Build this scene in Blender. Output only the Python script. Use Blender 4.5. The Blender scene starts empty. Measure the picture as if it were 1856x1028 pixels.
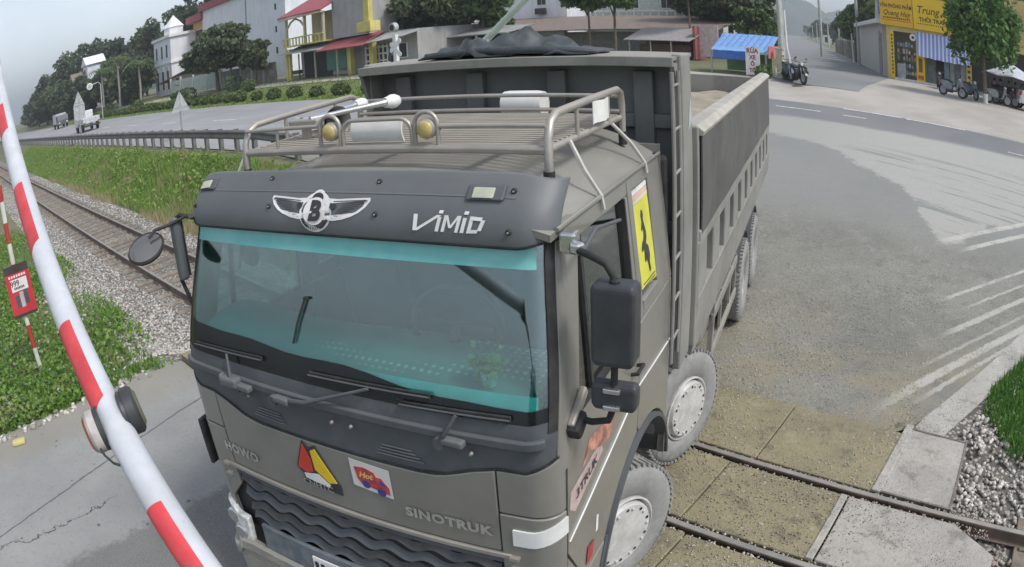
import bpy, bmesh, math, random
from mathutils import Vector, Matrix
R = math.radians
rnd = random.Random(7)
scene = bpy.context.scene
COL = scene.collection

# ---------------------------------------------------------------- camera (wide surveillance lens with barrel distortion)
CAM_H = 3.789
PITCH, ROLL = R(20.44), R(-3.466)
FMM = 1302.1 / 1856 * 36.0
cam_data = bpy.data.cameras.new('camera')
cam_data.type = 'PANO'
cam_data.sensor_width = 36.0
cam_data.sensor_height = 36.0 * 567 / 1024
cam_data.sensor_fit = 'HORIZONTAL'
cam_data.clip_start, cam_data.clip_end = 0.05, 6000.0
_cs = cam_data if hasattr(cam_data, 'panorama_type') else cam_data.cycles
_cs.panorama_type = 'FISHEYE_LENS_POLYNOMIAL'
_cs.fisheye_fov = R(170)
_cs.fisheye_polynomial_k0 = 0.0
_cs.fisheye_polynomial_k1 = -1.0 / FMM
_cs.fisheye_polynomial_k2 = 0.0
_cs.fisheye_polynomial_k3 = -0.1986 / FMM ** 3
_cs.fisheye_polynomial_k4 = 0.0
camera = bpy.data.objects.new('camera', cam_data)
COL.objects.link(camera)
def _cam_dir(v):
    c, s = math.cos(ROLL), math.sin(ROLL)
    x, y, z = v[0] * c - v[2] * s, v[1], v[0] * s + v[2] * c
    c, s = math.cos(PITCH), math.sin(PITCH)
    return Vector((x, y * c + z * s, -y * s + z * c))
_r, _f, _u = _cam_dir((1, 0, 0)), _cam_dir((0, 1, 0)), _cam_dir((0, 0, 1))
camera.matrix_world = Matrix(((_r.x, _u.x, -_f.x, 0), (_r.y, _u.y, -_f.y, 0), (_r.z, _u.z, -_f.z, CAM_H), (0, 0, 0, 1)))
scene.camera = camera

# ---------------------------------------------------------------- world and sun (bright overcast)
SUN_EL, SUN_AZ = R(52), R(124)          # azimuth clockwise from +Y
world = bpy.data.worlds.new('World')
scene.world = world
world.use_nodes = True
wn, wl = world.node_tree.nodes, world.node_tree.links
wn.clear()
sky = wn.new('ShaderNodeTexSky')
sky.sky_type = 'NISHITA'
sky.sun_disc = False
sky.sun_elevation, sky.sun_rotation = SUN_EL, SUN_AZ
sky.dust_density, sky.air_density, sky.ozone_density = 1.0, 1.0, 1.0
hs = wn.new('ShaderNodeHueSaturation')
hs.inputs['Saturation'].default_value = 0.45
tc = wn.new('ShaderNodeTexCoord'); cn = wn.new('ShaderNodeTexNoise'); mr = wn.new('ShaderNodeMapRange'); mxw = wn.new('ShaderNodeMix')
cn.inputs['Scale'].default_value = 2.6; cn.inputs['Detail'].default_value = 6.0; cn.inputs['Roughness'].default_value = 0.55
mr.inputs[1].default_value, mr.inputs[2].default_value, mr.inputs[3].default_value, mr.inputs[4].default_value = 0.3, 0.7, 0.86, 1.14
mxw.data_type, mxw.blend_type = 'RGBA', 'MULTIPLY'; mxw.inputs[0].default_value = 1.0
wl.new(tc.outputs['Generated'], cn.inputs['Vector']); wl.new(cn.outputs['Fac'], mr.inputs[0]); wl.new(mr.outputs[0], mxw.inputs[7])
bg = wn.new('ShaderNodeBackground')
bg.inputs['Strength'].default_value = 0.112
wo = wn.new('ShaderNodeOutputWorld')
wl.new(sky.outputs[0], hs.inputs['Color'])
wl.new(hs.outputs[0], mxw.inputs[6]); wl.new(mxw.outputs[2], bg.inputs['Color'])
wl.new(bg.outputs[0], wo.inputs['Surface'])
sun_data = bpy.data.lights.new('sun', 'SUN')
sun_data.energy = 1.5
sun_data.angle = R(14)
sun_data.color = (1.0, 0.965, 0.91)
sun = bpy.data.objects.new('sun', sun_data)
COL.objects.link(sun)
sun.location = (0, 0, 60)
_sd = Vector((math.sin(SUN_AZ) * math.cos(SUN_EL), math.cos(SUN_AZ) * math.cos(SUN_EL), math.sin(SUN_EL)))
sun.rotation_euler = _sd.to_track_quat('Z', 'Y').to_euler()
vs = scene.view_settings
vs.view_transform, vs.look, vs.exposure, vs.gamma = 'Standard', 'None', 1.0, 1.0
vs.use_curve_mapping = False
scene.cycles.max_bounces = 8
scene.cycles.transparent_max_bounces = 16
scene.cycles.volume_bounces = 0

# ---------------------------------------------------------------- frame of the place: s = distance across the railway, t = along it
PSI = 0.73367
NX, NY = math.sin(PSI), math.cos(PSI)
UX, UY = math.cos(PSI), -math.sin(PSI)
def st(s, t): return (s * NX + t * UX, s * NY + t * UY)
def sm(a, b, v):
    k = min(1.0, max(0.0, (v - a) / (b - a)))
    return k * k * (3 - 2 * k)
def Tst(s, t):
    far = 0.75 * sm(21, 33, s) + max(0, s - 30) * 0.006
    L = -0.12 * sm(2.6, 3.2, s) - 0.2 * sm(6.0, 6.8, s) + 1.32 * sm(6.9, 9.8, s) + 0.1 * sm(9.8, 21, s)
    Rr = 1.1 * sm(8.0, 22, s) - 0.14 * sm(2.6, 3.0, s) * (1 - sm(6.3, 6.6, s))
    k = (1 - sm(-19, -8, t)) if s > 7 else (1 - sm(-11, -9, t))
    return Rr * (1 - k) + L * k + far
def T(x, y): return Tst(x * NX + y * NY, x * UX + y * UY)

# ---------------------------------------------------------------- node helper and materials
class NT:
    def __init__(s, m):
        s.t = m.node_tree; s.n = s.t.nodes; s.l = s.t.links
    def set(s, sock, v):
        if hasattr(v, 'is_output'): s.l.new(v, sock)
        elif isinstance(v, (tuple, list)): sock.default_value = tuple(v) + ((1.0,) if len(v) == 3 and len(sock.default_value) == 4 else ())
        else: sock.default_value = v
    def math(s, op, a, b=0.0, c=None):
        n = s.n.new('ShaderNodeMath'); n.operation = op
        s.set(n.inputs[0], a); s.set(n.inputs[1], b)
        if c is not None: s.set(n.inputs[2], c)
        return n.outputs[0]
    def dot(s, v, w):
        n = s.n.new('ShaderNodeVectorMath'); n.operation = 'DOT_PRODUCT'
        s.set(n.inputs[0], v); s.set(n.inputs[1], w); return n.outputs['Value']
    def vec(s, x, y, z=0.0):
        n = s.n.new('ShaderNodeCombineXYZ')
        for i, v in enumerate((x, y, z)): s.set(n.inputs[i], v)
        return n.outputs[0]
    def noise(s, v, scale, detail=4, rough=0.6):
        n = s.n.new('ShaderNodeTexNoise'); s.l.new(v, n.inputs['Vector'])
        n.inputs['Scale'].default_value = scale; n.inputs['Detail'].default_value = detail
        n.inputs['Roughness'].default_value = rough; return n.outputs['Fac']
    def voro(s, v, scale, feat='F1'):
        n = s.n.new('ShaderNodeTexVoronoi'); n.feature = feat; s.l.new(v, n.inputs['Vector'])
        n.inputs['Scale'].default_value = scale; return n
    def rng(s, v, a, b, c=0.0, d=1.0):
        n = s.n.new('ShaderNodeMapRange'); n.interpolation_type = 'SMOOTHSTEP'
        s.set(n.inputs[0], v)
        for i, q in enumerate((a, b, c, d)): s.set(n.inputs[i + 1], q)
        return n.outputs[0]
    def mix(s, f, a, b, mode='MIX'):
        n = s.n.new('ShaderNodeMix'); n.data_type = 'RGBA'; n.blend_type = mode
        s.set(n.inputs[0], f); s.set(n.inputs[6], a); s.set(n.inputs[7], b); return n.outputs[2]
    def bump(s, h, strength, dist=0.02):
        n = s.n.new('ShaderNodeBump'); s.l.new(h, n.inputs['Height'])
        n.inputs['Strength'].default_value = strength; n.inputs['Distance'].default_value = dist; return n.outputs[0]
    def curve(s, v, pts):
        n = s.n.new('ShaderNodeFloatCurve'); s.set(n.inputs['Value'], v); c = n.mapping.curves[0]
        for i, (x, y) in enumerate(pts):
            if i < 2: c.points[i].location = (x, y)
            else: c.points.new(x, y)
        for q in c.points: q.handle_type = 'AUTO'
        n.mapping.update(); return n.outputs[0]
    def pos(s): return s.n.new('ShaderNodeNewGeometry').outputs['Position']
    def nrm(s): return s.n.new('ShaderNodeNewGeometry').outputs['Normal']
    def obj(s): return s.n.new('ShaderNodeTexCoord').outputs['Object']
    def gen(s): return s.n.new('ShaderNodeTexCoord').outputs['Generated']
    def rand(s): return s.n.new('ShaderNodeObjectInfo').outputs['Random']

MATS = {}
def newmat(name):
    m = bpy.data.materials.new(name); m.use_nodes = True
    return m, m.node_tree.nodes['Principled BSDF'], NT(m)
DUST = (0.33, 0.30, 0.25)
def mat(name, col, rough=0.6, metal=0.0, var=0.18, scale=4.0, bump=0.0, bscale=60.0, dust=0.0, dustcol=DUST, spec=0.5, world=False, rv=0.0, updust=0.0, stain=0.0, coat=0.0, mud=0.0):
    if name in MATS: return MATS[name]
    m, b, k = newmat(name)
    v = k.pos() if world else k.obj()
    n1 = k.noise(v, scale, 5)
    f = k.rng(n1, 0.3, 0.7)
    c = k.mix(f, tuple(x * (1 - var) for x in col), tuple(min(1, x * (1 + var)) for x in col))
    if rv: c = k.mix(1.0, c, k.vec(*[k.math('ADD', k.math('MULTIPLY', k.rand(), rv), 1 - rv / 2)] * 3), 'MULTIPLY')
    if stain:
        sx = k.n.new('ShaderNodeSeparateXYZ'); k.l.new(k.pos(), sx.inputs[0])
        sv = k.vec(k.math('MULTIPLY', sx.outputs[0], 1.6), k.math('MULTIPLY', sx.outputs[1], 1.6), k.math('MULTIPLY', sx.outputs[2], 0.22))
        c = k.mix(k.rng(k.noise(sv, 1.4, 6, .65), 0.45, 0.75, 0, stain), c, tuple(x * .42 for x in col))
        c = k.mix(k.rng(k.noise(k.pos(), 0.9, 6, .7), 0.5, 0.72, 0, stain * .7), c, tuple(x * .6 for x in col))
    if mud:
        sx = k.n.new('ShaderNodeSeparateXYZ'); k.l.new(k.pos(), sx.inputs[0])
        mk = k.math('ADD', k.noise(k.pos(), 7.0, 7, .75), k.rng(sx.outputs[2], 2.2, 0.5, -.30, .10))
        c = k.mix(k.rng(mk, 0.50, 0.62, 0, mud), c, (0.30, 0.275, 0.225))
        c = k.mix(k.rng(k.noise(k.pos(), 34.0, 4, .7), 0.66, 0.74, 0, mud * .7), c, (0.07, 0.066, 0.06))
    if coat: b.inputs['Coat Weight'].default_value = coat; b.inputs['Coat Roughness'].default_value = 0.18
    if dust or updust:
        d = k.rng(k.noise(v, scale * 2.7, 6, 0.7), 0.35, 0.75, 0.0, dust)
        if updust:
            nz = k.dot(k.nrm(), (0, 0, 1.0))
            d = k.math('MAXIMUM', d, k.math('MULTIPLY', k.rng(nz, 0.2, 0.95), k.rng(n1, 0.2, 0.6, updust * 0.6, updust)))
        c = k.mix(d, c, dustcol)
        k.set(b.inputs['Roughness'], k.math('ADD', k.math('MULTIPLY', d, 0.4), rough))
    else: k.set(b.inputs['Roughness'], k.rng(n1, 0.3, 0.7, rough * 0.85, min(1, rough * 1.12)))
    k.set(b.inputs['Base Color'], c)
    b.inputs['Metallic'].default_value = metal
    b.inputs['Specular IOR Level'].default_value = spec
    if bump: k.set(b.inputs['Normal'], k.bump(k.noise(v, bscale, 3), bump))
    MATS[name] = m
    return m

# ---------------------------------------------------------------- mesh builder
def finish(o, smooth=0, bev=0.0, seg=2):
    me = o.data
    if smooth:
        for p in me.polygons: p.use_smooth = True
        if smooth != 180:
            try: me.set_sharp_from_angle(angle=R(smooth))
            except Exception: pass
    if bev:
        md = o.modifiers.new('bevel', 'BEVEL'); md.width = bev; md.segments = seg; md.limit_method = 'ANGLE'; md.angle_limit = R(40)
    return o
class MB:
    def __init__(s): s.v = []; s.f = []
    def add(s, vs, fs):
        o = len(s.v); s.v += [tuple(v) for v in vs]; s.f += [tuple(i + o for i in f) for f in fs]; return s
    def hexa(s, p):
        return s.add(p, [(0, 3, 2, 1), (4, 5, 6, 7), (0, 1, 5, 4), (1, 2, 6, 5), (2, 3, 7, 6), (3, 0, 4, 7)])
    def box(s, c, d, rot=None):
        hx, hy, hz = d[0] / 2, d[1] / 2, d[2] / 2
        p = [Vector(q) for q in ((-hx, -hy, -hz), (hx, -hy, -hz), (hx, hy, -hz), (-hx, hy, -hz), (-hx, -hy, hz), (hx, -hy, hz), (hx, hy, hz), (-hx, hy, hz))]
        if rot:
            from mathutils import Euler
            m = Euler(rot).to_matrix(); p = [m @ q for q in p]
        return s.hexa([q + Vector(c) for q in p])
    def bx(s, x0, x1, y0, y1, z0, z1):
        return s.box(((x0 + x1) / 2, (y0 + y1) / 2, (z0 + z1) / 2), (abs(x1 - x0), abs(y1 - y0), abs(z1 - z0)))
    def cyl(s, a, b, r, r2=None, n=12):
        return s.tube([a, b], [r, r if r2 is None else r2], n)
    def tube(s, pts, r, n=8, closed=False, caps=True):
        pts = [Vector(q) for q in pts]; m = len(pts)
        rr = r if isinstance(r, (list, tuple)) else [r] * m
        vs, fs = [], []; prev = None
        for i, q in enumerate(pts):
            if closed: d = pts[(i + 1) % m] - pts[i - 1]
            else: d = pts[min(i + 1, m - 1)] - pts[max(i - 1, 0)]
            d.normalize()
            if prev is None:
                a = Vector((0, 0, 1)) if abs(d.z) < 0.9 else Vector((1, 0, 0))
                e = d.cross(a).normalized()
            else:
                e = prev - d * prev.dot(d)
                e = e.normalized() if e.length > 1e-6 else d.orthogonal().normalized()
            prev = e; g = d.cross(e)
            for j in range(n):
                w = 2 * math.pi * j / n
                vs.append(q + (e * math.cos(w) + g * math.sin(w)) * rr[i])
        for i in range(m if closed else m - 1):
            k = (i + 1) % m
            for j in range(n):
                fs.append((i * n + j, i * n + (j + 1) % n, k * n + (j + 1) % n, k * n + j))
        if caps and not closed:
            fs.append(tuple(range(n - 1, -1, -1))); fs.append(tuple((m - 1) * n + j for j in range(n)))
        return s.add(vs, fs)
    def lathe(s, prof, o=(0, 0, 0), ax='y', n=24, cap=True):
        vs, fs = [], []
        for r, h in prof:
            for j in range(n):
                w = 2 * math.pi * j / n; a, b = r * math.cos(w), r * math.sin(w)
                q = {'y': (a, h, b), 'x': (h, a, b), 'z': (a, b, h)}[ax]
                vs.append((q[0] + o[0], q[1] + o[1], q[2] + o[2]))
        for i in range(len(prof) - 1):
            for j in range(n):
                fs.append((i * n + j, i * n + (j + 1) % n, (i + 1) * n + (j + 1) % n, (i + 1) * n + j))
        if cap:
            if prof[0][0] > 1e-4: fs.append(tuple(range(n)))
            if prof[-1][0] > 1e-4: fs.append(tuple((len(prof) - 1) * n + j for j in range(n)))
        return s.add(vs, fs)
    def prism(s, poly, w0, w1, fn):
        m = len(poly)
        vs = [fn(u, v, w0) for u, v in poly] + [fn(u, v, w1) for u, v in poly]
        fs = [tuple(range(m)), tuple(range(2 * m - 1, m - 1, -1))] + [(i, i + m, (i + 1) % m + m, (i + 1) % m) for i in range(m)]
        return s.add(vs, fs)
    def slab(s, fo, fi, nu, nv):
        """closed sheet: outer surface fo(i,j), inner surface fi(i,j) on an (nu+1)x(nv+1) lattice"""
        W = nv + 1; N = (nu + 1) * W
        vs = [fo(i, j) for i in range(nu + 1) for j in range(W)] + [fi(i, j) for i in range(nu + 1) for j in range(W)]
        fs = []
        for i in range(nu):
            for j in range(nv):
                a, b, c, d = i * W + j, (i + 1) * W + j, (i + 1) * W + j + 1, i * W + j + 1
                fs += [(a, b, c, d), (N + d, N + c, N + b, N + a)]
        for i in range(nu):
            a, b = i * W, (i + 1) * W; fs.append((b, a, N + a, N + b))
            a, b = i * W + nv, (i + 1) * W + nv; fs.append((a, b, N + b, N + a))
        for j in range(nv):
            a, b = j, j + 1; fs.append((a, b, N + b, N + a))
            a, b = nu * W + j, nu * W + j + 1; fs.append((b, a, N + a, N + b))
        return s.add(vs, fs)
    def sheet(s, fn, nu, nv):
        W = nv + 1
        return s.add([fn(i, j) for i in range(nu + 1) for j in range(W)],
                     [(i * W + j, (i + 1) * W + j, (i + 1) * W + j + 1, i * W + j + 1) for i in range(nu) for j in range(nv)])
    def build(s, name, m, parent=None, smooth=0, bev=0.0, flip=False, recalc=True, loc=None, rotz=None, seg=2):
        me = bpy.data.meshes.new(name)
        me.from_pydata([(v[0], -v[1], v[2]) for v in s.v] if flip else s.v, [], s.f)
        if recalc:
            bm = bmesh.new(); bm.from_mesh(me); bmesh.ops.recalc_face_normals(bm, faces=bm.faces); bm.to_mesh(me); bm.free()
        elif flip: me.flip_normals()
        if m is not None: me.materials.append(m)
        o = bpy.data.objects.new(name, me); COL.objects.link(o)
        if parent is not None: o.parent = parent
        if loc is not None: o.location = loc
        if rotz is not None: o.rotation_euler = (0, 0, rotz)
        return finish(o, smooth, bev, seg)
def empty(name, loc=(0, 0, 0), rotz=0.0, parent=None):
    o = bpy.data.objects.new(name, None); COL.objects.link(o)
    o.location = loc; o.rotation_euler = (0, 0, rotz); o.empty_display_size = 0.3
    if parent is not None: o.parent = parent
    return o
def tag(o, label=None, cat=None, group=None, kind=None):
    for k, v in (('label', label), ('category', cat), ('group', group), ('kind', kind)):
        if v: o[k] = v
    return o
def inst(o, loc, parent=None, rotz=None, scale=None, name=None):
    c = o.copy(); COL.objects.link(c); c.parent = parent if parent is not None else o.parent
    c.location = loc
    if rotz is not None: c.rotation_euler = (0, 0, rotz)
    if scale is not None: c.scale = scale if isinstance(scale, (tuple, list)) else (scale,) * 3
    return c
def copy_tree(o, loc=None, rotz=None, parent=None):
    kids = [c for c in COL.objects if c.parent == o]
    c = o.copy(); COL.objects.link(c)
    if parent is not None: c.parent = parent
    if loc is not None: c.location = loc
    if rotz is not None: c.rotation_euler = (0, 0, rotz)
    for k in kids: copy_tree(k, parent=c)
    return c
def text_geo(txt, size=1.0, shear=0.0, bold=0.0, extrude=0.0, align='CENTER', space=1.0, xs=1.0):
    cu = bpy.data.curves.new('lettering', 'FONT'); cu.body = txt; cu.size = size; cu.shear = shear
    cu.align_x = align; cu.align_y = 'CENTER'; cu.offset = bold; cu.resolution_u = 3; cu.space_character = space
    o = bpy.data.objects.new('lettering', cu); COL.objects.link(o)
    me = o.to_mesh()
    vs = [(v.co.x * xs, v.co.y) for v in me.vertices]; fs = [tuple(p.vertices) for p in me.polygons]
    o.to_mesh_clear(); bpy.data.objects.remove(o); bpy.data.curves.remove(cu)
    return vs, fs
def text_mb(mb, txt, size, fn, **kw):
    """lettering as a thin raised sheet; fn(u, v) -> xyz"""
    vs, fs = text_geo(txt, size, **kw)
    return mb.add([fn(u, v) for u, v in vs], fs)
# ================================================================ THE SETTING: ground, roads, railway
import numpy as np
def stmat(name, fn, rough=0.9):
    m, b, k = newmat(name)
    P = k.pos()
    s = k.dot(P, (NX, NY, 0.0)); t = k.dot(P, (UX, UY, 0.0))
    c, h, r = fn(k, P, s, t)
    k.set(b.inputs['Base Color'], c)
    k.set(b.inputs['Roughness'], r if r is not None else rough)
    if h is not None: k.set(b.inputs['Normal'], h)
    b.inputs['Specular IOR Level'].default_value = 0.35
    return m
def grit(k, P, c, amt=0.5, sc=55.0):
    """small stones and dark specks scattered on a worn surface"""
    v = k.voro(P, sc); w = k.voro(P, sc * 0.37)
    on = k.rng(k.noise(P, 1.1, 3), 0.42, 0.62)
    dark = k.math('MULTIPLY', k.rng(v.outputs['Distance'], 0.16, 0.30, 1, 0), k.math('MULTIPLY', on, amt))
    c = k.mix(dark, c, (0.06, 0.06, 0.055))
    lite = k.math('MULTIPLY', k.rng(w.outputs['Distance'], 0.10, 0.2, 1, 0), k.math('MULTIPLY', on, amt * 0.8))
    return k.mix(lite, c, (0.42, 0.40, 0.35))
def m_ground(k, P, s, t):
    n = k.noise(P, 0.35, 6); n2 = k.noise(P, 6.0, 5)
    c = k.mix(k.rng(n, 0.35, 0.65), (0.10, 0.13, 0.045), (0.16, 0.15, 0.085))
    c = k.mix(k.rng(n2, 0.45, 0.75), c, (0.24, 0.22, 0.17))
    bal = k.math('MULTIPLY', k.rng(s, 2.1, 2.7), k.rng(s, 6.3, 6.8, 1, 0))
    right = k.math('MULTIPLY', k.rng(t, -0.5, 0.2), k.math('MULTIPLY', k.rng(s, 1.5, 2.0), k.rng(s, 8.0, 8.7, 1, 0)))
    bal = k.math('MAXIMUM', bal, right)
    v = k.voro(P, 17.0)
    st_c = k.mix(k.rng(v.outputs['Distance'], 0.1, 0.6), (0.48, 0.455, 0.41), (0.13, 0.12, 0.105))
    c = k.mix(bal, c, st_c)
    return c, k.bump(k.noise(P, 30, 4), 0.6, 0.03), None
def m_asphalt_near(k, P, s, t):
    n = k.noise(P, 0.8, 6); n2 = k.noise(P, 120.0, 2)
    c = k.mix(k.rng(n, 0.35, 0.65), (0.105, 0.105, 0.10), (0.15, 0.15, 0.14))
    c = k.mix(k.rng(n2, 0.4, 0.7), c, (0.20, 0.195, 0.18))
    return c, k.bump(k.noise(P, 90, 3), 0.5, 0.01), 0.85
def m_concrete(k, P, s, t):
    n = k.noise(P, 0.9, 6); n2 = k.noise(P, 14.0, 6, .7); n3 = k.noise(P, 90.0, 3, .7)
    c = k.mix(k.rng(n, 0.3, 0.7), (0.255, 0.258, 0.25), (0.315, 0.315, 0.303))
    c = k.mix(k.rng(n2, 0.5, 0.75, 0, 0.6), c, (0.19, 0.19, 0.182))
    c = k.mix(k.rng(n3, 0.55, 0.72, 0, 0.5), c, (0.14, 0.14, 0.132)); c = k.mix(k.rng(n3, 0.42, 0.3, 0, 0.45), c, (0.42, 0.415, 0.39))
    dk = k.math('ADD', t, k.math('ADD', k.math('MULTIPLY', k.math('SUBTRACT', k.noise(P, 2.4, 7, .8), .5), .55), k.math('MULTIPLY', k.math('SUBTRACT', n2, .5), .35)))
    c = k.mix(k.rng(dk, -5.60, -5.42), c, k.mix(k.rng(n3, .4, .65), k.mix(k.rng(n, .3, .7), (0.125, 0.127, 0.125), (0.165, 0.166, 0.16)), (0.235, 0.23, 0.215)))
    # long joint and a wandering crack
    w = k.math('MULTIPLY', k.math('SUBTRACT', k.noise(P, 3.0, 4), 0.5), 0.10)
    j = k.math('ABSOLUTE', k.math('SUBTRACT', k.math('ADD', k.math('ADD', t, w), k.math('MULTIPLY', s, 0.30)), -6.72))
    c = k.mix(k.rng(j, 0.008, 0.020, 0.75, 0), c, (0.07, 0.065, 0.06))
    w2 = k.math('MULTIPLY', k.math('SUBTRACT', k.noise(P, 1.6, 5, 0.75), 0.5), 0.9)
    j2 = k.math('ABSOLUTE', k.math('ADD', k.math('ADD', t, w2), 6.15))
    on = k.math('MULTIPLY', k.rng(s, -1.2, -0.9), k.rng(s, 0.5, 0.8, 1, 0))
    c = k.mix(k.math('MULTIPLY', k.rng(j2, 0.008, 0.022, 0.9, 0), on), c, (0.05, 0.048, 0.045))
    v = k.voro(P, 2.6)
    c = k.mix(k.rng(v.outputs['Distance'], 0.05, 0.075, 0.8, 0), c, (0.09, 0.085, 0.08))
    edge = k.rng(k.math('ADD', t, k.math('MULTIPLY', k.math('SUBTRACT', k.noise(P, 2.5, 5), 0.5), 1.0)), -8.3, -7.6, 0.9, 0)
    c = k.mix(k.math('MULTIPLY', edge, .7), c, (0.275, 0.255, 0.21))
    c = grit(k, P, c, 0.35, 40)
    return c, k.bump(k.noise(P, 50, 4), 0.35, 0.01), 0.9
def m_junction(k, P, s, t):
    n = k.noise(P, 0.5, 6); n2 = k.noise(P, 26.0, 5, 0.75); n3 = k.noise(P, 85.0, 3, 0.7)
    c = k.mix(k.rng(n, 0.32, 0.68), (0.195, 0.192, 0.165), (0.265, 0.26, 0.228))
    bl = k.noise(P, 2.3, 8, .72)
    c = k.mix(k.rng(bl, .5, .68, 0, .55), c, (0.135, 0.132, 0.115)); c = k.mix(k.rng(bl, .46, .34, 0, .5), c, (0.33, 0.322, 0.285))
    c = k.mix(k.rng(n2, 0.50, 0.66, 0, 0.75), c, (0.11, 0.106, 0.092)); c = k.mix(k.rng(n2, 0.44, 0.32, 0, 0.6), c, (0.38, 0.365, 0.315))
    c = k.mix(k.rng(n3, 0.55, 0.7, 0, 0.6), c, (0.10, 0.098, 0.088)); c = k.mix(k.rng(n3, 0.42, 0.3, 0, 0.5), c, (0.42, 0.41, 0.37))
    mud = k.math('MULTIPLY', k.rng(s, 6.2, 10.2, 1, 0), k.rng(k.noise(P, 0.9, 5), 0.40, 0.62))
    c = k.mix(k.math('MULTIPLY', mud, 0.6), c, k.mix(k.rng(n2, .4, .6), (0.25, 0.20, 0.115), (0.34, 0.29, 0.19)))
    c = k.mix(k.rng(s, 14, 10.5, 0, 1), c, grit(k, P, c, 0.85, 26))
    # smoother, slightly damp part near the highway
    c = k.mix(k.math('MULTIPLY', k.rng(s, 11.5, 14.5), 0.62), c, k.mix(k.rng(bl, .35, .65), (0.235, 0.243, 0.238), (0.275, 0.28, 0.272)))
    # dust swept out by turning lorries: ragged pale field with darker scrape marks
    tn = k.math('DIVIDE', k.math('ADD', t, 10.0), 13.0)
    bound = k.curve(tn, [(0.0, .80), (1.0, .42), (.23, .733), (.385, .68), (.50, .567), (.61, .46), (.677, .30), (.72, .245), (.77, .33), (.86, .41)])
    sb = k.math('ADD', k.math('MULTIPLY', bound, 12.0), 10.0)
    dd = k.math('ADD', k.math('SUBTRACT', s, sb), k.math('ADD', k.math('MULTIPLY', k.math('SUBTRACT', k.noise(P, 2.2, 7, .75), .5), 1.7), k.math('MULTIPLY', k.math('SUBTRACT', n2, .5), 1.0)))
    field = k.math('MULTIPLY', k.rng(dd, -.10, .18), k.rng(s, 22.6, 21.6, 0, 1))
    a = k.math('ADD', s, k.math('MULTIPLY', t, 0.20))
    scr = k.noise(k.vec(k.math('MULTIPLY', a, 3.0), k.math('MULTIPLY', t, 0.13), 0.0), 1.0, 6, .7)
    scr = k.math('ADD', scr, k.math('MULTIPLY', k.math('SUBTRACT', n2, .5), .12))
    near = k.math('MULTIPLY', k.rng(t, -5.0, -3.2), k.rng(s, 19.6, 18.2, 0, 1))
    field = k.math('MULTIPLY', field, k.math('SUBTRACT', 1.0, k.math('MULTIPLY', k.rng(scr, .545, .575), near)))
    c = k.mix(k.math('MULTIPLY', field, k.rng(t, -8.0, -2.0, .55, .92)), c, k.mix(k.rng(n2, .35, .65), (0.34, 0.336, 0.312), (0.43, 0.42, 0.385)))
    # single pale curved tyre tracks
    q8 = k.math('SUBTRACT', s, 8.5)
    e = k.math('SUBTRACT', t, k.math('ADD', k.math('MULTIPLY', q8, .60), k.math('MULTIPLY', k.math('MULTIPLY', q8, q8), .034)))
    e = k.math('ADD', e, k.math('ADD', k.math('MULTIPLY', k.math('SUBTRACT', k.noise(P, 5.0, 6, .8), .5), .16), k.math('MULTIPLY', k.math('SUBTRACT', n2, .5), .16)))
    for c0, w, t0, am in ((.06, .11, -1.0, .75), (-.26, .05, -.7, .5), (-.76, .10, -.5, .75), (-1.25, .045, -.2, .75), (-1.78, .07, -.7, .85), (-3.5, .14, -.5, .9), (-4.2, .16, -1.0, .9), (.33, .06, -.6, .7)):
        m_ = k.math('MULTIPLY', k.rng(k.math('ABSOLUTE', k.math('SUBTRACT', e, c0)), w * .55, w, am, 0), k.rng(t, t0, t0 + .5))
        c = k.mix(k.math('MULTIPLY', m_, k.rng(k.math('ADD', n2, k.math('MULTIPLY', k.math('SUBTRACT', bl, .5), 1.2)), .32, .52, .22, 1)), c, (0.50, 0.485, 0.435))
    # dark worn asphalt lane of the highway
    lane = k.math('MULTIPLY', k.rng(k.math('ADD', s, k.math('MULTIPLY', k.math('SUBTRACT', n, 0.5), 1.6)), 21.6, 22.4), k.rng(s, 25.3, 24.9, 0, 1))
    c = k.mix(k.math('MULTIPLY', lane, 0.9), c, k.mix(k.rng(n, 0.3, 0.7), (0.165, 0.17, 0.18), (0.20, 0.20, 0.205)))
    return c, k.bump(k.noise(P, 45, 4), 0.7, 0.02), k.rng(n, 0.3, 0.7, 0.62, 0.9)
def m_highway(k, P, s, t):
    n = k.noise(P, 0.25, 6)
    c = k.mix(k.rng(n, 0.3, 0.7), (0.26, 0.265, 0.27), (0.32, 0.32, 0.32))
    sv = k.vec(k.math('MULTIPLY', s, 1.4), k.math('MULTIPLY', t, 0.03), 0.0)
    c = k.mix(k.rng(k.noise(sv, 1.0, 3), 0.45, 0.7, 0, 0.5), c, (0.20, 0.205, 0.21))
    return c, k.bump(k.noise(P, 40, 3), 0.3, 0.01), 0.75
def m_fore(k, P, s, t):
    n = k.noise(P, 0.4, 6); n2 = k.noise(P, 5, 5)
    c = k.mix(k.rng(n, 0.3, 0.7), (0.34, 0.315, 0.28), (0.42, 0.395, 0.36))
    c = k.mix(k.rng(n2, 0.55, 0.75, 0, 0.4), c, (0.25, 0.235, 0.21))
    return c, k.bump(k.noise(P, 30, 4), 0.3, 0.01), 0.9
def m_side(k, P, s, t):
    n = k.noise(P, 0.3, 6)
    c = k.mix(k.rng(n, 0.3, 0.7), (0.185, 0.19, 0.195), (0.23, 0.232, 0.232))
    return c, k.bump(k.noise(P, 40, 3), 0.3, 0.01), 0.8
M_GROUND = stmat('grassy_soil', m_ground)
M_ASPH = stmat('worn_asphalt', m_asphalt_near)
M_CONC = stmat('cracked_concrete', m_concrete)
M_JUNC = stmat('gritty_junction_asphalt', m_junction)
M_HWY = stmat('highway_asphalt', m_highway)
M_FORE = stmat('forecourt_concrete', m_fore)
M_SIDE = stmat('side_road_asphalt', m_side)

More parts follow.
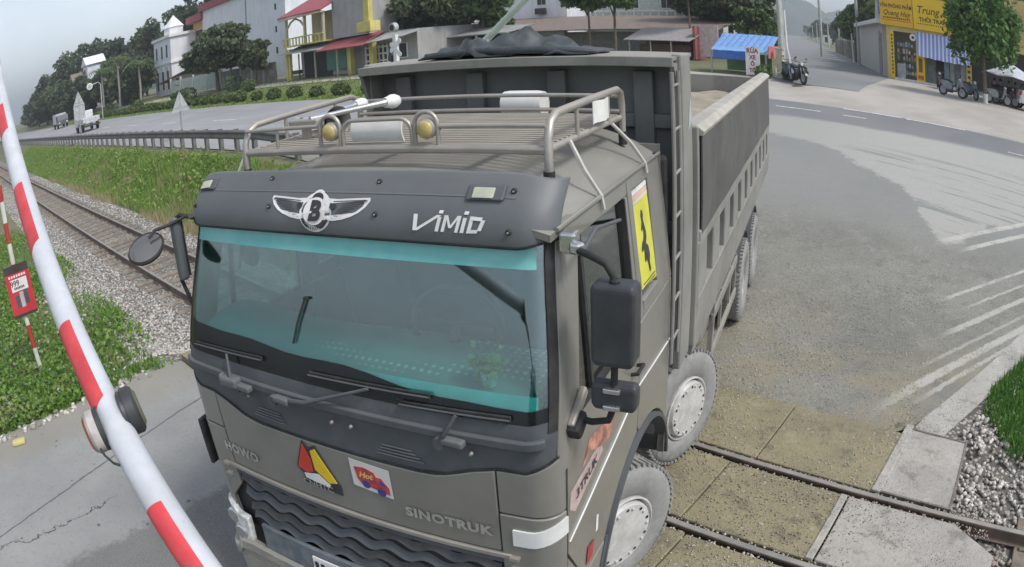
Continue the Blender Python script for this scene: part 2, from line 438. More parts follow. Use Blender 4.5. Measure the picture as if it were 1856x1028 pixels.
def frange(a, b, n): return [a + (b - a) * i / n for i in range(n + 1)]
def stsheet(name, m, ts, slo, shi, ns, dz, smooth=True):
    b = MB()
    nt = len(ts) - 1
    def fn(i, j):
        t = ts[i]; s0 = slo(t); s1 = shi(t); s = s0 + (s1 - s0) * j / ns
        return (t, s, Tst(s, t) + dz)
    b.sheet(fn, nt, ns)
    o = b.build(name, m, rotz=-PSI, smooth=180 if smooth else 0, recalc=False)
    if o.data.polygons[0].normal.z < 0: o.data.flip_normals()
    return tag(o, kind='structure')
def axis(*segs):
    out = [segs[0][0]]
    for a, b, n in segs: out += [a + (b - a) * i / n for i in range(1, n + 1)]
    return out
TS = axis((-1900, -400, 12), (-400, -120, 14), (-120, -30, 30), (-30, -6, 48), (-6, 6, 24), (6, 60, 18), (60, 1900, 14))
SS = axis((-1900, -300, 8), (-300, -20, 8), (-20, 2, 11), (2, 12, 50), (12, 34, 44), (34, 120, 20), (120, 1900, 14))
b = MB(); b.sheet(lambda i, j: (TS[i], SS[j], Tst(SS[j], TS[i]) - 0.035), len(TS) - 1, len(SS) - 1)
o = b.build('ground', M_GROUND, rotz=-PSI, smooth=180, recalc=False)
if o.data.polygons[0].normal.z < 0: o.data.flip_normals()
tag(o, kind='structure')
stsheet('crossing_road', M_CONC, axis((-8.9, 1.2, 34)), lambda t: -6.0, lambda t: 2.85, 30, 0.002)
def jlo(t):
    if t < -9.3: return 10.0
    if t < -0.42: return 6.42
    return 6.42 + (t + 0.42) * 2.35
stsheet('junction_road', M_JUNC, axis((-19, -9.31, 24), (-9.31, -9.29, 1), (-9.29, 8, 60), (8, 60, 20)), jlo, lambda t: 25.2, 70, 0.0)
stsheet('highway', M_HWY, axis((-1400, -200, 20), (-200, -19, 50)), lambda t: 10.1, lambda t: 21.3, 16, 0.0)
def flo(t): return 25.2
stsheet('forecourt', M_FORE, axis((-24, -9.5, 14), (-9.5, 60, 60)), flo, lambda t: 43.2 if t > -9.4 else 30.5, 40, 0.0)
def srl(s): return -10.3 - 0.33 * (s - 29)
def srr(s): return -7.0 - 0.315 * (s - 43.8)
b = MB(); SRS = axis((29.6, 60, 40), (60, 200, 30), (200, 900, 20))
def _sr(i, j):
    s = SRS[i]; r = srr(s) if s > 43 else -7.0 + (43.0 - s) * 0.05
    t = srl(s) - 1.2 * max(0, 30 - s) * 0.4 + (r - srl(s) + 1.2 * max(0, 30 - s) * 0.4) * j / 10
    return (t, s, Tst(s, t) + 0.012)
b.sheet(_sr, len(SRS) - 1, 10)
o = b.build('side_road', M_SIDE, rotz=-PSI, smooth=180, recalc=False)
if o.data.polygons[0].normal.z < 0: o.data.flip_normals()
tag(o, kind='structure')
# painted lines of the highway (each a thin painted sheet)
M_PAINT = mat('worn_white_paint', (0.55, 0.55, 0.53), 0.7, var=0.3, scale=6)
for i, (t0, t1, s0, w) in enumerate([(-8.4, -6.6, 23.75, .12), (-5.7, -4.8, 23.7, .12), (-3.4, -0.9, 25.0, .14), (-6.0, -3.6, 25.02, .14), (0.9, 3.4, 22.6, .12)] + [(-26 - 9 * q, -23 - 9 * q, 15.6, .14) for q in range(8)]):
    b = MB(); b.sheet(lambda a, c: (t0 + (t1 - t0) * a / 4, s0 + w * c, Tst(s0 + w * c, t0 + (t1 - t0) * a / 4) + 0.008), 4, 1)
    o = b.build('lane_marking', M_PAINT, rotz=-PSI, recalc=False)
    if o.data.polygons[0].normal.z < 0: o.data.flip_normals()
    tag(o, kind='structure')

# ---------------------------------------------------------------- the railway
M_RAIL = mat('rusty_rail_steel', (0.16, 0.12, 0.095), 0.6, 0.4, var=0.35, scale=3, dust=0.4, dustcol=(0.24, 0.18, 0.13))
M_HEAD = mat('dusty_rail_head', (0.30, 0.285, 0.26), 0.5, 0.35, var=0.2, scale=2, dust=.6, dustcol=(.36, .33, .28))
M_SLEEP = mat('weathered_sleeper', (0.21, 0.175, 0.14), 0.9, var=0.3, scale=5, bump=0.5, bscale=20, rv=0.35)
track = empty('railway_track', (0, 0, 0), -PSI)
tag(track, 'single railway line of two rusty rails on sleepers crossing the road', 'railway')
RS = (4.047, 5.189)
for s0 in RS:
    b = MB()
    prof = [(-.06, -.14), (.06, -.14), (.06, -.128), (.012, -.11), (.012, -.035), (.034, -.026), (.034, -.004), (.030, 0), (-.030, 0), (-.034, -.004), (-.034, -.026), (-.012, -.035), (-.012, -.11), (-.06, -.128)]
    b.prism(prof, -420, 9, lambda u, v, w: (w, s0 + u, v))
    ra = b.build('rail', M_RAIL, track)
    b = MB(); b.prism([(-.029, -.001), (.029, -.001), (.026, .0025), (-.026, .0025)], -420, 9, lambda u, v, w: (w, s0 + u, v))
    b.build('running_surface', M_HEAD, ra)
b = MB(); b.box((0, 4.618, -.185), (.21, 1.95, .13))
for s0 in RS:
    for e in (-.1, .1): b.box((0, s0 + e, -.112), (.1, .05, .03))
sl0 = None
for i in range(118):
    t = -9.75 - i * 0.62
    if sl0 is None: sl0 = b.build('sleeper', M_SLEEP, track, bev=0.012); sl0.location = (t, 0, 0)
    else: inst(sl0, (t + rnd.uniform(-.03, .03), rnd.uniform(-.03, .03), rnd.uniform(-.012, .012)), track, rnd.uniform(-.02, .02))
for i in range(6): inst(sl0, (1.35 + i * 0.62, 0, 0), track)

# crossing deck: concrete and asphalt panels between and beside the rails
def m_deck(col, dirt):
    m, bs, k = newmat('deck_panel')
    P = k.pos(); n = k.noise(P, 1.2, 6); n2 = k.noise(P, 16, 5)
    c = k.mix(k.rng(n, 0.3, 0.7), tuple(x * .85 for x in col), tuple(x * 1.12 for x in col))
    c = k.mix(k.rng(n2, 0.45, 0.75, 0, 0.7), c, dirt)
    n3 = k.noise(P, 3.1, 8, .7); c = k.mix(k.rng(n3, .52, .66, 0, .75), c, tuple(x * .62 for x in dirt)); c = k.mix(k.rng(n3, .44, .34, 0, .6), c, tuple(min(1, x * 1.3) for x in col))
    c = k.mix(k.rng(k.voro(P, 60).outputs['Distance'], .12, .26, .55, 0), c, (.50, .47, .38)); c = grit(k, P, c, 0.9, 30)
    k.set(bs.inputs['Base Color'], c); k.set(bs.inputs['Roughness'], k.rng(n, .4, .65, .55, .92))
    k.set(bs.inputs['Normal'], k.bump(k.noise(P, 40, 4), 0.6, 0.015)); return m
M_DMUD = m_deck((0.245, 0.215, 0.13), (0.185, 0.165, 0.115))
M_DCON = m_deck((0.35, 0.33, 0.30), (0.27, 0.25, 0.21))
M_ANGLE = mat('worn_steel_angle', (0.20, 0.175, 0.15), 0.55, 0.5, var=0.3, scale=6, dust=0.4)
deck = empty('crossing_deck', (0, 0, 0), -PSI)
tag(deck, 'dirty level crossing deck of concrete panels around the rails', 'crossing deck')
def panel(t0, t1, s0, s1, m, framed=False, cut=0.0):
    b = MB(); g = 0.012 if m is M_DCON else 0.005
    if cut: poly = [(t0 + g, s0 + g), (t1 - g, s0 + g), (t1 - g, s1 - cut), (t1 - cut * 1.6, s1 - g), (t0 + g, s1 - g)]
    else: poly = [(t0 + g, s0 + g), (t1 - g, s0 + g), (t1 - g, s1 - g), (t0 + g, s1 - g)]
    dz = rnd.uniform(-.016, -.008)
    b.prism(poly, -0.16, dz, lambda u, v, w: (u, v, w))
    o = b.build('panel', m, deck, bev=0.012)
    if framed:
        b = MB(); w = .05
        for (a0, a1, c0, c1) in ((t1 - w, t1, s0, s1), (t0, t1, s0, s0 + w), (t0, t1, s1 - w, s1)):
            b.bx(a0 + g, a1 - g, c0 + g, c1 - g, -.1, dz + .006 + rnd.uniform(0, .004))
        b.build('edge_angle', M_ANGLE, o)
tb = [-9.3, -7.6, -5.8, -3.9, -1.8, -0.45]
for i in range(5): panel(tb[i], tb[i + 1], 5.27, 6.41, M_DMUD)
panel(-.45, .40, 5.27, 6.55, M_DCON, True)
tb = [-9.2, -7.5, -5.6, -3.7, -2.0, -0.72]
for i in range(5): panel(tb[i], tb[i + 1], 4.13, 5.11, M_DMUD)
panel(-.72, 1.0, 4.13, 5.11, M_DCON, False, 0.33)
tb = [-9.0, -7.3, -5.5, -3.6, -1.85, -0.35, 1.1]
for i in range(6): panel(tb[i], tb[i + 1], 2.87, 3.97, M_DMUD if i < 5 else M_DCON)
kb = MB(); kb.prism([(-.53, 5.275), (-.43, 5.275), (-.34, 6.60), (-.44, 6.60)], -.15, .004, lambda u, v, w: (u, v, w)); kb.build('kerb_strip', M_DCON, deck, bev=.01)
kb = MB(); kb.prism([(-.80, 4.14), (-.725, 4.14), (-.725, 5.10), (-.80, 5.10)], -.15, -.002, lambda u, v, w: (u, v, w)); kb.build('kerb_strip', M_DCON, deck, bev=.01)
# raised pale kerb stones and apron edging on the right of the crossing
M_KERB = m_deck((0.40, 0.385, 0.35), (0.33, 0.31, 0.27))
def aproncoords(i, j):
    t0 = -0.42 + 2.3 * i / 14; s = jlo(t0) - 0.004
    w = 0.0 + 0.40 * j / 4
    return (t0 + w * 0.9, s - w * 0.42, Tst(s, t0) + 0.006)
b = MB(); b.sheet(aproncoords, 14, 4)
o = b.build('concrete_apron', M_KERB, rotz=-PSI, recalc=False)
if o.data.polygons[0].normal.z < 0: o.data.flip_normals()
tag(o, kind='structure')

# ---------------------------------------------------------------- scatter helpers (stuff)
def mesh_np(name, V, F4=None, F3=None, m=None, smooth=False):
    me = bpy.data.meshes.new(name)
    nf4 = 0 if F4 is None else len(F4); nf3 = 0 if F3 is None else len(F3)
    me.vertices.add(len(V)); me.vertices.foreach_set('co', V.astype(np.float32).ravel())
    idx = []
    if nf4: idx.append(F4.ravel())
    if nf3: idx.append(F3.ravel())
    idx = np.concatenate(idx).astype(np.int32)
    me.loops.add(len(idx)); me.loops.foreach_set('vertex_index', idx)
    tot = np.concatenate([np.full(nf4, 4), np.full(nf3, 3)]).astype(np.int32)
    st_ = np.concatenate([[0], np.cumsum(tot)[:-1]]).astype(np.int32)
    me.polygons.add(len(tot)); me.polygons.foreach_set('loop_start', st_)
    try: me.polygons.foreach_set('loop_total', tot)
    except Exception: pass
    me.update(calc_edges=True)
    if m is not None: me.materials.append(m)
    o = bpy.data.objects.new(name, me); COL.objects.link(o)
    return o
npr = np.random.default_rng(11)
Tv = np.vectorize(Tst)
def st_np(s, t): return np.stack([s * NX + t * UX, s * NY + t * UY], 1)
def blades(name, s, t, h, w, m, lean=0.35, dz=0.0):
    n = len(s); xy = st_np(s, t); z = Tv(s, t) - 0.035 + dz
    base = np.column_stack([xy, z])
    a = npr.uniform(0, 2 * np.pi, n); d = np.column_stack([np.cos(a), np.sin(a), np.zeros(n)])
    la = npr.uniform(0, 2 * np.pi, n); l = np.column_stack([np.cos(la), np.sin(la), np.zeros(n)]) * (npr.uniform(0.1, 1, n) * lean * h)[:, None]
    up = np.zeros((n, 3)); up[:, 2] = h
    V = np.empty((n, 5, 3)); hw = (w / 2)[:, None]
    V[:, 0] = base - d * hw; V[:, 1] = base + d * hw
    V[:, 2] = base + up * .55 + l * .3 + d * hw * .8; V[:, 3] = base + up * .55 + l * .3 - d * hw * .8
    V[:, 4] = base + up + l
    i = np.arange(n)[:, None] * 5
    return mesh_np(name, V.reshape(-1, 3), i + np.array([[0, 1, 2, 3]]), i + np.array([[3, 2, 4]]), m)
def leaves(P, size, jit=0.4, flat=0.0, asp=1.7):
    """leaf quads (folded diamonds) at points P (n,3)"""
    n = len(P); sz = size * npr.uniform(1 - jit, 1 + jit, n)
    nrm = npr.normal(size=(n, 3)); nrm[:, 2] += flat; nrm /= np.linalg.norm(nrm, axis=1)[:, None]
    a = np.cross(nrm, npr.normal(size=(n, 3))); a /= np.linalg.norm(a, axis=1)[:, None]
    c = np.cross(nrm, a)
    V = np.empty((n, 4, 3)); L = (sz * asp / 2)[:, None]; W = (sz / 2)[:, None]
    V[:, 0] = P - a * L; V[:, 1] = P + c * W + nrm * W * .25; V[:, 2] = P + a * L - nrm * L * .2; V[:, 3] = P - c * W + nrm * W * .25
    return V.reshape(-1, 3), np.arange(n)[:, None] * 4 + np.array([[0, 1, 2, 3]])
def leafmat(name, c0, c1, c2=None, trans=0.25):
    if name in MATS: return MATS[name]
    m, b, k = newmat(name)
    r = k.n.new('ShaderNodeNewGeometry').outputs['Random Per Island']
    c = k.mix(r, c0, c1)
    if c2: c = k.mix(k.rng(k.noise(k.pos(), 1.3, 4), 0.5, 0.68), c, c2)
    k.set(b.inputs['Base Color'], c); b.inputs['Roughness'].default_value = 0.55
    b.inputs['Specular IOR Level'].default_value = 0.3
    tr = k.n.new('ShaderNodeBsdfTranslucent'); k.set(tr.inputs['Color'], c)
    mx = k.n.new('ShaderNodeMixShader'); mx.inputs[0].default_value = trans
    out = k.n['Material Output']
    k.l.new(b.outputs[0], mx.inputs[1]); k.l.new(tr.outputs[0], mx.inputs[2]); k.l.new(mx.outputs[0], out.inputs['Surface'])
    MATS[name] = m; return m
# ballast stones
M_STONE, _b, _k = newmat('ballast_stone')
_r = _k.n.new('ShaderNodeNewGeometry').outputs['Random Per Island']
_c = _k.mix(_r, (0.24, 0.22, 0.195), (0.66, 0.63, 0.58))
_s = _k.dot(_k.pos(), (NX, NY, 0))
_c = _k.mix(_k.math('MULTIPLY', _k.math('MULTIPLY', _k.rng(_s, 3.9, 4.3), _k.rng(_s, 5.2, 5.6, 1, 0)), 0.55), _c, (0.22, 0.15, 0.105))
_k.set(_b.inputs['Base Color'], _c); _b.inputs['Roughness'].default_value = 0.9
def stones(name, s, t, r, dz=0.0):
    n = len(s); xy = st_np(s, t); z = Tv(s, t) - 0.035 + dz
    C = np.column_stack([xy, z + r * .35])
    cube = np.array([(-1, -1, -1), (1, -1, -1), (1, 1, -1), (-1, 1, -1), (-1, -1, 1), (1, -1, 1), (1, 1, 1), (-1, 1, 1)], float) * .62
    V = cube[None] * npr.uniform(.55, 1.25, (n, 8, 3)) * np.column_stack([np.ones(n), npr.uniform(.6, 1, n), npr.uniform(.5, .9, n)])[:, None, :]
    a = npr.uniform(0, 2 * np.pi, n); ca, sa = np.cos(a), np.sin(a)
    X = V[:, :, 0] * ca[:, None] - V[:, :, 1] * sa[:, None]; Y = V[:, :, 0] * sa[:, None] + V[:, :, 1] * ca[:, None]
    tl = npr.normal(0, .35, n)[:, None]; Z = V[:, :, 2] + X * tl
    V = np.stack([X, Y, Z], 2) * r[:, None, None] + C[:, None, :]
    f = np.array([(0, 3, 2, 1), (4, 5, 6, 7), (0, 1, 5, 4), (1, 2, 6, 5), (2, 3, 7, 6), (3, 0, 4, 7)])
    F = (np.arange(n)[:, None, None] * 8 + f[None]).reshape(-1, 4)
    return mesh_np(name, V.reshape(-1, 3), F, None, M_STONE)
def U(a, b, n): return npr.uniform(a, b, n)
def tdist(n, a, b, p=2.2): return a + (b - a) * npr.uniform(0, 1, n) ** p      # denser near a
n = 24000
s_ = np.concatenate([U(2.25, 6.35, n), U(2.0, 2.9, 1200)]); t_ = np.concatenate([tdist(n, -9.35, -48, 2.0), tdist(1200, -9.3, -24, 1.6)])
o = stones('track_ballast', s_, t_, U(.016, .038, len(s_)), np.where((s_ > 3.65) & (s_ < 5.6), -.035, 0.0))
tag(o, 'grey crushed stone ballast along the railway left of the road', 'ballast', kind='stuff')
n = 9000
s_ = U(1.5, 8.6, n); t_ = tdist(n, .3, 7, 1.2)
keep = ~((t_ < .98) & (s_ < 5.15)) & ~((t_ < .42) & (s_ < 6.6)) & (t_ + 0.2 > (s_ - 6.42) / 2.35 + .35)
o = stones('roadside_ballast', s_[keep], t_[keep], U(.024, .05, int(keep.sum())), 0.01)
tag(o, 'loose pale ballast stones beside the right crossing slabs', 'ballast', kind='stuff')
n = 24000
s_ = U(2.2, 10.5, n); t_ = npr.normal(-2.6, 2.4, n)
k_ = (t_ < -.4) & (t_ > -9) & (np.abs(s_ - 4.047) > .09) & (np.abs(s_ - 5.189) > .09)
cl = np.sin(s_ * 1.9 + t_ * .7) + np.sin(t_ * 1.9 - s_ * .8) + npr.normal(0, .7, n)
k_ &= cl > -.6
zz = np.where((s_ > 2.86) & (s_ < 6.42), .166, .037)
tag(stones('road_grit', s_[k_], t_[k_], U(.0035, .0115, n)[k_], zz[k_]), 'loose grit and gravel strewn over the crossing beside the truck', 'gravel', kind='stuff')
# dirt packed along the rails
n = 5200
s_ = np.concatenate([RS[i] + sg * npr.uniform(.05, .17, n // 4) for i in (0, 1) for sg in (-1, 1)]); t_ = U(-7, .9, len(s_))
tag(stones('rail_side_dirt', s_, t_, U(.008, .020, len(s_)), .135), 'crumbled dirt packed in the gaps beside the rails', 'dirt', kind='stuff')
# grass
M_GRASS = leafmat('bank_grass', (0.14, 0.25, 0.045), (0.31, 0.44, 0.12), (0.38, 0.35, 0.18), .4)
M_GRASS2 = leafmat('verge_weeds', (0.09, 0.20, 0.035), (0.25, 0.40, 0.085), (0.30, 0.33, 0.13), .4)
M_GRASS3 = leafmat('fresh_grass', (0.07, 0.18, 0.03), (0.15, 0.30, 0.06))
M_STRAW = leafmat('dry_grass', (0.30, 0.25, 0.14), (0.44, 0.37, 0.23))
n = 52000
s_ = U(6.6, 9.5, n); t_ = tdist(n, -11, -75, 1.8)
tag(blades('bank_grass', s_, t_, U(.10, .36, n) * (1 - .6 * np.clip((s_ - 8.6) / .9, 0, 1)), U(.012, .03, n) * (1 + (-t_ / 60)), M_GRASS), 'long green grass on the bank below the guardrail', 'grass', kind='stuff')
n = 34000
s_ = U(6.7, 9.3, n); t_ = tdist(n, -11, -60, 1.7)
cl = np.sin(s_ * 2.3 + t_ * .6) + np.sin(t_ * 1.3 - s_ * 1.1) + npr.normal(0, .6, n)
k_ = cl > .1
P_ = np.column_stack([st_np(s_[k_], t_[k_]), Tv(s_[k_], t_[k_]) + np.abs(npr.normal(0, .17, int(k_.sum())))])
V_, F_ = leaves(P_, .065, .5, .9, 1.9)
tag(mesh_np('bank_weeds', V_, F_, None, M_GRASS), 'leafy weeds among the long grass of the bank', 'weeds', kind='stuff')
n = 14000
s_ = U(6.1, 8.0, n); t_ = tdist(n, -11, -45, 1.4)
k_ = (np.sin(t_ * .9) + np.sin(t_ * .37 + 1)) > -.3
tag(blades('dry_grass', s_[k_], t_[k_], U(.12, .4, n)[k_], U(.01, .022, n)[k_], M_STRAW, .6), 'dry straw coloured grass along the foot of the bank', 'grass', kind='stuff')
n = 26000
s_ = U(-3.2, 2.7, n); t_ = tdist(n, -8.75, -26, 1.5)
cl = np.sin(s_ * 2.1 + t_ * .8) + np.sin(t_ * 1.7 - s_) + npr.normal(0, .5, n)
k_ = (cl > -.35) & (t_ < -8.9 + np.abs(np.sin(s_ * 3)) * .25) & ((s_ < 2.5) | (cl > .6))
tag(blades('verge_grass', s_[k_], t_[k_], U(.05, .2, n)[k_], U(.012, .028, n)[k_], M_GRASS2, .7), 'patchy green grass beside the striped post', 'grass', kind='stuff')
n = 42000
s_ = U(-3.2, 2.75, n); t_ = tdist(n, -8.8, -26, 1.5)
cl = np.sin(s_ * 1.6 + 1) + np.sin(t_ * 1.1 + s_ * .6) + npr.normal(0, .4, n)
k_ = (cl > -.45)
P_ = np.column_stack([st_np(s_[k_], t_[k_]), Tv(s_[k_], t_[k_]) + np.abs(npr.normal(0, .09, int(k_.sum()))) + .0])
V_, F_ = leaves(P_, .05, .5, 1.2, 1.5)
tag(mesh_np('verge_weeds', V_, F_, None, M_GRASS2), 'low broad leaved weeds on the left verge near the barrier', 'weeds', kind='stuff')
n = 900
s_ = U(-2.5, 2.2, n); t_ = tdist(n, -8.6, -16, 1.6)
tag(stones('verge_rubble', s_, t_, U(.02, .075, n), 0.03), 'scattered pale rubble among the weeds on the left verge', 'rubble', kind='stuff')
n = 14000
s_ = U(6.5, 9.2, n); t_ = U(.5, 2.6, n)
k_ = (t_ > .58 + .55 * np.clip(7.3 - s_, 0, 1) + npr.normal(0, .05, n)) & (t_ > (s_ - 6.42) / 2.35 - .42 + .40)
tag(blades('roadside_grass', s_[k_], t_[k_], U(.06, .17, n)[k_], U(.012, .024, n)[k_], M_GRASS3, .6), 'dense bright grass at the right edge by the ballast', 'grass', kind='stuff')
n = 26000
s_ = np.concatenate([U(21.6, 30, n // 2), U(21.6, 25, n // 2)]); t_ = tdist(n, -25, -120, 1.5)
tag(blades('far_verge_grass', s_, t_, U(.06, .16, n), U(.05, .12, n), M_GRASS, .6), 'mown green verge under the clipped bushes across the highway', 'grass', kind='stuff')
# ================================================================ THE DUMP TRUCK  (x = towards its rear, y = towards its left side, z up)
TRK = empty('dump_truck', (-0.936, 2.971, 0.0), 1.11882)
tag(TRK, 'large grey dump truck with roof rack turning over the railway crossing', 'dump truck')
M_PAINTF = mat('truck_cab_paint', (0.190, 0.184, 0.163), 0.34, var=0.10, scale=1.6, coat=.6, mud=.6, dust=0.26, dustcol=(0.27, 0.26, 0.23), updust=0.8)
M_VISOR = mat('visor_plastic', (0.108, 0.119, 0.128), 0.42, mud=.25, var=0.10, scale=2.0, dust=0.25, dustcol=(0.16, 0.16, 0.155), updust=0.5)
M_DARKP = mat('dark_cowl_plastic', (0.070, 0.079, 0.090), 0.5, var=0.15, scale=3, dust=0.4, dustcol=(0.13, 0.13, 0.13), updust=0.5)
M_BLACK = mat('black_rubber', (0.018, 0.018, 0.019), 0.7, var=0.2, scale=6, dust=0.25, dustcol=(0.12, 0.11, 0.10))
M_INNER = mat('dark_interior', (0.022, 0.024, 0.026), 0.8)
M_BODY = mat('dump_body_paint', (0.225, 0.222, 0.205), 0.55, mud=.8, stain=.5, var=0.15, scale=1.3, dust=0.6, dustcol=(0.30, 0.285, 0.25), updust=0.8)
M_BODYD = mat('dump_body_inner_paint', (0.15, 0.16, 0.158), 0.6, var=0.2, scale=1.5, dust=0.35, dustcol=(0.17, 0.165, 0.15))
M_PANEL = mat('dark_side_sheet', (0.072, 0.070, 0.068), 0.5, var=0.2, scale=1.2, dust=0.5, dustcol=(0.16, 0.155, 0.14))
M_STEEL = mat('rack_steel', (0.42, 0.40, 0.37), 0.35, 0.55, var=0.12, scale=5, dust=0.6, dustcol=(0.40, 0.35, 0.29), updust=0.7)
M_SLAT = mat('dusty_rack_slat', (0.40, 0.37, 0.32), 0.6, 0.2, var=0.15, scale=5, dust=0.8, dustcol=(0.38, 0.34, 0.28), updust=0.9)
M_CHROME = mat('chrome', (0.62, 0.62, 0.62), 0.2, 0.9, var=0.1, scale=8, dust=0.3)
M_WHITE = mat('white_paint', (0.72, 0.72, 0.70), 0.5, var=0.08, scale=5, dust=0.2, dustcol=(0.45, 0.42, 0.37))
M_TYRE = mat('dusty_tyre', (0.23, 0.228, 0.22), 0.85, var=0.15, scale=5, dust=0.9, dustcol=(0.30, 0.295, 0.28))
M_RIM = mat('wheel_rim', (0.54, 0.535, 0.515), 0.55, 0.15, var=0.15, scale=7, dust=0.5, dustcol=(0.36, 0.34, 0.30))
M_GLASSL, _b, _k = newmat('tinted_window_glass')
def glassmat(m, tint, refl=0.0, tr=0.75):
    k = NT(m); out = k.n['Material Output']
    g = k.n.new('ShaderNodeBsdfGlossy'); g.inputs['Roughness'].default_value = 0.03
    t = k.n.new('ShaderNodeBsdfTransparent'); t.inputs['Color'].default_value = (*tint, 1)
    ge = k.n.new('ShaderNodeNewGeometry'); cs = k.math('ABSOLUTE', k.dot(ge.outputs['Incoming'], ge.outputs['Normal']))
    fr = k.math('ADD', k.math('MULTIPLY', k.math('POWER', k.math('SUBTRACT', 1.0, cs), 5.0), 0.96), 0.04)
    mx = k.n.new('ShaderNodeMixShader')
    k.set(mx.inputs[0], k.math('MINIMUM', k.math('ADD', k.math('MULTIPLY', fr, 1.2), refl), 1.0))
    df = k.n.new('ShaderNodeBsdfDiffuse'); df.inputs['Color'].default_value = (0.28, 0.30, 0.29, 1)
    m2 = k.n.new('ShaderNodeMixShader'); k.set(m2.inputs[0], k.rng(k.noise(k.pos(), 2.2, 5), 0.45, 0.8, 0.0, 0.03))
    k.l.new(t.outputs[0], mx.inputs[1]); k.l.new(g.outputs[0], mx.inputs[2])
    k.l.new(mx.outputs[0], m2.inputs[1]); k.l.new(df.outputs[0], m2.inputs[2])
    k.l.new(m2.outputs[0], out.inputs['Surface'])
glassmat(M_GLASSL, (0.60, 0.68, 0.68), 0.16)
M_WSCREEN, _b, _k = newmat('windscreen_glass')
glassmat(M_WSCREEN, (0.70, 0.93, 0.92), 0.115)
M_STRIP, _b, _k = newmat('turquoise_sun_strip')
_k.set(_b.inputs['Base Color'], _k.mix(_k.rng(_k.noise(_k.obj(), 2.2, 4), .35, .65), (0.10, 0.42, 0.41), (0.20, 0.52, 0.50))); _b.inputs['Roughness'].default_value = 0.2
_b.inputs['Specular IOR Level'].default_value = 0.8
M_LENS = mat('clear_lamp_lens', (0.55, 0.56, 0.55), 0.12, 0.0, var=0.3, scale=18)
M_YELLOW = mat('yellow_lamp_lens', (0.50, 0.40, 0.13), 0.3, var=0.15, scale=10, dust=0.4)

WC, RC = 1.19, 0.13
def cabW(z): return WC - 0.085 * sm(2.15, 3.1, z)
def cabX(z): return -0.05 + max(0.0, z - 2.15) * 0.31
def CB(q, z, off=0.0):
    sg = 1 if q >= 0 else -1; a = abs(q); W = cabW(z); x0 = cabX(z); yf = W - RC
    if a <= 1:
        y = a * yf; return (x0 + 0.035 * y * y - off, sg * y, z)
    xb = x0 + 0.035 * yf * yf
    if a <= 2:
        th = (a - 1) * math.pi / 2
        return (xb + RC - (RC + off) * math.cos(th), sg * (yf + (RC + off) * math.sin(th)), z)
    return (xb + RC + (a - 2), sg * (W + off), z)
def qy(y): return y / (WC - RC)
def patch(name, m, qs, zlo, zhi, nz=4, off=0.0, th=0.02, parent=None, smooth=40, bev=0.0):
    zl = zlo if callable(zlo) else (lambda q: zlo); zh = zhi if callable(zhi) else (lambda q: zhi)
    b = MB()
    f = lambda o: (lambda i, j: CB(qs[i], zl(qs[i]) + (zh(qs[i]) - zl(qs[i])) * j / nz, o))
    b.slab(f(off), f(off - th), len(qs) - 1, nz)
    return b.build(name, m, parent or TRK, smooth, bev, flip=True)
def qr(a, b, n): return [a + (b - a) * i / n for i in range(n + 1)]
FQ = lambda e, n=10: sorted(set(qr(-e, -1, n) + qr(-1, 1, 16) + qr(1, e, n))) if e > 1 else qr(-e, e, 18)
# --- inner dark shell (behind the panel gaps) with firewall and cab back
patch('inner_shell', M_INNER, FQ(2.0, 6), 0.9, 2.2, 4, -0.035, 0.02)
b = MB(); b.bx(2.02, 2.06, -1.13, 1.13, 0.95, 3.05); b.build('cab_back_wall', M_PAINTF, TRK, flip=True)
b = MB(); b.bx(1.98, 2.012, -1.12, 1.12, 1.35, 3.0); b.build('cab_back_lining', mat('dark_lining', (.035, .04, .042), .85), TRK, flip=True)
b = MB(); b.bx(0.08, 1.97, -1.12, 1.12, 1.30, 1.34); b.build('cab_floor', M_INNER, TRK, flip=True)
# --- front panels
def cowlbot(q):
    y = abs(q) * (WC - RC) if abs(q) < 1 else (WC - RC)
    return 1.885 + 0.105 * sm(0.56, 0.95, y) + (0.10 * (abs(q) - 1) if abs(q) > 1 else 0)
WSB = lambda q: 2.215 + (0.04 * max(0, abs(q) - 1.0))
cowl = patch('cowl_panel', M_DARKP, FQ(1.72), cowlbot, WSB, 6, 0.004, 0.03)
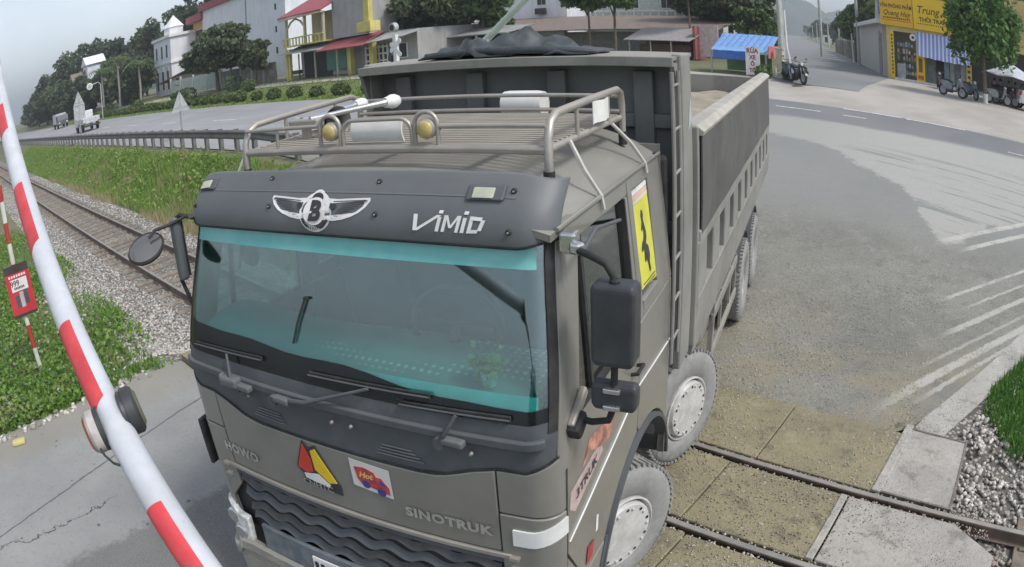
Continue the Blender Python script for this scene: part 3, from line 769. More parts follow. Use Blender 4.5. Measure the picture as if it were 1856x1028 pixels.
# step ledge along the cowl
patch('cowl_ledge', M_DARKP, FQ(1.4), lambda q: WSB(q) - 0.105, lambda q: WSB(q) - 0.06, 1, 0.028, 0.03, cowl, bev=0.008)
patch('cowl_seal', M_BLACK, FQ(1.72), lambda q: cowlbot(q) - 0.008, lambda q: cowlbot(q) + 0.004, 1, 0.012, 0.02, cowl)
for sg in (-1, 1):          # vent slots
    for r in range(4):
        y0 = 0.30 + 0.012 * r; y1 = 0.56 - 0.02 * r
        b = MB(); b.tube([CB(qy(sg * (y0 + (y1 - y0) * i / 5)), 1.935 + 0.018 * r, 0.008) for i in range(6)], 0.0045, 6)
        b.build('vent_slot', M_VISOR, cowl, 30, flip=True)
front = patch('front_panel', M_PAINTF, qr(qy(-.915), qy(.915), 18), 1.478, lambda q: cowlbot(q) - 0.012, 6, 0.012, 0.03, bev=0.006)
for sg in (-1, 1):
    e = [qy(sg * .923)] + [sg * v for v in qr(1, 1.9, 8)]
    up = patch('corner_panel', M_PAINTF, e, 1.735, lambda q: cowlbot(q) - 0.012, 4, 0.012, 0.03, bev=0.005)
    lo = patch('corner_deflector', M_PAINTF, e, lambda q: 1.05 if abs(q) > 1.1 else 1.32 - (abs(q) - .86) * 1.1, 1.725, 6, 0.016, 0.03, bev=0.005)
    if sg > 0: patch('deflector_insert', M_WHITE, [sg * v for v in (0.93, 0.97, 1.0, 1.15, 1.3, 1.45, 1.6, 1.75, 1.88)], lambda q: 1.545 + 0.05 * sm(1.0, 1.9, abs(q)), lambda q: 1.645 + 0.05 * sm(1.0, 1.9, abs(q)), 2, 0.026, 0.012, lo)
    for z in (1.38, 1.46):
        b = MB(); b.box(CB(sg * .935, z, 0.03), (0.03, 0.05, 0.018)); b.build('deflector_clip', M_STEEL, lo, flip=True)
patch('lip_trim', M_STEEL, qr(qy(-.97), qy(.97), 18), 1.440, 1.472, 1, 0.026, 0.03, bev=0.006)
# grille: dark recess with wavy slats
gr = patch('grille', M_BLACK, qr(qy(-.96), qy(.96), 18), 1.02, 1.435, 2, -0.02, 0.02)
M_GRILLE = mat('grille_black', (.045, .047, .05), .45, var=.2, scale=6, dust=.3, dustcol=(.14, .14, .13))
def wave(y, z0, amp): return z0 + amp * math.sin(y * 2 * math.pi / 0.235)
for r, z0 in enumerate((1.365, 1.265, 1.165, 1.07)):
    b = MB(); n = 72; ys = [-.9 + 1.8 * i / n for i in range(n + 1)]
    ph = 0.06 * r
    b.slab(lambda i, j: CB(qy(ys[i]), wave(ys[i] + ph, z0, .022) + (.018 if j else -.028), 0.016 if j == 0 else -.012),
           lambda i, j: CB(qy(ys[i]), wave(ys[i] + ph, z0, .022) + (.018 if j else -.028), 0.004 if j == 0 else -.024), n, 1)
    b.build('grille_slat', M_DARKP if r % 2 else M_GRILLE, gr, 40, flip=True)
patch('grille_upper_bar', M_DARKP, qr(qy(-.96), qy(.96), 18), 1.395, 1.436, 1, 0.012, 0.03, gr, bev=0.006)
# bumper
def BP(q, z, off): 
    p = CB(q, 1.0, off); return (p[0] - 0.03 - 0.05 * sm(1.02, .62, z), p[1], z)
def bpatch(name, m, qs, z0, z1, off, th, parent=None, bev=0.008, nz=3):
    b = MB(); f = lambda o: (lambda i, j: BP(qs[i], (z0(qs[i]) if callable(z0) else z0) + ((z1(qs[i]) if callable(z1) else z1) - (z0(qs[i]) if callable(z0) else z0)) * j / nz, o))
    b.slab(f(off), f(off - th), len(qs) - 1, nz); return b.build(name, m, parent or TRK, 40, bev, flip=True)
bump = bpatch('bumper', M_PAINTF, FQ(1.95), 0.42, lambda q: 0.83 - 0.1 * sm(.9, 1.2, abs(q)), 0.03, 0.05)
bpatch('bumper_step_recess', mat('blue_grey_plastic', (0.10, 0.13, 0.16), .5, dust=.4), qr(qy(-.82), qy(.82), 14), 0.80, 1.03, 0.012, 0.03, bump)
bpatch('bumper_lip', M_PAINTF, FQ(1.9), lambda q: 0.775 - 0.1 * sm(.9, 1.2, abs(q)), lambda q: 0.845 - 0.1 * sm(.9, 1.2, abs(q)), 0.055, 0.04, bump)
bpatch('number_plate', M_WHITE, qr(qy(-.36), qy(.02), 6), 0.86, 0.98, 0.03, 0.01, bump, 0.0)
for i in range(7):
    if i == 3: continue
    y = -.33 + i * .05; MB().box(BP(qy(y), .92, .032), (.004, .028, .06)).build('plate_character', M_BLACK, bump, flip=True)
for sg in (-1, 1):
    hq = [sg * v for v in (0.9, 0.95, 1.0, 1.2, 1.4, 1.6, 1.8)]
    h = bpatch('headlamp', M_LENS, hq, lambda q: 0.745 - .05 * sm(.9, 1.1, abs(q)), lambda q: 1.02 + 0.08 * sm(.92, 1.3, abs(q)), 0.02, 0.05, None, 0.01)
    for q, z in ((1.0, .86), (1.25, .97)):
        b = MB(); c = BP(sg * q, z, .022); b.lathe([(0, -.012), (.055, -.010), (.066, .0), (.066, .01)], c, 'x', 16); b.build('reflector_bowl', M_CHROME, h, 40, flip=True)
    # dark side grille box by the corner (air intake)
    b = MB(); p = CB(sg * 2.0, 1.5, 0.0)
    b.hexa([(-.02, sg * 1.195, 1.36), (.16, sg * 1.215, 1.36), (.16, sg * 1.215, 1.70), (-.02, sg * 1.195, 1.70), (-.02, sg * 1.225, 1.36), (.16, sg * 1.245, 1.36), (.16, sg * 1.245, 1.70), (-.02, sg * 1.225, 1.70)])
    if sg < 0:
        si = b.build('corner_air_intake', M_BLACK, TRK, bev=.006, flip=True)
        for z in (1.46, 1.57):
            b = MB(); b.box((.07, sg * 1.245, z), (.13, .012, .012)); b.build('intake_bar', M_STEEL, si, flip=True)
# --- windscreen with its rubber and sun strip, pillars
ws = patch('windscreen', M_WSCREEN, FQ(1.52, 6), WSB, 2.985, 6, 0.0, 0.006, smooth=60)
patch('sun_strip', M_STRIP, FQ(1.30, 5), lambda q: 2.835, 2.98, 2, 0.004, 0.003, ws, 60)
patch('lower_frit', mat('glossy_black_frit', (.012, .015, .017), .12, var=.1), FQ(1.50, 5), lambda q: WSB(q) + .002, lambda q: WSB(q) + 0.060 + .075 * sm(.95, -.2, q) + (.03 * sm(.2, 1.2, -q)) + .010 * math.sin(q * 9) * sm(1, .5, abs(q)), 1, 0.002, 0.003, ws, 60)
for sg in (-1, 1):
    patch('windscreen_rubber', M_BLACK, [sg * v for v in qr(1.46, 1.66, 4)], 2.19, 2.99, 6, 0.010, 0.02, ws)
    patch('pillar', M_PAINTF, [sg * v for v in qr(1.67, 2.0, 5)] + [sg * 2.10], 1.96, 3.0, 8, 0.012, 0.05, bev=.005)
# interior: dashboard with studded mat, seats, steering wheel
M_DASH, _b, _k = newmat('studded_dash_mat')
_v = _k.voro(_k.obj(), 24.0); _v.inputs['Randomness'].default_value = 0.0
_sx = _k.n.new('ShaderNodeSeparateXYZ'); _k.l.new(_k.obj(), _sx.inputs[0])
_on = _k.math('MULTIPLY', _k.rng(_sx.outputs[1], .32, -.12), _k.rng(_k.noise(_k.obj(), 3.0, 4), .3, .55, .35, 1))
_k.set(_b.inputs['Base Color'], _k.mix(_k.math('MULTIPLY', _k.rng(_v.outputs['Distance'], 0.16, 0.34, .8, 0), _on), _k.mix(_on, (0.05, 0.22, 0.21), (0.22, 0.28, 0.26)), (0.62, 0.65, 0.55)))
_b.inputs['Roughness'].default_value = 0.6
b = MB(); ys = qr(-1.05, 1.05, 20)
b.slab(lambda i, j: (cabX(2.3) + .035 * ys[i] ** 2 + .035 + .11 * j, ys[i], 2.30 + .055 * math.sin(j * .6) + .012 * math.sin(ys[i] * 5)), lambda i, j: (cabX(2.3) + .035 * ys[i] ** 2 + .035 + .11 * j, ys[i], 2.2), 20, 4)
dash = b.build('dashboard', M_DASH, TRK, 40, flip=True)
patch('dash_front_edge', mat('turquoise_dash_trim', (0.16, 0.62, 0.58), .4), FQ(1.25, 3), 2.255, 2.325, 1, -0.022, 0.006, dash, 60)
b = MB(); b.tube([(.45 + .05 * math.cos(a) * 1, .52 + .22 * math.cos(a), 2.42 + .20 * math.sin(a)) for a in [2 * math.pi * i / 24 for i in range(24)]], .016, 8, True)
b.cyl((.45, .52, 2.42), (.30, .52, 2.2), .03); b.box((.455, .52, 2.42), (.03, .40, .03)); b.build('steering_wheel', M_BLACK, TRK, 40, flip=True)
for y in (-.6, .55):
    b = MB(); b.box((1.35, y, 2.1), (.16, .5, .8), (0, -.15, 0)); b.box((1.38, y, 2.62), (.1, .28, .2)); b.box((1.1, y, 1.75), (.5, .5, .14)); b.build('seat', mat('grey_seat_cloth', (.05, .055, .06), .9), TRK, 0, .04, flip=True, seg=3)
b = MB(); b.tube([CB(qy(-.19), 2.40, .010), CB(qy(-.165), 2.50, .012), CB(qy(-.12), 2.62, .012)], .007, 6); b.box(CB(qy(-.112), 2.625, .012), (.014, .028, .012)); b.build('windscreen_aerial', M_BLACK, TRK, flip=True)
pp = empty('dash_plant', (0, 0, 0), 0, TRK)
_P = np.column_stack([np.random.default_rng(5).normal(0, .028, 110) + cabX(2.42) + .095, -(np.random.default_rng(6).normal(0, .040, 110) + .84), np.random.default_rng(7).normal(0, .038, 110) + 2.43])
_V, _F = leaves(_P, .026, .4, .3, 1.6); _o = mesh_np('plant_leaves', _V, _F, None, leafmat('plant_green', (.10, .22, .06), (.35, .42, .16))); _o.parent = pp
MB().lathe([(.0, 0), (.03, 0), (.04, .07), (.034, .07), (.0, .06)], (cabX(2.42) + .10, .84, 2.315), 'z', 14).build('plant_pot', M_WHITE, pp, 40, flip=True)
# --- sun visor above the windscreen
def VS(y, v, off=0.0):
    a = abs(y); sg = 1 if y >= 0 else -1
    e = max(0.0, a - 0.99)
    bx_ = 0.02 * y * y + (0.14 - math.sqrt(max(0, 0.14 ** 2 - e * e)) if e < .14 else .14)
    bul = 0.030 * math.sin(math.pi * min(1, v * 1.05)) * (1 - .5 * sm(.96, 1.12, a))
    return (0.160 + 0.150 * max(0.0, v) ** 1.3 + bx_ - bul - off, y, 2.925 + 0.275 * v - 0.03 * sm(.92, 1.12, a) * v + .06 * sm(.97, 1.12, a) * (1 - v) * .4)
ys = qr(-1.122, -.96, 8)[:-1] + qr(-.96, .96, 22) + qr(.96, 1.122, 8)[1:]
b = MB(); b.slab(lambda i, j: VS(ys[i], j / 10), lambda i, j: VS(ys[i], j / 10, -.03), len(ys) - 1, 10)
vis = b.build('sun_visor', M_VISOR, TRK, 50, .006, flip=True)
b = MB(); b.slab(lambda i, j: VS(ys[i], -.02 + .03 * j, .006), lambda i, j: VS(ys[i], -.02 + .03 * j, -.02), len(ys) - 1, 1); b.build('visor_seal', M_BLACK, vis, 50, flip=True)
b = MB(); b.slab(lambda i, j: VS(ys[i + 8], .69 + .018 * j, .003 if j == 0 else .0015), lambda i, j: VS(ys[i + 8], .69 + .018 * j, -.004), 22, 1); b.build('visor_crease', M_VISOR, vis, 50, flip=True)
def vinv(z): return min(1, max(0, (z - 2.925) / 0.275))
b = MB(); b.lathe([(.0, -.010), (.010, -.009), (.013, -.003), (.013, .004)], (0, 0, 0), 'x', 12)
bolt0 = None
BOLTS = ((-.418, 3.170), (.284, 3.160), (.945, 3.140), (-.372, 3.05), (.31, 3.035), (.952, 2.992), (-1.036, 3.034))
for y, z in BOLTS:
    c = VS(y, vinv(z), .002)
    if bolt0 is None: bolt0 = b.build('bolt', M_BLACK, vis, 40, flip=True); bolt0.location = (c[0], -c[1], c[2])
    else: inst(bolt0, (c[0], -c[1], c[2]), vis)
b = MB(); b.lathe([(0, -.003), (.004, -.002), (.005, 0)], (0, 0, 0), 'x', 8); s0 = None
for y, z in BOLTS[:6]:
    c = VS(y, vinv(z), .012)
    if s0 is None: s0 = b.build('screw_head', M_CHROME, vis, 40, flip=True); s0.location = (c[0], -c[1], c[2])
    else: inst(s0, (c[0], -c[1], c[2]), vis)
for y, z in ((-.96, 3.150), (.828, 3.134)):
    v0 = vinv(z)
    b = MB(); b.slab(lambda i, j: VS(y - .085 + .17 * i / 6, v0 - .10 + .20 * j / 2, .018), lambda i, j: VS(y - .085 + .17 * i / 6, v0 - .10 + .20 * j / 2, -.01), 6, 2)
    L = b.build('marker_lamp', M_DARKP, vis, 0, .008, flip=True)
    b = MB(); b.slab(lambda i, j: VS(y - .055 + .095 * i / 4, v0 - .065 + .13 * j / 2, .026), lambda i, j: VS(y - .055 + .095 * i / 4, v0 - .065 + .13 * j / 2, .01), 4, 2)
    b.build('lamp_lens', mat('marker_lens', (.48, .50, .38), .25), L, 0, .004, flip=True)
# lettering and winged emblem on the visor
def vmap(y0, z0, off): return lambda u, w: VS(y0 + u, vinv(z0) + w / 0.275, off)
b = MB(); vm_ = vmap(.70, 3.012, .005)
def stroke(x0, y0, x1, y1, w, tilt=.22):
    sh = lambda x, y: vm_(x + y * tilt, y)
    if abs(y1 - y0) >= abs(x1 - x0) * .4: b.add([sh(x0 - w / 2, y0), sh(x0 + w / 2, y0), sh(x1 + w / 2, y1), sh(x1 - w / 2, y1)], [(0, 1, 2, 3)])
    else: b.add([sh(x0, y0 - w / 2), sh(x0, y0 + w / 2), sh(x1, y1 + w / 2), sh(x1, y1 - w / 2)], [(0, 1, 2, 3)])
H_ = .033
stroke(-.185, H_, -.172, -H_, .020); stroke(-.170, -H_, -.070, H_, .022)
for x in (-.066, .052): stroke(x, -H_, x, H_ * .8, .017); stroke(x, H_ + .006, x, H_ + .018, .020)
for x in (-.038, .026): stroke(x, -H_, x, H_, .015)
stroke(-.034, H_, -.006, -H_ * .5, .012); stroke(.022, H_, -.006, -H_ * .5, .012)
stroke(.082, -H_, .082, H_, .017); stroke(.08, H_ - .007, .130, H_ - .009, .014); stroke(.08, -H_ + .007, .122, -H_ + .009, .014); stroke(.128, -H_ + .012, .136, H_ - .012, .018)
b.build('lettering', M_WHITE, vis, flip=True, recalc=False)
M_EMB = mat('emblem_white', (.72, .70, .70), .5, var=.05)
M_EMBK = mat('emblem_black', (.035, .036, .04), .5, var=.05)
def poly_on(mb, pts, fn): mb.add([fn(u, w) for u, w in pts], [tuple(range(len(pts)))])
emb = empty('winged_emblem', (0, 0, 0), 0, vis)
EK = 1.07
def emap(off): return lambda u, w: VS(-.045 + u * EK, vinv(3.040) + w * EK * .86 / 0.275, off)
em, em2, em3, em4 = emap(.003), emap(.0075), emap(.012), emap(.0165)
circ = lambda r, n=28, cx=0, cy=0: [(cx + r * math.cos(2 * math.pi * i / n), cy + r * math.sin(2 * math.pi * i / n)) for i in range(n)]
b = MB()
for sg in (-1, 1):
    out = [(.02, .046), (.07, .056), (.12, .054), (.18, .058), (.29, .064), (.294, .050), (.275, .022), (.245, -.002), (.205, -.022), (.155, -.038), (.105, -.046), (.06, -.045), (.02, -.04)]
    pts = [(sg * u, w) for u, w in out]
    poly_on(b, pts, em)
poly_on(b, circ(.096, 32, 0, -.012), em); poly_on(b, circ(.042, 20, 0, .052), em)
b.build('emblem_base', M_EMB, emb, flip=True, recalc=False)
b = MB()
for sg in (-1, 1):
    for r in range(8):
        f = r / 7
        x0, y0 = .150 - .05 * f, .030 - .058 * f
        x1, y1 = .282 - .175 * f ** 1.15, .052 - .086 * f
        w = .0021
        poly_on(b, [(sg * x0, y0 - w * .5), (sg * x0, y0 + w * .5), (sg * x1, y1 + w), (sg * x1, y1 - w)], em2)
    poly_on(b, [(sg * u, w) for u, w in ((.098, .046), (.275, .056), (.276, .051), (.10, .042))], em2)
    poly_on(b, [(sg * u, w) for u, w in ((.080, .036), (.112, .036), (.120, .022), (.098, .004), (.082, .016))], em2)
    ring = [(sg * .086 * math.cos(a), -.012 + .086 * math.sin(a)) for a in qr(R(-62), R(-20), 6)] + [(sg * .073 * math.cos(a), -.012 + .073 * math.sin(a)) for a in qr(R(-20), R(-62), 6)]
    poly_on(b, ring, em2)
for i in range(7):
    a = R(-90 + (i - 3) * 8); poly_on(b, [(r * math.cos(a + d), -.012 + r * math.sin(a + d)) for r, d in ((.070, -.025), (.088, -.025), (.088, .025), (.070, .025))], em2)
poly_on(b, [(.034 * math.cos(a), .056 + .026 * math.sin(a)) for a in qr(R(-10), R(190), 12)], em2)
b.build('emblem_feathers', M_EMBK, emb, flip=True, recalc=False)
b = MB(); poly_on(b, circ(.066, 32, 0, -.004), em3); b.build('emblem_disc', M_EMB, emb, flip=True, recalc=False)
b = MB(); text_mb(b, 'B', .128, lambda u, w: em4(u, w - .004), shear=.1, bold=.006); b.build('emblem_letter', M_EMBK, emb, flip=True, recalc=False)
# lettering, badge and sticker on the front panel
def fmap(y0, z0, off): return lambda u, w: CB(qy(y0 + u), z0 + w, off)
for txt, y0, z0, sz, xs in (('HOWO', -.80, 1.60, .085, 1.05), ('SINOTRUK', .645, 1.605, .078, 1.12)):
    b = MB(); text_mb(b, txt, sz, fmap(y0, z0, .020), bold=.004, space=1.12, xs=xs); b.build('lettering', M_CHROME if txt == 'HOWO' else mat('silver_letters', (.45, .45, .40), .35, .4), front, flip=True, recalc=False)
bdg = empty('maker_badge', (0, 0, 0), 0, front)
BY, BZ = -.145, 1.735
def bad(name, m, pts, off, scale=1.0):
    b = MB(); fn = fmap(BY, BZ, off); b.prism(pts, 0, -.008, lambda u, v, w: CB(qy(BY + u), BZ + v, off + w)); return b.build(name, m, bdg, flip=True)
bad('badge_outline', M_EMBK, [(-.145, -.055), (-.06, .135), (-.02, .10), (.03, .125), (.155, -.10), (.155, -.165), (-.105, -.155), (-.105, -.095)], .020)
bad('badge_red', mat('badge_red', (.55, .045, .03), .4, var=.05), [(-.132, -.052), (-.058, .115), (-.018, .02), (-.022, -.055), (-.075, -.075)], .024)
bad('badge_yellow', mat('badge_yellow', (.72, .50, .02), .4, var=.05), [(-.008, .085), (.026, .105), (.138, -.085), (.085, -.10), (-.002, -.035)], .024)
bad('badge_white', M_WHITE, [(-.095, -.085), (-.02, -.070), (.012, -.062), (.085, -.115), (.075, -.135), (-.09, -.115)], .024)
b = MB(); text_mb(b, 'CNHTC', .052, fmap(BY - .01, BZ - .145, .024), bold=.001, xs=1.2); b.build('lettering', M_CHROME, bdg, flip=True, recalc=False)
stk = empty('cartoon_sticker', (0, 0, 0), 0, front)
SY, SZ = .235, 1.755
def stp(name, m, pts, off):
    b = MB(); b.prism(pts, 0, -.002, lambda u, v, w: CB(qy(SY + u), SZ + v - u * .02, off + w)); return b.build(name, m, stk, flip=True)
stp('sticker_sheet', mat('sticker_paper', (.62, .60, .58), .5, var=.05), [(-.125, -.075), (.115, -.095), (.115, .085), (-.125, .095)], .017)
M_SRED = mat('sticker_red', (.45, .06, .07), .5, var=.3, scale=20); M_SBLU = mat('sticker_blue', (.06, .05, .22), .5, var=.2, scale=20)
stp('truck_drawing', M_SRED, [(-.09, -.02), (-.10, .05), (-.04, .06), (.02, .045), (.03, .02), (.06, .02), (.10, -.03), (.10, -.075), (-.07, -.05)], .0185)
for cx, cy in ((-.04, -.045), (.05, -.07)): stp('wheel_drawing', M_SBLU, circ(.026, 14, cx, cy), .0195)
stp('cab_window_drawing', M_SBLU, [(.045, .005), (.06, .005), (.085, -.025), (.05, -.02)], .0195)
b = MB(); text_mb(b, 'Hot', .05, lambda u, w: CB(qy(SY - .035 + u), SZ + .012 + w, .0200), bold=.002, shear=.3); b.build('lettering', mat('sticker_yellow', (.70, .45, .12), .5), stk, flip=True, recalc=False)
# --- wipers
for y0, y1, z0, z1, yp in ((-1.04, -.42, 2.262, 2.285, -.62), (-.07, .62, 2.275, 2.288, -.32), (.47, 1.0, 2.235, 2.245, .68)):
    w = empty('wiper', (0, 0, 0), 0, TRK)
    P0, P1 = CB(qy(y0), z0, .03), CB(qy(y1), z1, .03)
    b = MB(); n = 10
    pt = lambda f, o: CB(qy(y0 + (y1 - y0) * f), z0 + (z1 - z0) * f, o)
    b.slab(lambda i, j: (lambda q: (q[0], q[1], q[2] - .014 + .028 * j))(pt(i / n, .022)), lambda i, j: (lambda q: (q[0], q[1], q[2] - .014 + .028 * j))(pt(i / n, .008)), n, 1)
    b.build('wiper_blade', M_BLACK, w, 0, .003, flip=True)
    b = MB(); b.tube([pt(f, .030) for f in (0, .25, .5, .75, 1)], .0045, 6); b.build('blade_spine', M_DARKP, w, 40, flip=True)
    pv = CB(qy(yp), 2.10, .03); mid = pt(.55, .045)
    b = MB(); b.tube([pv, CB(qy(yp + (mid[1] - yp) * .4), 2.15, .055), mid], [.017, .012, .008], 8); b.build('wiper_arm', M_DARKP, w, 40, flip=True)
    b = MB(); b.lathe([(.03, -.03), (.03, .015), (.015, .03)], pv, 'x', 14); b.build('wiper_pivot', M_DARKP, w, 40, flip=True)
    b = MB(); b.box(CB(qy(yp + .07), 2.118, .045), (.045, .11, .035), (0, 0, .05)); b.build('arm_head', M_VISOR, w, 0, .01, flip=True)
for y in (-.55, .06, .18, .82):
    b = MB(); b.lathe([(.0, -.016), (.008, -.014), (.010, 0)], CB(qy(y), 2.05 + .01 * math.sin(y * 9), .02), 'x', 10); b.build('washer_jet', M_STEEL, TRK, 40, flip=True)
b = MB(); b.box(CB(qy(-.66), 2.135, .05), (.07, .14, .055)); b.box(CB(qy(-.72), 2.135, .06), (.05, .03, .08)); b.build('cowl_grab_handle', M_VISOR, TRK, 0, .015, flip=True)
# --- cab sides, doors, windows
def SD(sg): return lambda x, z, w: (x, sg * (cabW(z) + w), z)
def arch(cx, cz, r, a0, a1, n=12): return [(cx + r * math.cos(a), cz + r * math.sin(a)) for a in qr(R(a0), R(a1), n)]
def sidepoly(name, m, sg, poly, off, th, parent=None, bev=.006):
    b = MB(); f = SD(sg); b.prism(poly, off, off - th, f); return b.build(name, m, parent or TRK, 0, bev, flip=True)
ARC = (1.40, 0.62, 0.80)
for sg in (1, -1):
    door = empty('door', (0, 0, 0), 0, TRK)
    sidepoly('door_skin', M_PAINTF, sg, [(.115, 1.42), (.115, 2.165), (1.27, 2.165), (1.27, 1.45)] + arch(*ARC[:2], .84, 99, 150, 8) + [(.60, 1.05), (.34, 1.05)], .012, .04, door)
    sidepoly('door_front_frame', M_PAINTF, sg, [(.125, 2.175), (.30, 2.90), (.49, 2.90), (.27, 2.175)], .012, .04, door)
    sidepoly('door_top_frame', M_PAINTF, sg, [(.30, 2.895), (.32, 2.985), (1.27, 2.985), (1.27, 2.895)], .012, .04, door)
    sidepoly('door_rear_frame', M_PAINTF, sg, [(1.17, 2.17), (1.20, 2.89), (1.27, 2.89), (1.27, 2.17)], .012, .04, door)
    sidepoly('door_window', M_GLASSL, sg, [(.26, 2.16), (.48, 2.90), (1.21, 2.90), (1.18, 2.16)], -.012, .006, door, 0)
    sidepoly('window_divider', M_BLACK, sg, [(.47, 2.17), (.52, 2.89), (.55, 2.89), (.50, 2.17)], .004, .02, door, 0)
    sidepoly('window_seal', M_BLACK, sg, [(1.165, 2.17), (1.195, 2.89), (1.215, 2.89), (1.185, 2.17)], .016, .03, door, 0)
    sidepoly('window_sill_seal', M_BLACK, sg, [(.26, 2.16), (.26, 2.18), (1.18, 2.18), (1.18, 2.16)], .016, .03, door, 0)
    b = MB(); b.tube([(1.10, sg * (cabW(2) + .012), 1.93), (1.10, sg * (cabW(2) + .05), 1.94), (1.22, sg * (cabW(2) + .05), 1.94), (1.22, sg * (cabW(2) + .012), 1.93)], .012, 8); b.build('door_handle', M_BLACK, door, 40, flip=True)
    q = sidepoly('quarter_panel', M_PAINTF, sg, [(1.285, 1.47), (1.285, 2.165), (2.07, 2.165), (2.09, 1.2), (2.09, .75)] + arch(*ARC[:2], .80, 28, 95, 8), .012, .05)
    sidepoly('quarter_upper_front', M_PAINTF, sg, [(1.28, 2.172), (1.28, 2.985), (1.36, 2.985), (1.36, 2.172)], .012, .05, q)
    sidepoly('quarter_upper_rear', M_PAINTF, sg, [(1.71, 2.172), (1.71, 2.985), (2.06, 2.985), (2.07, 2.172)], .012, .05, q)
    sidepoly('quarter_upper_top', M_PAINTF, sg, [(1.362, 2.90), (1.362, 2.985), (1.708, 2.985), (1.708, 2.90)], .012, .05, q)
    sidepoly('quarter_upper_bottom', M_PAINTF, sg, [(1.362, 2.172), (1.362, 2.27), (1.708, 2.27), (1.708, 2.172)], .012, .05, q)
    sidepoly('quarter_window', M_GLASSL, sg, [(1.34, 2.25), (1.34, 2.92), (1.73, 2.92), (1.73, 2.25)], -.01, .006, q, 0)
    # fender over the front wheel, step panel
    b = MB(); aa = qr(R(8), R(172), 20)
    b.slab(lambda i, j: (ARC[0] + (ARC[2] - .02) * math.cos(aa[i]), sg * (.80 + .42 * j), ARC[1] + (ARC[2] - .02) * math.sin(aa[i])), lambda i, j: (ARC[0] + (ARC[2] - .05) * math.cos(aa[i]), sg * (.80 + .42 * j), ARC[1] + (ARC[2] - .05) * math.sin(aa[i])), 20, 1)
    b.build('wheel_arch_liner', M_DARKP, TRK, 40, flip=True)
    sp = sidepoly('step_panel', M_PAINTF, sg, [(.10, .45), (.10, 1.405), (.335, 1.04), (.60, 1.04)] + arch(*ARC[:2], .84, 150, 186, 6) + [(.56, .45)], .016, .05)
    sidepoly('step_edge', M_DARKP, sg, [(.57, .46)] + arch(*ARC[:2], .835, 186, 148, 6) + arch(*ARC[:2], .775, 148, 186, 6) + [(.63, .46)], .020, .06, sp, 0)
    for x, z, ww, hh, mm, nm in ((.42, 1.17, .06, .06, mat('red_decal', (.42, .05, .06), .5, var=.3, scale=12), 'red_reflector'), (.535, 1.30, .035, .09, M_WHITE, 'white_reflector')):
        if sg > 0: sidepoly(nm, mm, sg, [(x - ww, z - hh), (x - ww * .6, z + hh), (x + ww, z + hh * .9), (x + ww * .6, z - hh)] if nm[0] == 'r' else [(x - .02, z - .06), (x - .012, z + .06), (x + .02, z + .045), (x + .014, z - .065)], .019 if z < 1.2 else .014, .001, sp, 0)
# thin white coach line and decals on the left side
b = MB(); b.tube([(.12, cabW(1.5) + .016, 1.50), (.6, cabW(1.6) + .016, 1.63), (1.26, cabW(1.7) + .016, 1.775), (2.06, cabW(1.7) + .016, 1.72)], .005, 6); b.build('coach_line', M_WHITE, TRK, flip=True)
M_DECAL = mat('reddish_decal', (.42, .20, .15), .5, var=.5, scale=14)
sidepoly('side_decal', M_DECAL, 1, [(.30, 1.84), (.40, 1.95), (.62, 1.90), (.82, 1.86), (.72, 1.76), (.55, 1.80), (.42, 1.86)], .0145, .001, None, 0)
bn = sidepoly('side_banner', mat('pinkish_banner', (.45, .34, .32), .5, var=.2, scale=10), 1, [(.13, 1.70), (.14, 1.80), (.56, 1.83), (.60, 1.75), (.20, 1.64)], .0145, .001, None, 0)
b = MB(); text_mb(b, '3TRUK', .075, lambda u, w: (.36 + u, cabW(1.75) + .0165, 1.745 + w + u * .1), bold=.002, xs=1.3); b.build('lettering', M_EMBK, bn, flip=True, recalc=False)
# yellow prancing-horse sticker on the left quarter window
yst = sidepoly('yellow_window_sticker', mat('sticker_yellow_sheet', (.60, .58, .07), .45, var=.08, scale=6), 1, [(1.368, 2.33), (1.368, 2.80), (1.70, 2.81), (1.70, 2.30)], .004, .012, None, 0)
for i, c in enumerate(((.66, .66, .64), (.62, .42, .36), (.60, .55, .40))): sidepoly('sticker_band', mat('sticker_band_%d' % i, c, .5), 1, [(1.368, 2.885 - i * .028), (1.70, 2.890 - i * .028), (1.70, 2.866 - i * .028), (1.368, 2.861 - i * .028)], .005, .012, yst, 0)
horse = [(1.52, 2.755), (1.545, 2.74), (1.55, 2.715), (1.535, 2.70), (1.548, 2.66), (1.565, 2.62), (1.56, 2.585), (1.535, 2.555), (1.575, 2.53), (1.59, 2.475), (1.57, 2.43), (1.585, 2.385), (1.56, 2.375), (1.548, 2.425), (1.53, 2.46), (1.515, 2.50), (1.505, 2.455), (1.485, 2.46), (1.495, 2.52), (1.475, 2.545), (1.455, 2.525), (1.445, 2.545), (1.47, 2.575), (1.50, 2.585), (1.52, 2.62), (1.512, 2.66), (1.49, 2.635), (1.48, 2.65), (1.508, 2.69), (1.50, 2.72)]
sidepoly('horse_emblem', M_EMBK, 1, horse, .0065, .002, yst, 0)
for z in (2.325, 2.345): sidepoly('sticker_line', M_EMBK, 1, [(1.40, z), (1.67, z - .008), (1.67, z - .003), (1.40, z + .005)], .0065, .002, yst, 0)
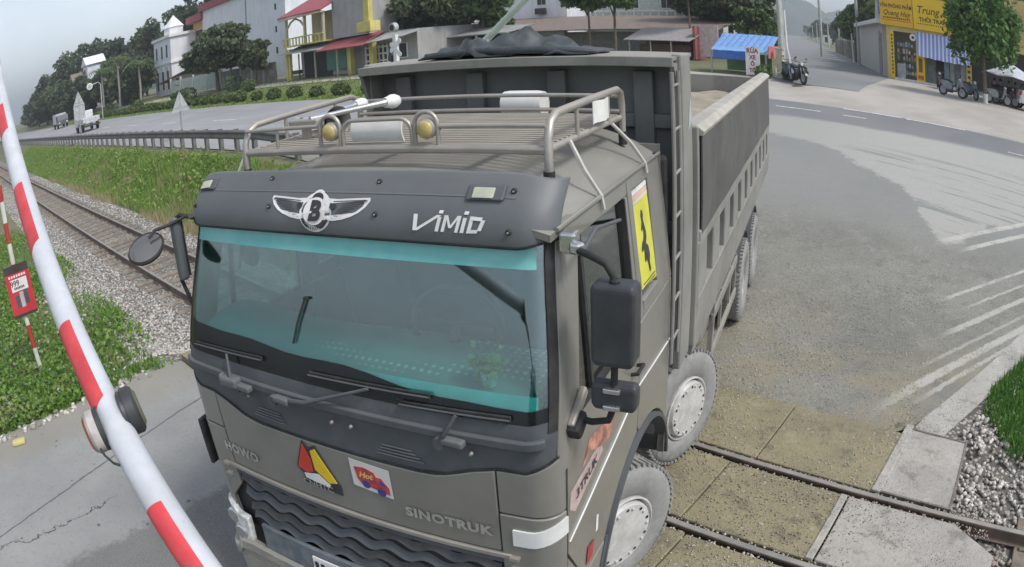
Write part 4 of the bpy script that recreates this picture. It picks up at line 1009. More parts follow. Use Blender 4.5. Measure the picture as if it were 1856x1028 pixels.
# --- roof
def RF(x, y, off=0.0):
    W = cabW(3.0) + .012; a = abs(y) / W
    z = 2.985 + (.165 + .035 * sm(.3, 1.9, x)) * (1 - a ** 3.4) * (1 - .55 * (1 - sm(.14, .42, x)) ) + off
    return (x, y, z)
xs_ = [.20, .24, .28, .34, .42, .6, .9, 1.3, 1.7, 1.95, 2.05]; ys_ = [-1, -.98, -.95, -.92, -.88, -.83, -.77, -.7, -.6, -.45, -.2, 0, .2, .45, .6, .7, .77, .83, .88, .92, .95, .98, 1]
b = MB(); W_ = cabW(3.0) + .012
b.slab(lambda i, j: RF(xs_[i], ys_[j] * W_), lambda i, j: RF(xs_[i], ys_[j] * W_, -.03), len(xs_) - 1, len(ys_) - 1)
roof = b.build('roof', M_PAINTF, TRK, 60, flip=True)
for sg in (-1, 1):
    b = MB(); b.tube([(.26, sg * (W_ + .004), 2.99), (.6, sg * (W_ + .008), 2.995), (2.04, sg * (W_ + .008), 2.995)], .011, 8); b.build('rain_gutter', M_PAINTF, roof, 40, flip=True)
b = MB(); b.prism([(.36, -.02), (.42, .02), (.42, .02), (.40, .30), (.36, .27)], 0, .012, lambda u, v, w: (u + .03, v + .2, RF(u, v + .2)[2] + .004 + w)); b.build('roof_scrap_sheet', mat('dusty_sheet', (.42, .40, .37), .8), roof, flip=True)
for y in (-.22, .27, .85):
    b = MB(); b.lathe([(.016, 0), (.016, .012), (.006, .02)], RF(.36, y), 'z', 10); b.build('roof_bolt', M_BLACK, roof, flip=True)
# --- mirrors
def mirror_left():
    mi = empty('side_mirror', (0, 0, 0), 0, TRK)
    b = MB(); b.box((.28, 1.17, 2.94), (.07, .07, .09)); b.box((.24, 1.215, 2.93), (.05, .05, .05), (0, 0, .4)); b.build('mirror_bracket', M_CHROME, mi, 0, .012, flip=True)
    b = MB(); b.tube([(.25, 1.19, 2.925), (.19, 1.28, 2.925), (.16, 1.36, 2.905), (.155, 1.39, 2.86), (.155, 1.395, 2.80), (.155, 1.395, 2.45), (.16, 1.39, 2.28), (.165, 1.37, 2.215), (.18, 1.29, 2.185), (.19, 1.18, 2.19)], .0155, 10); b.build('mirror_arm', M_BLACK, mi, 50, flip=True)
    b = MB(); b.tube([(.20, 1.25, 2.925), (.55, 1.19, 2.92), (1.12, 1.13, 2.80)], .010, 8); b.build('mirror_stay', M_DARKP, mi, 50, flip=True)
    def head(name, cx, cy, z0, z1, w, d):
        b = MB(); n = 10
        def sec(z, k): return [(cx - d * .5 * k, cy - w / 2 * k, z), (cx - d * .5 * k, cy + w / 2 * k, z), (cx + d * .5 * k, cy + w / 2 * k, z), (cx + d * .5 * k, cy - w / 2 * k, z)]
        P = []; 
        for z, k in ((z0, .86), (z0 + .03, .99), ((z0 + z1) / 2, 1.0), (z1 - .03, 1.0), (z1, .93)): P.append(sec(z, k))
        vs_ = [q for r_ in P for q in r_]; fs_ = [(0, 3, 2, 1), (16, 17, 18, 19)] + [(i * 4 + j, i * 4 + (j + 1) % 4, i * 4 + 4 + (j + 1) % 4, i * 4 + 4 + j) for i in range(4) for j in range(4)]
        b.add(vs_, fs_)
        h = b.build(name, mat('mirror_plastic', (.042, .046, .052), .45, var=.15, dust=.2, dustcol=(.12, .12, .12)), mi, 0, .018, flip=True, seg=3)
        b = MB(); b.bx(cx + d * .5, cx + d * .5 + .006, cy - w * .44, cy + w * .44, z0 + .03, z1 - .03); b.build('mirror_glass', M_CHROME, h, flip=True)
        return h
    h = head('mirror_head', .17, 1.395, 2.485, 2.835, .180, .115)
    b = MB(); b.lathe([(.022, 0), (.022, .012), (.017, .02)], (.155, 1.395, 2.832), 'z', 12); b.build('arm_collar', M_BLACK, h, flip=True)
    h = head('lower_mirror_head', .175, 1.395, 2.27, 2.40, .20, .07)
    for z in (2.295, 2.375):
        b = MB(); b.box((.135, 1.39, z), (.02, .075, .024)); b.build('clamp', M_CHROME, h, 0, .006, flip=True)
    b = MB(); b.box((.21, 1.215, 2.225), (.20, .035, .05), (0, -.55, 0)); b.build('lower_bracket', M_STEEL, mi, 0, .01, flip=True)
    b = MB(); b.box((.17, 1.225, 2.165), (.12, .07, .08), (0, -.5, 0)); b.build('lower_bracket_cover', M_BLACK, mi, 0, .02, flip=True)
mirror_left()
mi = empty('side_mirror', (0, 0, 0), 0, TRK)
b = MB(); b.box((.20, -1.275, 2.76), (.07, .075, .40)); h = b.build('mirror_head', M_VISOR, mi, 0, .03, flip=True, seg=3)
b = MB(); b.bx(.236, .242, -1.305, -1.245, 2.58, 2.94); b.build('mirror_glass', M_CHROME, h, flip=True)
b = MB(); b.tube([(.27, -1.15, 2.94), (.22, -1.24, 2.97), (.20, -1.30, 2.94), (.20, -1.31, 2.55), (.22, -1.25, 2.35), (.24, -1.16, 2.33)], .014, 8); b.build('mirror_arm', M_BLACK, mi, 50, flip=True)
b = MB(); b.tube([(.24, -1.20, 2.96), (.14, -1.26, 2.93), (.03, -1.28, 2.93), (-.02, -1.285, 2.90)], .011, 8); b.build('round_mirror_arm', M_BLACK, mi, 50, flip=True)
b = MB(); b.lathe([(0, .045), (.05, .04), (.088, .018), (.098, 0), (.092, -.008), (.088, -.004), (0, -.004)], (0, 0, 0), 'z', 28); rm = b.build('round_mirror', M_BLACK, mi, 50, flip=True)
b = MB(); b.lathe([(0, -.0145), (.05, -.012), (.087, -.005), (.0, -.003)], (0, 0, 0), 'z', 28, False); b.build('round_mirror_glass', mat('aged_mirror', (.34, .32, .30), .12, .85, var=.15, dust=.3), rm, 60, flip=True)
rm.location = (-.05, 1.30, 2.845); rm.scale = (1.35, 1.35, 1.35); rm.rotation_mode = 'QUATERNION'; rm.rotation_quaternion = Vector((-.38, -.22, .80)).to_track_quat('-Z', 'Y')
# drop cable hanging inside the windscreen, and the kerb mirror silhouette behind it
b = MB(); b.tube([CB(qy(-.93), 2.95, -.03), CB(qy(-.86), 2.87, -.03), CB(qy(-.80), 2.86, -.035), CB(qy(-.73), 2.89, -.03), CB(qy(-.70), 2.86, -.03), CB(qy(-.70), 2.70, -.03)], .009, 6); b.build('interior_cable', M_BLACK, TRK, flip=True)
b = MB(); b.lathe([(0, -.03), (.06, -.02), (.075, 0)], (cabX(2.78) + .10, -.645, 2.76), 'x', 18); b.build('interior_mirror', M_BLACK, TRK, 40, flip=True)
# --- roof rack
rk = empty('roof_rack', (0, 0, 0), 0, TRK)
ZB, XF, XR, YR = 3.245, .62, 1.80, .95
b = MB(); b.tube([(XF, -YR, ZB), (XF, YR, ZB)], .023, 10); b.build('front_rail', M_STEEL, rk, 50, flip=True)
b = MB(); b.tube([(XR, -YR, ZB), (XR, YR, ZB)], .018, 10); b.build('rear_rail', M_STEEL, rk, 50, flip=True)
for sg in (-1, 1):
    b = MB(); b.tube([(XF, sg * YR, ZB), (XR, sg * YR, ZB)], .018, 8); b.build('side_rail', M_STEEL, rk, 50, flip=True)
    b = MB(); b.tube([(XF - .01, sg * (YR + .01), 3.145), (XF - .005, sg * (YR + .01), 3.30), (XF + .03, sg * (YR + .01), 3.37), (XF + .10, sg * (YR + .01), 3.402), (1.2, sg * (YR + .01), 3.415), (XR - .09, sg * (YR + .01), 3.425), (XR - .02, sg * (YR + .01), 3.40), (XR + .005, sg * (YR + .01), 3.33), (XR, sg * (YR + .01), 3.16)], .021, 10); b.build('top_rail', M_STEEL, rk, 60, flip=True)
    b = MB(); b.tube([(1.0, sg * (YR + .01), ZB), (1.0, sg * (YR + .01), 3.41)], .012, 8); b.build('upright', M_STEEL, rk, 50, flip=True)
    b = MB(); b.tube([(1.52, sg * (YR + .01), ZB), (1.52, sg * (YR + .01), 3.42)], .012, 8); b.build('upright', M_STEEL, rk, 50, flip=True)
    for x in (XF - .01, XR):
        b = MB(); b.cyl((x, sg * (YR + .01), 3.08), (x, sg * (YR + .01), 3.15), .027); b.build('rubber_foot', M_BLACK, rk, 40, flip=True)
for z in (3.285, 3.378):
    b = MB(); b.tube([(XR - .01, -YR, z), (XR - .01, YR, z)], .013, 8); b.build('rear_bar', M_STEEL, rk, 50, flip=True)
b = MB(); b.tube([(XF, -YR, 3.378), (XF, -.36, 3.378)], .012, 8); b.build('front_bar', M_STEEL, rk, 50, flip=True)
b = MB(); b.tube([(XF, .41, 3.355), (XF, YR, 3.357)], .012, 8); b.build('front_bar', M_STEEL, rk, 50, flip=True)
b = MB(); b.tube([(XF, -.68, ZB), (XF, -.68, 3.375)], .010, 8); b.build('upright', M_STEEL, rk, 50, flip=True)
def hoop(y0, y1, zt, r):
    pts = [(XF, y0, ZB)] + [(XF, y0 + r - r * math.cos(a), zt - r + r * math.sin(a)) for a in qr(0, math.pi / 2, 6)] + [(XF, y1 - r + r * math.sin(a), zt - r + r * math.cos(a)) for a in qr(0, math.pi / 2, 6)] + [(XF, y1, ZB)]
    b = MB(); b.tube(pts, .0115, 8); b.build('lamp_hoop', M_STEEL, rk, 60, flip=True)
hoop(-.345, -.205, 3.432, .068); hoop(-.185, .25, 3.398, .07); hoop(.268, .398, 3.428, .064)
sl = None
for i in range(19):
    x = XF + .05 + i * (XR - XF - .08) / 18
    if sl is None:
        b = MB(); b.box((0, 0, 0), (.020, 1.88, .014)); sl = b.build('slat', M_SLAT, rk, 0, .003, flip=True); sl.location = (x, 0, ZB + .012)
    else: inst(sl, (x, 0, ZB + .012), rk)
for y in (-.6, 0, .6):
    b = MB(); b.box(((XF + XR) / 2, y, ZB - .010), (XR - XF - .05, .03, .02)); b.build('slat_bearer', M_SLAT, rk, flip=True)
for y in (-.262, .340):
    b = MB(); b.lathe([(.0, -.045), (.03, -.043), (.048, -.033), (.052, -.02), (.052, .0), (.04, .035), (.02, .045)], (XF + .01, y, 3.345), 'x', 22); l = b.build('fog_lamp', M_STEEL, rk, 40, flip=True)
    b = MB(); b.lathe([(0, -.054), (.025, -.052), (.043, -.042), (.044, -.03)], (XF + .01, y, 3.345), 'x', 22); b.build('lamp_lens', M_YELLOW, l, 60, flip=True)
    for e in (-.058, .058):
        b = MB(); b.lathe([(.010, -.01), (.010, .01)], (XF + .01, y + e, 3.345), 'y', 10); b.build('lamp_knob', M_BLACK, l, flip=True)
b = MB(); aa = qr(R(100), R(-80), 10)
b.slab(lambda i, j: (XF + .045 - .020 * math.sin(math.pi * i / 10), -.155 + .325 * j / 6, 3.275 + .115 * i / 10), lambda i, j: (XF + .055 - .020 * math.sin(math.pi * i / 10), -.155 + .325 * j / 6, 3.275 + .115 * i / 10), 10, 6)
b.build('white_light_board', M_WHITE, rk, 50, flip=True)
b = MB(); b.slab(lambda i, j: (1.18 + .30 * i / 8, YR + .036 - .01 * math.sin(i), 3.285 + .118 * j / 4), lambda i, j: (1.18 + .30 * i / 8, YR + .032 - .01 * math.sin(i), 3.285 + .118 * j / 4), 8, 4); b.build('white_cloth_wrap', M_WHITE, rk, 50, flip=True)
b = MB(); b.lathe([(.001, -.14), (.085, -.14), (.09, -.1), (.09, .1), (.085, .14), (.001, .14)], (1.98, .25, 3.30), 'y', 20); b.build('white_canister', M_WHITE, rk, 40, flip=True)
hz = empty('air_horn', (0, 0, 0), 0, rk)
for (p0, p1, rb) in (((.90, -.66, 3.385), (1.44, -.44, 3.40), .042), ((1.0, -.82, 3.37), (1.50, -.74, 3.39), .036)):
    a, c = Vector(p0), Vector(p1); d = (c - a).normalized()
    b = MB(); b.tube([a, a + d * .12, a + (c - a) * .55, c - d * .07, c - d * .02, c + d * .012], [.020, .016, .018, .022, .030, .040], 16); b.build('trumpet', M_CHROME, hz, 60, flip=True)
    b = MB(); b.tube([c - d * .035, c - d * .015, c + d * .01, c + d * .04, c + d * .07, c + d * .085], [.035, rb * .9, rb * 1.12, rb * 1.1, rb * .75, rb * .2], 18); b.build('horn_cap', M_WHITE, hz, 60, flip=True)
b = MB(); b.box((.93, -.72, 3.36), (.08, .24, .05)); b.box((.93, -.72, 3.30), (.04, .06, .10)); b.build('horn_manifold', M_STEEL, hz, 0, .01, flip=True)
ld = empty('loudspeaker_horn', (0, 0, 0), 0, rk)
a, c = Vector((1.22, -.84, 3.33)), Vector((1.12, -.62, 3.335))
b = MB(); b.tube([Vector((1.30, -.95, 3.33)), a, a.lerp(c, .4), a.lerp(c, .8), c], [.045, .05, .055, .075, .095], 22, caps=False); b.build('horn_bell', mat('loudspeaker_grey', (.34, .35, .33), .5, dust=.5), ld, 60, flip=True)
b = MB(); b.tube([a.lerp(c, .5), a.lerp(c, .75)], [.045, .052], 16); b.build('horn_throat', M_BLACK, ld, 40, flip=True)
for pts in ([(.86, .97, 3.25), (.80, 1.06, 3.12), (.82, 1.13, 3.0), (.83, 1.14, 2.93)], [(1.55, .97, 3.24), (1.62, 1.06, 3.12), (1.66, 1.13, 3.0), (1.66, 1.14, 2.94)]):
    b = MB(); b.tube(pts, [.011, .012, .011, .009], 6); b.build('tie_strap', mat('pale_strap', (.50, .49, .45), .8), rk, 50, flip=True)
b = MB(); b.tube([(.62, -.97, 3.25), (.55, -1.02, 3.1), (.57, -1.1, 3.0)], .009, 6); b.build('tie_strap', mat('pale_strap', (.5, .49, .45)), rk, 50, flip=True)
# --- wheels
def wheel(name, x, y, sg, rear=False):
    w = empty(name, (x, -y, .55), 0, TRK)
    tw = .15
    prof = [(.285, -tw * .75), (.33, -tw * .98), (.42, -tw), (.49, -tw * .95), (.528, -tw * .80), (.54, -tw * .5), (.54, tw * .5), (.528, tw * .80), (.49, tw * .95), (.42, tw), (.33, tw * .98), (.285, tw * .75)]
    b = MB(); b.lathe(prof, (0, 0, 0), 'y', 48, False); ty = b.build('tyre', M_TYRE, w, 50)
    b = MB(); n = 58
    for i in range(n):
        a = 2 * math.pi * i / n
        for e in (-1, 1):
            aa = a + (math.pi / n if e > 0 else 0)
            c = Vector((.540 * math.cos(aa), e * tw * .58, .540 * math.sin(aa)))
            b.box(c, (.020, tw * .62, .030), (0, -aa, 0))
    tr = b.build('tread_blocks', M_TYRE, ty); tr['kind'] = 'stuff'
    o = -sg                                                    # outward direction in local y (mesh space is mirrored)
    if not rear: rp = [(.30, .11), (.302, .150), (.290, .155), (.280, .11), (.268, .09), (.262, .155), (.250, .172), (.0, .176)]
    else: rp = [(.29, .12), (.285, .06), (.26, .0), (.24, -.06), (.16, -.07), (.14, .03), (.12, .05), (.0, .055)]
    b = MB(); b.lathe([(r, o * h) for r, h in rp], (0, 0, 0), 'y', 36, False); ri = b.build('rim', M_RIM, w, 35)
    b = MB(); b.lathe([(.0, 0), (.0125, 0), (.0125, o * .012), (.008, o * .018), (0, o * .019)], (0, 0, 0), 'y', 8); nut = None
    b2 = MB(); b2.lathe([(.0, o * .002), (.013, o * .002)], (0, 0, 0), 'y', 10); hole = None
    nr, nh = (.222, .170) if not rear else (.19, -.066)
    for i in range(10):
        a = 2 * math.pi * i / 10
        L = (nr * math.cos(a), o * nh, nr * math.sin(a))
        if nut is None: nut = b.build('wheel_nut', M_RIM, ri, 0); nut.location = L
        else: inst(nut, L, ri)
        a += math.pi / 14; L = ((.226 if not rear else .232) * math.cos(a), o * (.176 if not rear else -.05), (.226 if not rear else .232) * math.sin(a))
        if hole is None: hole = b2.build('vent_hole', M_INNER, ri, 0); hole.location = L
        else: inst(hole, L, ri)
    return w
for x in (1.365, 3.165):
    for sg in (1, -1): wheel('front_wheel', x, sg * (1.0 if x < 2 else 1.04), sg).rotation_euler = (0, 0, R(-28 if x < 2 else -23))
for x in (6.55, 7.90):
    for sg in (1, -1):
        wheel('rear_wheel', x, sg * 1.12, sg, True)
        b = MB(); b.lathe([(.29, -.13), (.42, -.14), (.53, -.11), (.54, 0), (.53, .11), (.42, .14), (.29, .13)], (0, 0, 0), 'y', 32, False); q = b.build('inner_tyre', M_TYRE, TRK, 50); q.location = (x, -sg * .78, .55)
# --- chassis
for sg in (-1, 1):
    b = MB(); b.bx(.5, 9.4, sg * .38, sg * .46, .72, 1.02); b.build('chassis_rail', M_BLACK, TRK, flip=True)
for x in (1.365, 3.165, 6.55, 7.9):
    b = MB(); b.cyl((x, -1.0, .55), (x, 1.0, .55), .08); b.build('axle', M_BLACK, TRK, 40, flip=True)
for sg in (-1, 1):
    for cx, r in ((3.165, .66), (6.55, .64), (7.9, .64)):
        b = MB(); aa = qr(R(25), R(155), 14)
        wd = .12 if cx < 4 else .38
        b.slab(lambda i, j: (cx + r * math.cos(aa[i]), sg * (.85 + wd * j), .58 + r * math.sin(aa[i])), lambda i, j: (cx + (r - .02) * math.cos(aa[i]), sg * (.85 + wd * j), .58 + (r - .02) * math.sin(aa[i])), 14, 1)
        b.build('mudguard', M_BODY if cx < 4 else M_DARKP, TRK, 40, flip=True)
    sgp = empty('side_guard', (0, 0, 0), 0, TRK)
    b = MB(); b.prism([(4.0, .55), (4.08, 1.25), (4.14, 1.25), (4.10, .55)], sg * 1.17, sg * 1.22, lambda u, v, w: (u, w, v)); b.build('guard_post', M_BODY, sgp, flip=True)
    for z0, z1 in ((.56, .66), (.98, 1.08)):
        b = MB(); b.bx(4.05, 5.95, sg * 1.18, sg * 1.215, z0, z1); b.build('guard_bar', M_BODY, sgp, 0, .01, flip=True)
    for x in (4.7, 5.4, 5.9):
        b = MB(); b.bx(x, x + .06, sg * 1.17, sg * 1.20, .56, 1.1); b.build('guard_post', M_BODY, sgp, flip=True)
    b = MB(); b.bx(4.3, 5.3, sg * .55, sg * 1.05, .55, 1.1); b.build('fuel_tank', M_STEEL if sg > 0 else M_DARKP, TRK, 0, .08, flip=True, seg=4)
for (x, y, z) in ((5.5, 1.0, 1.15), (5.75, .98, 1.3), (4.6, .95, 1.35)): MB().tube([(x, y, z - .2), (x + .08, y + .05, z), (x - .05, y, z + .25)], .03, 8).build('hydraulic_hose', M_BLACK, TRK, 40, flip=True)
# --- dump body
db = empty('dump_body', (0, 0, 0), 0, TRK)
XH, HW = 2.44, 1.22
b = MB(); b.bx(XH, XH + .05, -HW, HW, 1.42, 3.58); b.build('headboard', M_BODYD, db, flip=True)
for y in (-.95, -.32, .32, .95):
    b = MB(); b.bx(XH - .07, XH, y - .07, y + .07, 1.45, 3.50); b.build('headboard_post', M_BODYD, db, 0, .01, flip=True)
for z in (1.6, 2.4, 3.15):
    b = MB(); b.bx(XH - .05, XH, -HW + .02, HW - .02, z - .05, z + .05); b.build('headboard_rib', M_BODYD, db, 0, .01, flip=True)
b = MB(); b.prism([(2.14, 3.588), (2.14, 3.610), (2.80, 3.625), (2.80, 3.60)], -HW + .02, HW - .0, lambda u, v, w: (u, w, v)); can = b.build('canopy', M_BODY, db, flip=True)
b = MB(); b.bx(2.12, 2.15, -HW + .02, HW, 3.545, 3.612); b.build('canopy_lip', M_BODY, can, 0, .006, flip=True)
for sg in (-1, 1):
    b = MB(); b.prism([(2.16, 3.57), (2.44, 3.57), (2.44, 2.95), (2.38, 2.95)] if sg < 0 else [(2.14, 3.57), (2.44, 3.57), (2.44, 3.2), (2.30, 3.34)], sg * (HW - .03), sg * (HW - .0), lambda u, v, w: (u, w, v)); b.build('canopy_gusset', M_BODYD if sg < 0 else M_BODY, can, flip=True)
for sg in (-1, 1):
    side = empty('body_side', (0, 0, 0), 0, db)
    b = MB(); b.bx(2.26, 2.58, sg * (HW - .04), sg * (HW + .03), 1.38, 3.63); b.build('corner_post', M_BODY, side, 0, .015, flip=True)
    b = MB(); b.bx(2.585, 2.64, sg * (HW - .02), sg * (HW + .07), 1.42, 3.10); b.build('front_stake', M_BODY, side, 0, .012, flip=True)
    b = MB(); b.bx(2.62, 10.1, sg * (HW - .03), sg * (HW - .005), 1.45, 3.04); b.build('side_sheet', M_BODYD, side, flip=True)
    b = MB(); b.prism([(HW - .06, 3.04), (HW + .10, 3.03), (HW + .11, 3.06), (HW + .05, 3.10), (HW - .06, 3.10)], 2.62, 10.1, lambda u, v, w: (w, sg * u, v)); b.build('top_rail', mat('pale_dusty_rail', (.40, .385, .34), .7, var=.15, scale=5, dust=.7), side, flip=True)
    n = 24
    dz_ = lambda i: 2.30 - .10 * i / n
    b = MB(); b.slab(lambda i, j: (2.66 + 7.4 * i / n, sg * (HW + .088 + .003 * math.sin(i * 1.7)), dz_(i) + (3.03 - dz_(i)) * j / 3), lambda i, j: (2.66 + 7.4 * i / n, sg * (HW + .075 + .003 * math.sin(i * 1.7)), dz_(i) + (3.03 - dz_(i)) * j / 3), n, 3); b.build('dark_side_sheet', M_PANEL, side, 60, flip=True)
    b = MB(); b.hexa([(2.62, sg * HW, 2.20), (10.1, sg * HW, 2.08), (10.1, sg * (HW + .085), 2.08), (2.62, sg * (HW + .085), 2.20), (2.62, sg * HW, 2.33), (10.1, sg * HW, 2.22), (10.1, sg * (HW + .085), 2.22), (2.62, sg * (HW + .085), 2.33)]); b.build('longitudinal_rail', M_BODY, side, 0, .012, flip=True)
    r0 = None
    for i in range(11):
        x = 2.78 + i * .70
        if r0 is None: b = MB(); b.box((0, 0, 0), (.36, .09, .50)); r0 = b.build('rib', M_BODY, side, 0, .012, flip=True); r0.location = (x, -sg * (HW + .035), 2.0 - .012 * i)
        else: inst(r0, (x, -sg * (HW + .035), 2.0 - .012 * i), side)
    b = MB(); b.hexa([(2.62, sg * (HW - .0), 1.34), (10.1, sg * (HW - .0), 1.34), (10.1, sg * (HW + .055), 1.34), (2.62, sg * (HW + .055), 1.34), (2.62, sg * HW, 1.82), (10.1, sg * HW, 1.70), (10.1, sg * (HW + .085), 1.70), (2.62, sg * (HW + .085), 1.82)]); b.build('lower_skirt', M_BODY, side, 0, .01, flip=True)
b = MB(); b.bx(2.5, 10.1, -HW + .02, HW - .02, 1.50, 1.62); b.build('body_floor', M_BODY, db, flip=True)
b = MB(); b.bx(10.05, 10.12, -HW, HW, 1.55, 3.0); b.build('tailgate', M_BODY, db, flip=True)
b = MB(); b.prism([(.0, 0), (.10, .22), (.14, .05)], 0, .01, lambda u, v, w: (2.40 + u, HW + .032 + w * .5, 3.1 + v * 1.0)); b.build('faded_logo', mat('faded_blue_logo', (.40, .47, .48), .6), db, flip=True)
ldr = empty('ladder', (0, 0, 0), 0, db)
for x in (2.02, 2.22):
    b = MB(); b.tube([(x, HW + .01, 1.55), (x, HW + .01, 3.52)], .014, 8); b.build('ladder_rail', M_BODY, ldr, 40, flip=True)
for i in range(7):
    z = 1.72 + i * .285
    b = MB(); b.tube([(2.02, HW + .01, z), (2.22, HW + .01, z)], .010, 8); b.build('rung', M_BODY, ldr, 40, flip=True)
b = MB(); b.bx(2.16, 2.26, .98, 1.14, 1.3, 2.95); b.build('air_intake_snorkel', M_BLACK, TRK, 0, .03, flip=True)
# --- soil load and rolled tarpaulin
M_SOIL = mat('sandy_soil', (.30, .265, .205), .95, var=.25, scale=2.2, bump=.8, bscale=12)
b = MB(); nx_, ny_ = 44, 14
def soil(i, j):
    x, y = 2.52 + 7.5 * i / nx_, -1.18 + 2.36 * j / ny_
    return (x, y, 2.66 + .22 * math.exp(-((x - 6) / 2.6) ** 2) * math.cos(y * 1.1) + .03 * math.sin(x * 5.1 + y * 3) + .025 * math.sin(y * 7 - x * 2))
b.slab(soil, lambda i, j: (2.52 + 7.5 * i / nx_, -1.18 + 2.36 * j / ny_, 1.63), nx_, ny_)
so = b.build('soil_load', M_SOIL, None, 60, flip=True); so.location = TRK.location; so.rotation_euler = TRK.rotation_euler
tag(so, 'sandy soil load heaped inside the dump truck body', 'soil load')
M_TARP = mat('black_tarp', (.040, .048, .052), .45, var=.35, scale=6, dust=.35, dustcol=(.12, .13, .13))
b = MB(); nx_, ny_ = 40, 14
def tarp(i, j, d=0.0):
    u, v = i / nx_, j / ny_
    y = -.70 + 1.34 * u
    env = math.sin(math.pi * min(1, max(0, u))) ** .55
    h = .115 * env * math.sin(math.pi * v) ** .7 + .034 * math.sin(u * 23 + v * 5 + math.sin(v * 9)) * env + .030 * math.sin(u * 11 - v * 9) + .018 * math.sin(u * 47 + v * 13) * env + .02 * abs(math.sin(u * 17 + v * 21)) * env
    h *= (1.0 if u < .62 else 1.0 - .55 * sm(.62, .9, u))
    return (2.22 + .62 * v + .04 * math.sin(u * 13), y + .03 * math.sin(v * 8 + u * 4), 3.628 + max(.004, h) - d)
b.slab(lambda i, j: tarp(i, j), lambda i, j: (lambda q: (q[0], q[1], max(3.622, q[2] - .012)))(tarp(i, j)), nx_, ny_)
b.tube([(2.20, -.62, 3.655), (2.24, -.2, 3.665), (2.2, .2, 3.66), (2.25, .55, 3.645), (2.3, .66, 3.635)], [.02, .03, .03, .025, .015], 10)
tp = b.build('tarpaulin', M_TARP, None, 60, flip=True); tp.location = TRK.location; tp.rotation_euler = TRK.rotation_euler
tag(tp, 'crumpled black tarpaulin bundled on top of the truck canopy', 'tarpaulin')
# ================================================================ THINGS AROUND THE CROSSING
def at_st(name, s, t, z=None, rot=0.0):
    x, y = st(s, t)
    return empty(name, (x, y, Tst(s, t) - .02 if z is None else z), -PSI + rot)
def part(b, name, m, parent, **kw): return b.build(name, m, parent, **kw)
def quickbox(name, m, parent, x0, x1, y0, y1, z0, z1, bev=0.0):
    return MB().bx(x0, x1, y0, y1, z0, z1).build(name, m, parent, bev=bev)
M_RED = mat('barrier_red', (.55, .045, .055), .5, var=.18, scale=7, dust=.3, dustcol=(.40, .16, .15), mud=.5)
M_BWHITE = mat('barrier_white', (.54, .56, .60), .5, var=.10, scale=5, dust=.35, dustcol=(.40, .40, .39), stain=.2, mud=.55)
M_GALV = mat('galvanised_steel', (.34, .35, .35), .5, .4, var=.15, scale=6)
M_POLE = mat('concrete_pole', (.42, .44, .40), .85, var=.15, scale=3)
M_DARKM = mat('dark_metal', (.05, .052, .055), .5, .3, var=.2, scale=6)
# --- near barrier arm
C0 = Vector((0, 0, CAM_H))
arm = empty('barrier_arm', (0, 0, 0))
tag(arm, 'red and white striped barrier arm slanting across the left foreground', 'barrier arm')
A0 = C0 + Vector((-.469, .641, -.607)) * 1.66
A1 = C0 + Vector((-.681, .7315, .005)) * 3.55
AD = (A1 - A0).normalized(); AL = (A1 - A0).length
P0, P1 = A0 - AD * 0.75, A1 + AD * 2.2
ra = lambda f: .0625 - .010 * f
b = MB(); b.tube([P0, P1], [.0475, .0475], 28); b.build('arm_tube', M_BWHITE, arm, 50)
tocam = (C0 - (A0 + A1) / 2).normalized()
side = AD.cross(tocam).normalized()          # points left or right in the picture
if side.x > 0: side = -side
nrm_ = AD.cross(side).normalized()
if nrm_.dot(tocam) < 0: nrm_ = -nrm_
def arm_pt(d, ang, off):                        # d metres from A0 along the arm; ang 0 = facing camera, 90 = picture-left
    L = (d + .75) / (AL + .75 + 2.2); r = .0475 + off
    a = R(ang); return A0 + AD * d + (nrm_ * math.cos(a) + side * math.sin(a)) * r
def band(d0, d1):
    b = MB(); n = 14
    def f(o): return lambda i, j: arm_pt((d0 + .05 * (1 - i / n)) + (d1 - d0 + .03 - .07 * (1 - i / n)) * j / 4, -8 + 128 * i / n, o)
    b.slab(f(.0012), f(-.002), n, 4); b.build('red_band', M_RED, arm, 60)
def dist_on_arm(px_dir):                        # closest approach of a view ray to the arm
    d = Vector(px_dir).normalized(); w = A0 - C0; a, bb, c = AD.dot(AD), AD.dot(d), 1.0
    return (bb * d.dot(w) - c * AD.dot(w)) / (a * c - bb * bb)
for d0, d1 in ((-.75, .12), (.455, .83), (1.26, 1.74), (2.27, 2.64), (3.2, 3.6)): band(d0, d1)
# warning lamp pair clamped to the arm
LD = .45
lp = empty('warning_lamp', (0, 0, 0), 0, arm)
for sgn, mm, nm in ((1, mat('lamp_back_rusty', (.36, .33, .31), .6, var=.3, scale=14), 'lamp_back'), (-1, M_DARKM, 'lamp_hood')):
    c = A0 + AD * LD + side * sgn * .068
    ax = (side * sgn + AD * (0.10 * sgn)).normalized()
    b = MB(); b.tube([c - ax * .018, c + ax * .010, c + ax * .02], [.060, .061, .052] if sgn > 0 else [.066, .067, .058], 28); b.build(nm, mm if sgn > 0 else M_DARKM, lp, 40)
    b = MB(); b.tube([c + ax * .020, c + ax * .028], [.054, .043], 28); b.build('lamp_lens', mat('red_lens', (.42, .10, .05), .3) if sgn > 0 else mat('dim_lens', (.14, .14, .09), .3), lp, 40)
    b = MB(); b.tube([c - ax * .030, c - ax * .014], [.063, .060], 28); b.build('lamp_ring', M_DARKM, lp, 40)
b = MB(); b.tube([A0 + AD * (LD - .15) + nrm_ * .02 + side * .048, A0 + AD * (LD - .12) + side * .062, A0 + AD * (LD - .085) + side * .075, A0 + AD * (LD - .055) + side * .078], .004, 6); b.build('lamp_cable', M_DARKM, lp)
